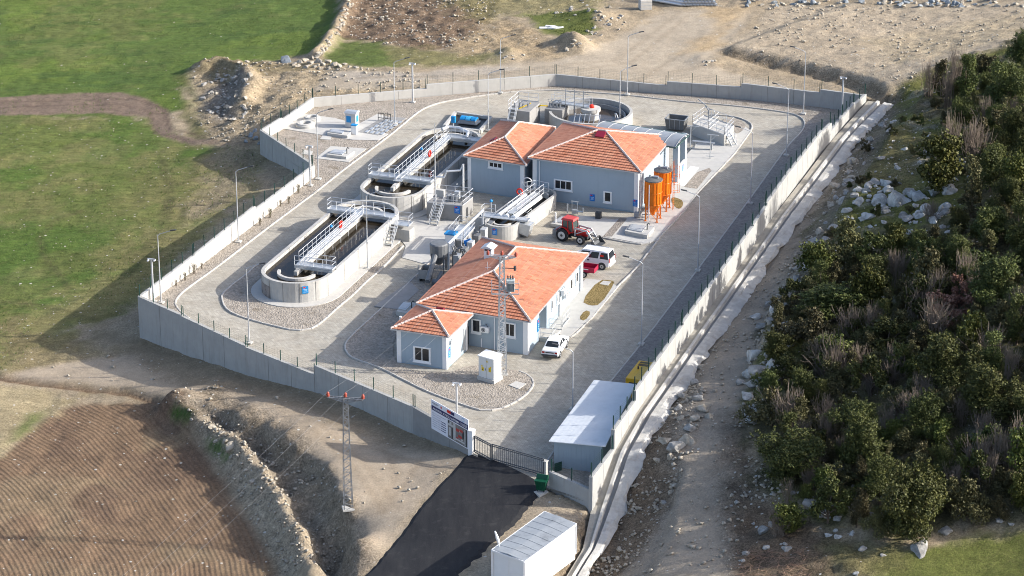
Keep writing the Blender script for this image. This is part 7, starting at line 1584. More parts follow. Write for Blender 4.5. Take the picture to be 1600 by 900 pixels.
# yellow generator in the shaded strip
gq = [P(*q, 2.25) for q in ((981,588.5),(995,592),(1022,566),(1000,560))]; gc_ = sum(gq, Vector())/4
gen = thing('diesel_generator', 'yellow enclosed diesel generator in the shaded strip behind the shed', 'generator', (gc_.x, gc_.y, .1), -AZ+math.pi/2)
gl, gw = 4.1, 1.35
mb = MB(); mb.box((0, 0, 1.1), (gl, gw, 1.9)); gb_ = mb.build('housing', M['yellow'], gen, world=False, bevel=.05)
mb = MB(); mb.box((0, 0, .1), (gl+.1, gw+.02, .2)); mb.build('base_frame', M['dark'], gen, world=False)
mb = MB(); mb.box((gl*.33, 0, 2.06), (.9, .9, .03)); mb.build('roof_grille', pm('grille_brown', (0.10, 0.06, 0.02), .6, .1), gb_, world=False); mb = MB(); mb.box((gl*.33, 0, 2.08), (.06, .92, .02)); mb.build('grille_bar', M['yellow'], gb_, world=False)
mb = MB(); mb.box((-gl/2-.005, -.05, 1.25), (.03, .8, .9)); mb.build('end_window', M['dark'], gb_, world=False); mb = MB(); mb.box((-gl/2-.02, -.05, 1.3), (.02, .3, .35)); mb.build('control_panel', M['white'], gb_, world=False)
for x in (-.9, .5): mb = MB(); mb.box((x, gw/2+.004, 1.1), (1.1, .02, 1.5)); mb.build('side_door', M['yellow'], gb_, world=False, bevel=.005)
mb = MB(); mb.tube([(.2, .2, 2.05), (.2, .2, 2.3)], .07, 8); mb.build('exhaust', M['dark'], gen, world=False)
# red tractor with front loader
t0, t1 = P(879.5, 376.5), P(906.5, 382); dt = (t1-t0).normalized(); sdv = Vector((-dt.y, dt.x, 0)); torg = (t0+t1)/2+sdv*.75
trz = math.atan2(dt.y, dt.x); tr = thing('red_tractor', 'red tractor with a grey front loader parked before the process hall', 'tractor', torg, trz)
S = 1.0
for s in (-1, 1): wheel(tr, -1.02, s*.80, .68, .40, s, 'lamp_grey'); wheel(tr, 1.02, s*.72, .46, .30, s, 'lamp_grey')
mb = MB(); loft(mb, [[(x, -w, z0), (x, w, z0), (x, w, z1-.08), (x, w*.75, z1), (x, -w*.75, z1), (x, -w, z1-.08)] for x, w, z0, z1 in ((.05,.36,.72,1.36),(.9,.34,.74,1.32),(1.45,.30,.76,1.24),(1.55,.26,.80,1.14))]); mb.build('bonnet', M['red'], tr, world=False, bevel=.02)
bxl(tr, 'chassis', 'dark', (.2, 0, .62), (2.6, .42, .36)); bxl(tr, 'front_axle', 'dark', (1.02, 0, .48), (.2, 1.2, .16)); bxl(tr, 'rear_axle', 'dark', (-1.02, 0, .68), (.34, 1.3, .34))
for s in (-1, 1):
    mb = MB(); a_ = np.linspace(.25, 2.7, 9); 
    for k in range(8): p_, q_ = [(-1.02+.80*math.cos(a_[j]), s*.62, .68+.80*math.sin(a_[j])) for j in (k, k+1)]; mb.bar(p_, q_, .5, .05)
    mb.build('mudguard', M['red'], tr, world=False)
mb = MB(); mb.hexa([(-1.15, -.62, 1.0), (.08, -.55, 1.0), (.08, .55, 1.0), (-1.15, .62, 1.0)], [(-1.1, -.6, 2.2), (-.05, -.52, 2.2), (-.05, .52, 2.2), (-1.1, .6, 2.2)]); cg = mb.build('cab_glazing', M['cabglass'], tr, world=False)
mb = MB()
for (a, b) in (((-1.15,-.63,1.0),(-1.1,-.61,2.2)), ((.08,-.56,1.0),(-.05,-.53,2.2)), ((.08,.56,1.0),(-.05,.53,2.2)), ((-1.15,.63,1.0),(-1.1,.61,2.2)), ((-.5,-.61,1.0),(-.55,-.58,2.2)), ((-.5,.61,1.0),(-.55,.58,2.2))): mb.bar(a, b, .08)
for (a, b) in (((-1.15,-.63,1.02),(.08,-.56,1.02)), ((-1.15,.63,1.02),(.08,.56,1.02))): mb.bar(a, b, .1)
mb.build('cab_frame', M['red'], tr, world=False)
mb = MB(); mb.hexa([(-1.3,-.68,2.2),(.15,-.62,2.2),(.15,.62,2.2),(-1.3,.68,2.2)], [(-1.2,-.58,2.4),(.02,-.5,2.4),(.02,.5,2.4),(-1.2,.58,2.4)]); mb.build('cab_roof', pm('roof_red', (0.48, 0.06, 0.055), .45, .1), tr, world=False, bevel=.04)
mb = MB(); mb.tube([(.55, -.42, 1.2), (.55, -.42, 2.15)], .05, 8); mb.build('exhaust', M['dark'], tr, world=False); bxl(tr, 'grille', 'dark', (1.56, 0, .96), (.03, .42, .3), 0)
for s in (-1, 1): bxl(tr, 'headlight', 'white', (1.55, s*.2, 1.0), (.05, .1, .1)); bxl(tr, 'step', 'dark', (-.25, s*.62, .5), (.35, .22, .06))
for s in (-1, 1):
    mb = MB(); mb.bar((.25, s*.46, .7), (.25, s*.46, 1.55), .14, .12); mb.bar((.25, s*.46, 1.5), (1.6, s*.46, 1.42), .1, .16); mb.bar((1.55, s*.46, 1.45), (2.35, s*.46, .42), .1, .16); mb.build('loader_arm', M['lamp_grey'], tr, world=False, bevel=.01)
    mb = MB(); mb.tube([(.4, s*.46, .95), (1.2, s*.46, 1.35)], .05, 8); mb.tube([(1.5, s*.46, 1.2), (2.2, s*.46, .75)], .045, 8); mb.build('hydraulic_ram', M['galv'], tr, world=False)
mb = MB(); mb.bar((1.75, -.46, 1.15), (1.75, .46, 1.15), .12); mb.build('cross_tube', M['lamp_grey'], tr, world=False)
mb = MB(); prf = [(2.35, .75), (2.28, .30), (2.45, .06), (3.05, .02)]; wB = .86
for k in range(3):
    (xa, za), (xb, zb2) = prf[k], prf[k+1]; mb.quad([(xa, -wB, za), (xb, -wB, zb2), (xb, wB, zb2), (xa, wB, za)]); mb.quad([(xa+.03, -wB, za+.02), (xa+.03, wB, za+.02), (xb+.01, wB, zb2+.03), (xb+.01, -wB, zb2+.03)])
for s in (-1, 1): mb.hexa([(x, s*wB-.015, z) for x, z in prf], [(x, s*wB+.015, z) for x, z in prf])
mb.build('bucket', pm('bucket_grey', (0.09, 0.095, 0.10), .5, .3, 3, metal=.3), tr, world=False)
bxl(tr, 'ballast_box', 'concrete_dark', (-2.0, 0, .62), (.62, 1.15, .62), .03); mb = MB(); mb.bar((-1.7, -.35, .55), (-1.1, -.3, .62), .07); mb.bar((-1.7, .35, .55), (-1.1, .3, .62), .07); mb.build('hitch_arm', M['dark'], tr, world=False)
# =================================================================== TREES, SHRUBS, ROCKS
rng = np.random.default_rng(11)
def mesh_from(name, V, Fq, mats, tone=None, mi=None, smooth=False):
    me = bpy.data.meshes.new(name); V = np.asarray(V, np.float32); n = len(V); Fq = np.asarray(Fq, np.int32)
    me.vertices.add(n); me.vertices.foreach_set('co', V.ravel()); k = Fq.shape[1]
    me.loops.add(Fq.size); me.loops.foreach_set('vertex_index', Fq.ravel()); me.polygons.add(len(Fq))
    me.polygons.foreach_set('loop_start', np.arange(len(Fq))*k); me.polygons.foreach_set('loop_total', np.full(len(Fq), k))
    me.update(calc_edges=True)
    for m in mats: me.materials.append(m)
    if tone is not None: a = me.attributes.new('tone', 'FLOAT', 'POINT'); a.data.foreach_set('value', np.asarray(tone, np.float32))
    if smooth: me.polygons.foreach_set('use_smooth', np.ones(len(Fq), bool))
    return me
def leaf_cloud(lobes, n, size, bias=.35, up=.25):
    """leaf quads over the surface of the lobes; returns verts, quads, tone"""
    vol = np.array([l[3]**2 for l in lobes]); pick = rng.choice(len(lobes), n, p=vol/vol.sum()); L = np.array(lobes)[pick]
    d = rng.normal(size=(n, 3)); d[:, 2] = d[:, 2]+.25; d /= np.linalg.norm(d, axis=1)[:, None]
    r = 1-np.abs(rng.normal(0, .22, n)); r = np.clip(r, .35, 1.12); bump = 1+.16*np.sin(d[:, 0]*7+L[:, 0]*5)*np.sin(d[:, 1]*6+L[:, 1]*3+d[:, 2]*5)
    c = L[:, :3]+d*(L[:, 3]*r*bump)[:, None]*np.array([1, 1, .88])
    sh = rng.normal(size=(110, 3)); sh[:, 2] = np.abs(sh[:, 2])*.8+.1; sh /= np.linalg.norm(sh, axis=1)[:, None]; ks = rng.integers(110, size=n); sl_ = np.array(lobes)[rng.integers(len(lobes), size=110)]; on = rng.random(n) < .26; tt = rng.uniform(.7, 1.55, n)
    cs = sl_[ks][:, :3]+sh[ks]*(sl_[ks][:, 3]*tt)[:, None]+rng.normal(0, .011, (n, 3)); c = np.where(on[:, None], cs, c); d = np.where(on[:, None], sh[ks], d)
    nr = d*(1-bias)+rng.normal(size=(n, 3))*bias*2.2+np.array([0, 0, up]); nr /= np.linalg.norm(nr, axis=1)[:, None]
    t = np.cross(nr, rng.normal(size=(n, 3))); t /= np.linalg.norm(t, axis=1)[:, None]; b = np.cross(nr, t)
    s = size*rng.uniform(.55, 1.3, n); t = t*s[:, None]*.5; b = b*(s*rng.uniform(.55, 1, n))[:, None]*.5; droop = nr*(s*.18)[:, None]
    V = np.stack([c-t-b*.3-droop, c+b*-1.0, c+t+b*.2-droop, c+b], 1).reshape(-1, 3)
    clump = np.repeat(rng.uniform(-.18, .18, len(lobes))[pick], 4)
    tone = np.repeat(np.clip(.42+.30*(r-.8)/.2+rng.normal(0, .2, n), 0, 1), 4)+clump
    return V, np.arange(4*n).reshape(-1, 4), np.clip(tone, 0, 1)
def make_crown(name, kind, n, size, mats):
    """crown of unit height 1 and unit width about 1"""
    lobes = []
    if kind == 'broad':
        for k in range(17):
            a = rng.uniform(0, 6.28); rr = abs(rng.normal(0, .24)); z = rng.uniform(.32, .82)-rr*.35; lobes.append((rr*math.cos(a), rr*math.sin(a), z, rng.uniform(.12, .23)))
    elif kind == 'round':
        for k in range(20):
            a = rng.uniform(0, 6.28); z = rng.uniform(.18, .86); w = .34*math.sqrt(max(.05, 1-((z-.5)/.45)**2)); rr = w*rng.uniform(.3, 1); lobes.append((rr*math.cos(a), rr*math.sin(a), z, rng.uniform(.12, .20)))
    elif kind == 'upright':
        for k in range(16):
            a = rng.uniform(0, 6.28); z = rng.uniform(.15, .92); w = .25*(1-.55*z); rr = w*rng.uniform(.2, 1); lobes.append((rr*math.cos(a), rr*math.sin(a), z, rng.uniform(.09, .16)))
    else:   # open: separate clumps with gaps
        for k in range(14):
            a = rng.uniform(0, 6.28); rr = rng.uniform(.08, .42); z = rng.uniform(.25, .9); lobes.append((rr*math.cos(a), rr*math.sin(a), z, rng.uniform(.08, .15)))
    V, Q, t = leaf_cloud(lobes, n, size); me = mesh_from(name, V, Q, mats, t)
    return me, lobes
def trunk_mesh(lobes, name='trunk'):
    mb = MB(); mb.tube([(0, 0, -.06), (.01, .0, .15), (.0, .02, .42)], [.032, .024, .014], 6)
    for l in lobes[:9]: z0 = rng.uniform(.1, .32); mb.tube([(0, 0, z0), (l[0]*.5, l[1]*.5, (z0+l[2])/2+.02), (l[0], l[1], l[2])], [.014, .010, .004], 5)
    me = bpy.data.meshes.new(name); me.from_pydata(mb.v, [], mb.f); me.materials.append(M['bark']); return me
CR = {}
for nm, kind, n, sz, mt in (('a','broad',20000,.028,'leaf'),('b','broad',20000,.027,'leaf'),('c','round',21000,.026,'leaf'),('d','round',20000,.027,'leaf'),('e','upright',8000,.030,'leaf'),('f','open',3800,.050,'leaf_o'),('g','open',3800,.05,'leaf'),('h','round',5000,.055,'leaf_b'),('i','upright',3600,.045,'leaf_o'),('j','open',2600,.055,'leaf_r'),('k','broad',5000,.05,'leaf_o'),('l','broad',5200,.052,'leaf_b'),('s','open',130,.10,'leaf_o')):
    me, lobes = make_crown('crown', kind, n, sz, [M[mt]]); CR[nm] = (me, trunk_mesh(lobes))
tree_count = [0]
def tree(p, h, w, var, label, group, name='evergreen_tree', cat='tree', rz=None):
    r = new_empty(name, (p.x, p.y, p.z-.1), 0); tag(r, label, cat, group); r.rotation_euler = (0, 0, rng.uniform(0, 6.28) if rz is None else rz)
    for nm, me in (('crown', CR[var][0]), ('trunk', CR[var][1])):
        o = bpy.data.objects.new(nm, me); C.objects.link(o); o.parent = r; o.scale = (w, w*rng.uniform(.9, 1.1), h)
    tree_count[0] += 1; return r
def at_px(cx, cy, hpx):
    """ground point of a crown whose middle shows at (cx, cy)"""
    q = T(cx, min(cy+hpx*.42, 960)); return q
GF = 'evergreen trees of the hillside wood'
big = [ # crown centre px, width px, height px, variety, label
 (1300,462,112,92,'a','broad dark evergreen at the uphill edge of the wood, above the boulder bank'),
 (1360,448,66,92,'l','light-topped evergreen standing right against the broad dark one at the wood edge'),
 (1240,700,120,118,'c','large rounded evergreen at the near corner of the wood beside the stony track'),
 (1424,772,118,165,'c','tallest rounded evergreen at the foot of the wood above the grass patch'),
 (1346,690,78,120,'d','full evergreen between the two largest rounded trees of the lower wood'),
 (1462,560,104,125,'b','big lobed evergreen in the middle of the wood'),
 (1556,440,92,105,'d','rounded evergreen beside the rust-leaved bush high in the wood'),
 (1302,546,74,74,'h','bright green bush below the broad dark evergreen, beside bare twigs'),
 (1206,630,66,84,'k','olive bush where the boulder bank meets the wood'),
 (1385,520,70,80,'g','loose evergreen in the upper wood behind the bright bush'),
 (1466,252,84,110,'h','bright green tree alone on the rocky upper slope'),
 (1518,285,64,100,'i','olive upright tree beside the bright tree on the rocky slope'),
 (1570,128,84,112,'c','dark tree in the far wood corner under the bulldozed ground'),
 (1508,122,64,88,'e','slim evergreen at the far edge of the wood'),
 (1466,120,44,66,'i','thin straggly tree first at the far edge of the wood'),
 (1598,75,66,90,'a','dark crown cut by the frame at the top of the far wood'),
 (1232,806,58,62,'h','small yellow-green shrub beside the large pale boulder'),
 (1510,772,62,84,'k','olive shrub between the tallest tree and the bare twigs'),
 (1594,765,44,70,'h','small bright shrub cut by the frame above the grass patch'),
 (1345,645,88,88,'b','broad evergreen behind the near corner trees'),
 (1575,205,60,90,'d','dark tree on the upper slope near the frame edge'),
 (1545,345,80,90,'a','broad evergreen below the rocky slope near the frame edge')]
taken = []
for (cx, cy, wp, hp, v, lb) in big:
    q = at_px(cx, cy, hp); s = F/math.hypot(q.y, 100-q.z); w = wp/s*1.10; h = max(1.0, (hp/s-.25*w)/.92); tree(q, h, w, v, lb, None, 'shrub' if 'shrub' in lb or 'bush' in lb else 'evergreen_tree', 'shrub' if 'shrub' in lb or 'bush' in lb else 'tree'); taken.append((q.x, q.y, w*.42))
wood = poly_T([(1215,520),(1262,440),(1300,420),(1400,400),(1480,380),(1540,300),(1640,230),(1720,400),(1720,800),(1600,815),(1500,815),(1430,850),(1330,845),(1240,800),(1205,740),(1190,660)])
upw = poly_T([(1450,150),(1500,130),(1640,90),(1700,200),(1640,230),(1560,310),(1500,330),(1478,220)])
def inpoly(x, y, pl): return float(sdf(np.array([x]), np.array([y]), pl)[0]) < 0
def fill(poly, tries, gap, hr, kinds, label, group, name, cat):
    xs = [p[0] for p in poly]; ys = [p[1] for p in poly]; n = 0
    for _ in range(tries):
        x, y = rng.uniform(min(xs), max(xs)), rng.uniform(min(ys), max(ys))
        if not inpoly(x, y, poly): continue
        h = rng.uniform(*hr); w = h*rng.uniform(.75, 1.1)
        if any((x-a)**2+(y-b)**2 < (gap*(.6*w*.42+r_))**2 for a, b, r_ in taken): continue
        taken.append((x, y, w*.42)); v = kinds[int(rng.integers(len(kinds)))]; q = Vector((x, y, Th(x, y))); tree(q, h, w, v, label, group, name, cat); n += 1
    return n
# bare winter shrubs
def twig_mesh(n, spread, name='twigs'):
    mb = MB()
    for k in range(n):
        a = rng.uniform(0, 6.28); e = abs(rng.normal(0, spread)); d = Vector((math.cos(a)*e, math.sin(a)*e, 1)).normalized(); L = rng.uniform(.55, 1.0); b = Vector((rng.normal(0, .12), rng.normal(0, .12), 0)); p = b
        pts = [p]
        for j in range(4): d = (d+Vector(rng.normal(0, .10, 3))).normalized(); p = p+d*(L/4); pts.append(p)
        mb.tube(pts, [.011, .009, .007, .005, .003], 3, cap=False)
        for j in (2, 3, 3):
            q = pts[j]; dd = (d+Vector(rng.normal(0, .5, 3))).normalized(); mb.tube([q, q+dd*.14, q+dd*.26+Vector((0, 0, .04))], [.006, .005, .003], 3, cap=False)
    me = bpy.data.meshes.new(name); me.from_pydata(mb.v, [], mb.f); me.materials.append(M['twig']); return me
TW = [twig_mesh(46, .30), twig_mesh(34, .22), twig_mesh(60, .45)]
def bare(cx, cy, hp, wf, k, label, group=None, name='bare_shrub', cat='shrub'):
    q = T(cx, cy+hp*.5); s = F/math.hypot(q.y, 100-q.z); h = hp*1.12/s/.9; o = bpy.data.objects.new(name, TW[k]); C.objects.link(o); o.location = (q.x, q.y, q.z-.05); o.scale = (h*wf, h*wf, h); o.rotation_euler = (0, 0, rng.uniform(0, 6.28)); tag(o, label, cat, group)
bare(1519,232,78,.6,2,'leafless spreading tree on the rocky slope behind the bright green tree', name='bare_tree', cat='tree'); bare(1482,225,90,.35,1,'tall thin leafless sapling beside the bright green tree', name='bare_tree', cat='tree')
GB = 'bare twig shrubs of the hillside'
for (cx, cy, hp, wf, k) in [(1400,420,55,.7,1),(1395,412,40,.6,0),(1432,472,55,.8,0),(1448,462,60,.8,0),(1470,445,50,.7,1),(1510,425,60,.6,1),(1525,450,60,.6,1),(1325,505,45,.9,0),(1283,555,60,.7,0),(1300,575,50,.8,2),(1363,500,50,.8,1),(1398,560,45,.6,1),(1385,660,50,.6,1),(1560,700,75,.6,1),(1575,715,70,.6,0),(1592,690,80,.6,1),(1545,735,55,.7,0),(1535,720,60,.6,1),(1490,110,70,.4,1),(1450,125,50,.5,0),(1480,140,55,.5,0),(1540,180,45,.6,0),(1585,175,40,.6,2),(1455,330,30,.8,2),(1230,770,40,.6,1),(1215,820,35,.9,2),(1360,590,45,.7,0),(1440,610,55,.6,1),(1500,640,50,.6,0),(1340,560,40,.8,2)]:
    bare(cx, cy, hp, wf, k, 'grey leafless twig shrub standing among the green growth of the hillside', GB)
for _ in range(20): bare(rng.uniform(1230, 1600), rng.uniform(430, 760), rng.uniform(38, 62), rng.uniform(.6, 1.0), int(rng.integers(3)), 'grey leafless twig shrub standing among the green growth of the hillside', GB)
for cx, cy, wp, hp, lb in ((1484,488,62,52,'rust-brown bush glowing among bare twigs in the upper wood'),(1497,466,36,60,'slim rust-leaved sapling behind the rust-brown bush')):
    q = at_px(cx, cy, hp); s = F/math.hypot(q.y, 100-q.z); tree(q, hp/s*1.05, wp/s*1.2, 'j', lb, None, 'shrub', 'shrub'); taken.append((q.x, q.y, 1.2)); taken.append((q.x-.5, q.y-3.2, 1.6))
n1 = fill(wood, 900, 1.22, (3.0, 5.4), 'abcdgkelbg', 'evergreen tree packed among others inside the hillside wood', GF, 'evergreen_tree', 'tree')
n2 = fill(wood, 700, .60, (1.7, 2.9), 'fgkkiifl', 'leafy shrub filling a gap between trees of the hillside wood', 'shrubs inside the hillside wood', 'shrub', 'shrub')
n3 = fill(upw, 200, 1.25, (2.4, 4.0), 'cdaefi', 'dark tree of the far wood above the rocky slope', 'trees of the far wood', 'evergreen_tree', 'tree')
n4 = fill(upw, 130, .7, (1.2, 2.2), 'fgki', 'low shrub among the trees of the far wood', 'shrubs of the far wood', 'shrub', 'shrub')
rocky = poly_T([(1350,215),(1430,170),(1470,250),(1500,340),(1480,385),(1380,400),(1290,400),(1320,300)])
n5 = fill(rocky, 60, 1.0, (.7, 1.7), 'fgka', 'low dark shrub between the pale rocks of the slope', 'low shrubs on the rocky slope', 'shrub', 'shrub')
# saplings on the gravel by the white wall
for k, (px, py) in enumerate([(275,447),(289,438),(303,427.5),(315,420),(406,352),(422,340),(438,322),(451,318),(466,302)]):
    q = P(px, py, .1); s = .7+.2*(k % 3); r = new_empty('sapling', q); tag(r, 'thin young sapling on the gravel at the foot of the white sunlit wall', 'sapling', 'saplings along the white wall')
    o = bpy.data.objects.new('stem', TW[1]); C.objects.link(o); o.parent = r; o.scale = (s*.45, s*.45, s*1.15); o = bpy.data.objects.new('foliage', CR['s'][0]); C.objects.link(o); o.parent = r; o.scale = (s*.5, s*.5, s*1.1)

# ------------------------------------------------------------------ rocks
def rock_mesh(seed, mat, flat=.7, sub=3):
    bm = bmesh.new(); bmesh.ops.create_icosphere(bm, subdivisions=sub, radius=.5); r_ = np.random.default_rng(seed)
    pl = [(Vector(r_.normal(size=3)).normalized(), r_.uniform(.17, .40)) for _ in range(11)]; off = r_.uniform(0, 50, 3)
    for v in bm.verts:
        c = v.co
        for n_, d in pl:
            k = c.dot(n_)-d
            if k > 0: c = c-n_*k*.92
        q = c*5+Vector(off); w = vnoise(np.array([q.x+q.z*.7]), np.array([q.y-q.z*.6]), seed)[0]-.5; v.co = c*(1+.34*w)
        v.co.z *= flat
    me = bpy.data.meshes.new('rock'); bm.to_mesh(me); bm.free(); me.materials.append(M[mat]); return me
RK = {m: [rock_mesh(100+i+17*j, m, fl) for i, fl in enumerate((.7, .85, .6, .75, .95))] for j, m in enumerate(('rock', 'rock_white', 'rock_tan', 'rock_blue'))}
def rock(px, py, size, mat, label, group=None, k=None, sx=1.0, sz=1.0):
    q = T(px, py); s = F/math.hypot(q.y, 100-q.z); d = size/s; me = RK[mat][int(rng.integers(5)) if k is None else k]; o = bpy.data.objects.new('boulder' if d > .7 else 'stone', me); C.objects.link(o)
    o.location = (q.x, q.y, q.z+d*.06*sz); o.scale = (d*sx*1.1, d*1.1, d*sz*1.05); o.rotation_euler = (rng.uniform(-.3, .3), rng.uniform(-.3, .3), rng.uniform(0, 6.28)); tag(o, label, 'boulder' if d > .7 else 'stone', group); return o
rock(445,97,21,'rock_blue','big blue-grey boulder alone at the left end of the stone row behind the field',sz=1.25)
rock(1265,792,34,'rock','large pale grey boulder lying under the near corner of the wood',sz=1.2); rock(1432,857,34,'rock','long grey boulder on the edge of the grass patch',k=2,sx=1.5,sz=.7); rock(1478,832,24,'rock','rounded grey boulder at the corner of the grass patch',k=1,sz=.75)
rock(1403,318,40,'rock_white','tallest white limestone outcrop on the rocky slope',sz=1.3); rock(1372,318,28,'rock_white','white limestone outcrop leaning beside the tallest one',sz=1.2); rock(1437,312,27,'rock_white','white limestone outcrop to the wood side of the tallest one',sz=1.25); rock(1482,302,26,'rock_white','white boulder under the olive tree of the rocky slope',sz=1.1)
rock(1302,262+40,10,'rock','small stone on the cut bank above the channel')
G1 = 'pale rocks scattered on the upper slope'
for _ in range(120):
    px, py = rng.uniform(1285, 1490), rng.uniform(285, 395)
    if px < 1330-(py-300)*.35: continue
    rock(px, py, rng.uniform(6, 21)*(.8+.45*(py < 350)), 'rock_white' if rng.random() < .7 else 'rock', 'pale limestone rock lying among low shrubs of the upper slope', G1)
for _ in range(34): rock(rng.uniform(1360, 1560), rng.uniform(180, 290), rng.uniform(4, 12), 'rock_white', 'pale limestone rock lying among low shrubs of the upper slope', G1)
G2 = 'boulders of the bank between track and wood'
bank_px = [(1180,560,28),(1205,555,22),(1222,548,20),(1238,540,18),(1195,580,30),(1215,575,24),(1182,600,26),(1200,605,22),(1225,590,16),(1175,625,24),(1190,640,20),(1210,500,20),(1222,488,26),(1240,480,18),(1206,478,16),(1232,462,14),(1190,495,16),(1200,515,18),(1225,515,22),(1245,505,14),(1170,650,18),(1185,662,22),(1165,600,14),(1250,450,14),(1262,420,13),(1255,440,12),(1178,585,20),(1210,622,16),(1240,610,12)]
for px, py, s in bank_px: rock(px+rng.uniform(-4, 4)-6, py+rng.uniform(-3, 3), s*1.3, 'rock_white' if rng.random() < .5 else 'rock', 'grey limestone boulder in the bank between the dirt track and the wood', G2, sz=rng.uniform(.8, 1.2))
G3 = 'broken rocks on the near side of the dirt track'
for px, py, s in [(1098,640,26),(1085,655,20),(1110,652,18),(1070,690,30),(1052,700,34),(1040,690,24),(1078,672,22),(1062,655,16),(1045,715,16),(1056,640,20),(1070,620,18),(1085,598,16),(1095,575,14),(1030,720,14),(1058,760,16),(1050,770,12),(1040,785,10),(1090,625,20)]: rock(px+rng.uniform(-3, 3), py, s, 'rock_tan' if rng.random() < .5 else 'rock', 'broken brownish rock in the cut beside the drainage channel', G3, sz=rng.uniform(.8, 1.2))
G4 = 'stones on the dark ground below the wood'
for _ in range(42): rock(rng.uniform(1140, 1420), 770+abs(rng.normal(0, 50)), rng.uniform(4, 14), 'rock' if rng.random() < .6 else 'rock_white', 'grey stone on the dark littered ground below the wood', G4)
for px, py, s in ((1195,830,20),(1228,860,18),(1165,865,14),(1205,820,14),(1310,812,16),(1285,805,20),(1350,858,18),(1380,868,10),(1560,815,14),(1580,820,12)): rock(px, py, s, 'rock', 'grey stone on the dark littered ground below the wood', G4)
G5 = 'cliff rocks of the cut slope'
for _ in range(46):
    t_ = rng.random(); px = 1385-t_*150+rng.normal(0, 12); py = 185+t_*270+rng.normal(0, 9); rock(px, py, rng.uniform(8, 24), 'rock' if rng.random() < .7 else 'rock_tan', 'grey jagged rock in the cut slope above the channel', G5, sz=rng.uniform(.8, 1.4))
G6 = 'row of pale rocks behind the rear road'
for px, py, s in [(468,98,13),(476,95,14),(486,99,12),(497,97,15),(505,101,11),(513,98,14),(522,102,12),(531,104,11),(538,101,9),(546,105,9),(556,106,8),(466,104,10),(479,105,10),(492,105,11),(459,101,9),(515,107,9),(500,108,9),(528,109,7),(565,107,6),(575,108,6)]: rock(px, py, s, 'rock_tan', 'pale tan rock in the heap along the rear dirt road', G6, sz=1.1)
G7 = 'stones of the dry stone wall across the fields'
for k in range(46):
    t_ = k/46; pts = [(548,2),(537,25),(524,52),(506,78),(490,92)]; i = min(3, int(t_*4)); f = t_*4-i; px = pts[i][0]*(1-f)+pts[i+1][0]*f; py = pts[i][1]*(1-f)+pts[i+1][1]*f; rock(px+rng.uniform(-5, 6), py+rng.uniform(-2, 2), rng.uniform(6, 11), 'rock_tan', 'pale stone in the dry stone wall between the green and brown fields', G7)
G8 = 'rubble on the dark side of the heap'
for _ in range(60):
    px = rng.uniform(318, 388); py = rng.uniform(115, 188); rock(px, py, rng.uniform(4, 12), 'rock' if rng.random() < .6 else 'rock_tan', 'broken grey stone on the rubble heap beside the field', G8)
for px, py, s in ((391,117,13),(352,125,10),(362,122,9),(374,98,9),(386,97,8),(400,99,7),(398,205,10),(392,212,12),(400,218,11),(385,222,8),(405,225,9)): rock(px, py, s, 'rock_tan' if py < 150 else 'rock_blue', 'broken grey stone on the rubble heap beside the field', G8)
G9 = 'stones of the long row at the far edge'
for _ in range(75): rock(rng.uniform(1165, 1600), rng.uniform(0, 11)+0, rng.uniform(6, 13), 'rock_tan' if rng.random() < .5 else 'rock_blue', 'pale stone in the long row along the far edge of the bulldozed ground', G9)
GA = 'stones of the spoil ridge beside the gully'
for px, py, s in [(330,668,14),(352,690,12),(362,700,20),(371,712,13),(384,735,10),(395,752,12),(345,676,9),(404,762,9),(411,748,10),(360,715,9),(392,722,8),(300,655,7),(430,800,8),(425,770,9),(336,690,8)]: rock(px, py, s, 'rock_tan', 'pale stone on the spoil ridge beside the gully', GA)
GB_ = 'rocks of the rear heaps'
for px, py, n_, sp in ((893,70,12,13),(905,18,16,22),(950,30,14,18),(798,86,7,9),(935,50,12,14),(1105,98,6,8)):
    for _ in range(n_): rock(px+rng.normal(0, sp), py+rng.normal(0, sp*.35), rng.uniform(4, 9), 'rock_tan' if rng.random() < .5 else 'rock', 'broken rock in a rubble heap on the rear ground', GB_)
# dry brushwood at the bottom edge and fallen branch
mb = MB()
for k in range(230):
    px, py = rng.uniform(1150, 1262), rng.uniform(862, 905); q = T(px, py); d = Vector((rng.normal(0, 1), rng.normal(0, .5), rng.normal(0, .12))).normalized(); mb.tube([q+up*.05, q+d*rng.uniform(.3, 1.0)+up*rng.uniform(.1, .4)], [.022, .008], 3)
o = mb.build('brushwood', pm('brush_tan', (0.26, 0.17, 0.12), .95, .3, 4)); tag(o, 'litter of cut dry branches at the bottom edge of the wood', 'brushwood', kind='stuff')
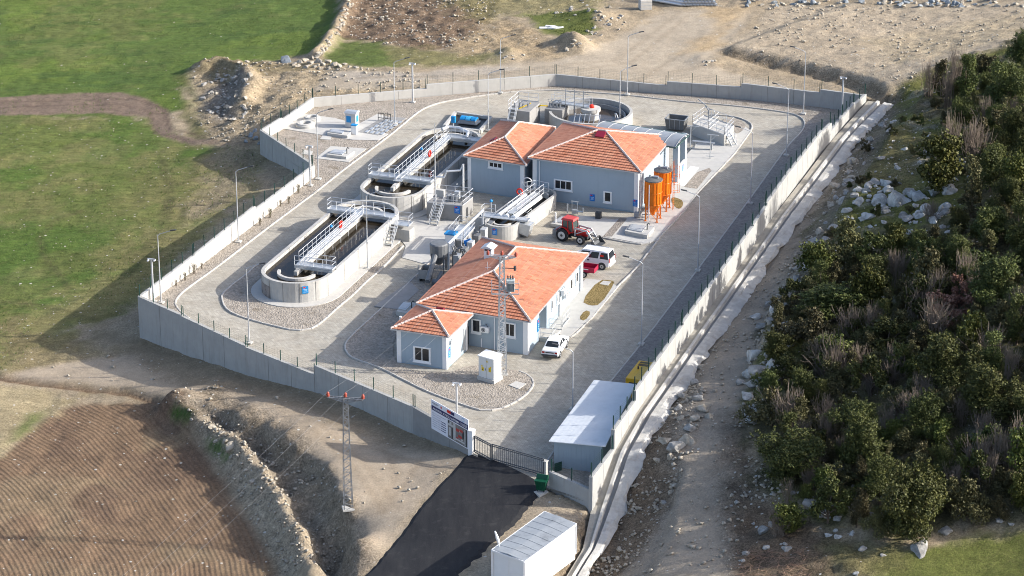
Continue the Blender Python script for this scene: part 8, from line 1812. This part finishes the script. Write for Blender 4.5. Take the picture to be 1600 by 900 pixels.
# loose stones: far too many to count
def scatter(name, polys, n, lo, hi, mat, seed):
    r_ = np.random.default_rng(seed); base = rock_mesh(seed, mat, .7, 1); bv = np.array([v.co for v in base.vertices]); bf = np.array([p.vertices[:] for p in base.polygons]); Vs = []; Fs = []; k = 0
    for poly, share in polys:
        xs = [p[0] for p in poly]; ys = [p[1] for p in poly]; m = int(n*share); x = r_.uniform(min(xs), max(xs), m*4); y = r_.uniform(min(ys), max(ys), m*4); dens = fbm(x, y, 4, 3, seed)
        ok_ = (sdf(x, y, poly) < 0) & (dens > r_.uniform(.25, .75, len(x))) & (sdf(x, y, per) > .3) & (sdf(x, y, road_poly) > .2); x, y = x[ok_][:m], y[ok_][:m]
        for a, b in zip(x, y):
            s = lo+(hi-lo)*r_.random()**2.5; an = r_.uniform(0, 6.28); c_, s_ = math.cos(an), math.sin(an); v = bv*s*np.array([r_.uniform(.8, 1.4), 1, r_.uniform(.7, 1.1)]); v = np.stack([v[:, 0]*c_-v[:, 1]*s_, v[:, 0]*s_+v[:, 1]*c_, v[:, 2]], 1)+np.array([a, b, Th(a, b)+s*.12]); Vs.append(v); Fs.append(bf+k); k += len(bv)
    me = mesh_from(name, np.concatenate(Vs), np.concatenate(Fs), [M[mat]]); o = bpy.data.objects.new(name, me); C.objects.link(o); return o
dirt = [(rp_, .36), (bank, .07), (frt, .03), (poly_T([(1120,75),(1180,40),(1200,8),(1600,-5),(1600,50),(1470,115),(1400,140),(1300,118),(1180,92)]), .07), (hill, .12), (poly_T([(1172,640),(1165,560),(1200,480),(1235,420),(1262,440),(1240,520),(1215,620),(1230,800),(1160,780)]), .12), (poly_T([(556,0),(760,0),(760,60),(690,80),(600,70),(540,55)]), .07), (poly_T([(270,628),(345,662),(440,760),(520,900),(440,900),(350,735)]), .10), (poly_T([(300,632),(380,655),(445,688),(515,735),(540,790),(552,850),(520,900),(470,815),(400,705)]), .07), (poly_T([(1040,600),(1100,590),(1095,680),(1050,780),(985,870),(900,905),(960,800),(1010,700)]), .09)]
tag(scatter('loose_stones', dirt, 11000, .07, .62, 'rock_tan', 5), 'loose pale stones strewn over the bare ground', 'stones', kind='stuff')
tag(scatter('field_stones', [(lower_field, .55), (plo, .25), (edge_field, .2)], 900, .06, .24, 'rock_tan', 8), 'small pale stones strewn over the fields', 'stones', kind='stuff')
# grass and weed tufts
def tufts(name, polys, n, h, mat, seed):
    r_ = np.random.default_rng(seed); Vs = []; tn = []
    for poly, share in polys:
        xs = [p[0] for p in poly]; ys = [p[1] for p in poly]; m = int(n*share); x = r_.uniform(min(xs), max(xs), m*3); y = r_.uniform(min(ys), max(ys), m*3); ok_ = (sdf(x, y, poly) < 0) & (fbm(x, y, 5, 3, seed) > r_.uniform(.3, .7, len(x))); x, y = x[ok_][:m], y[ok_][:m]
        for a, b in zip(x, y):
            z = Th(a, b) if mat != 'bed' else .15; t0 = r_.random()
            for j in range(7): an = r_.uniform(0, 6.28); d = np.array([math.cos(an), math.sin(an), 0]); p = np.array([a, b, z]); hh = h*r_.uniform(.5, 1.3); w = np.array([-d[1], d[0], 0])*hh*.10; Vs += [p-w, p+w, p+d*hh*.5+np.array([0, 0, hh])+w*.2, p+d*hh*.5+np.array([0, 0, hh])-w*.2]; tn += [t0]*4
    me = mesh_from(name, np.array(Vs), np.arange(len(Vs)).reshape(-1, 4), [M['grassblade']], tn); o = bpy.data.objects.new(name, me); C.objects.link(o); return o
tag(tufts('weeds', [(hill, .9), (poly_T([(815,22),(935,18),(925,55),(880,58)]), .1)], 4200, .17, 'g', 15), 'weeds and grass tufts over the stony slope', 'weeds', kind='stuff')
tag(tufts('field_grass', [(upper_field, .5), (lower_field, .5)], 11000, .16, 'g', 19), 'short grass tufts over the green fields', 'grass', kind='stuff')
# ------------------------------------------------------------------ far yard: pipes and a box
mb_len = 5.5; pc = T(1092, 6); row = 0
for r_i, cnt in enumerate((11, 10, 9, 7)):
    for k in range(cnt):
        q = pc+Vector((-2.2+.44*k+.22*r_i, -1.2+.0*k, .22+.36*r_i)); mb = MB(); n_ = 14; dr = Vector((-.84, .54, 0))
        mb.tube([q, q+dr*mb_len], .205, n_, cap=False); mb.tube([q+dr*mb_len, q], .165, n_, cap=False); i0 = len(mb.v)
        o = mb.build('plastic_pipe', M['rail'], smooth=True); tag(o, 'grey plastic pipe in the stack at the far edge of the yard', 'pipe', 'stacked pipes in the far yard')
bx = T(1008, 14); tk = thing('pallet_crate', 'pale crate standing alone in the far yard beside the pipe stack', 'crate', bx); mb = MB(); mb.box(bx+up*.65, (1.5, 1.2, 1.3), 0, None, .2); mb.build('crate_body', M['concrete_light'], tk, bevel=.04); mb = MB()
for z in (.25, .65, 1.05): mb.box(bx+up*z, (1.53, 1.23, .06), 0, None, .2)
mb.build('crate_band', M['lamp_grey'], tk)
wq = T(862, 44); mb = MB(); 
for k in range(7): q = wq+Vector((rng.uniform(-1, 1), rng.uniform(-.5, .5), .1)); mb.box(q, (rng.uniform(.8, 1.8), .4, .2), 0, None, rng.uniform(-.4, .4))
o = mb.build('bundle', M['white'], bevel=.05); tag(o, 'bundle of white plastic sheeting left on the grass behind the wall', 'bundle')
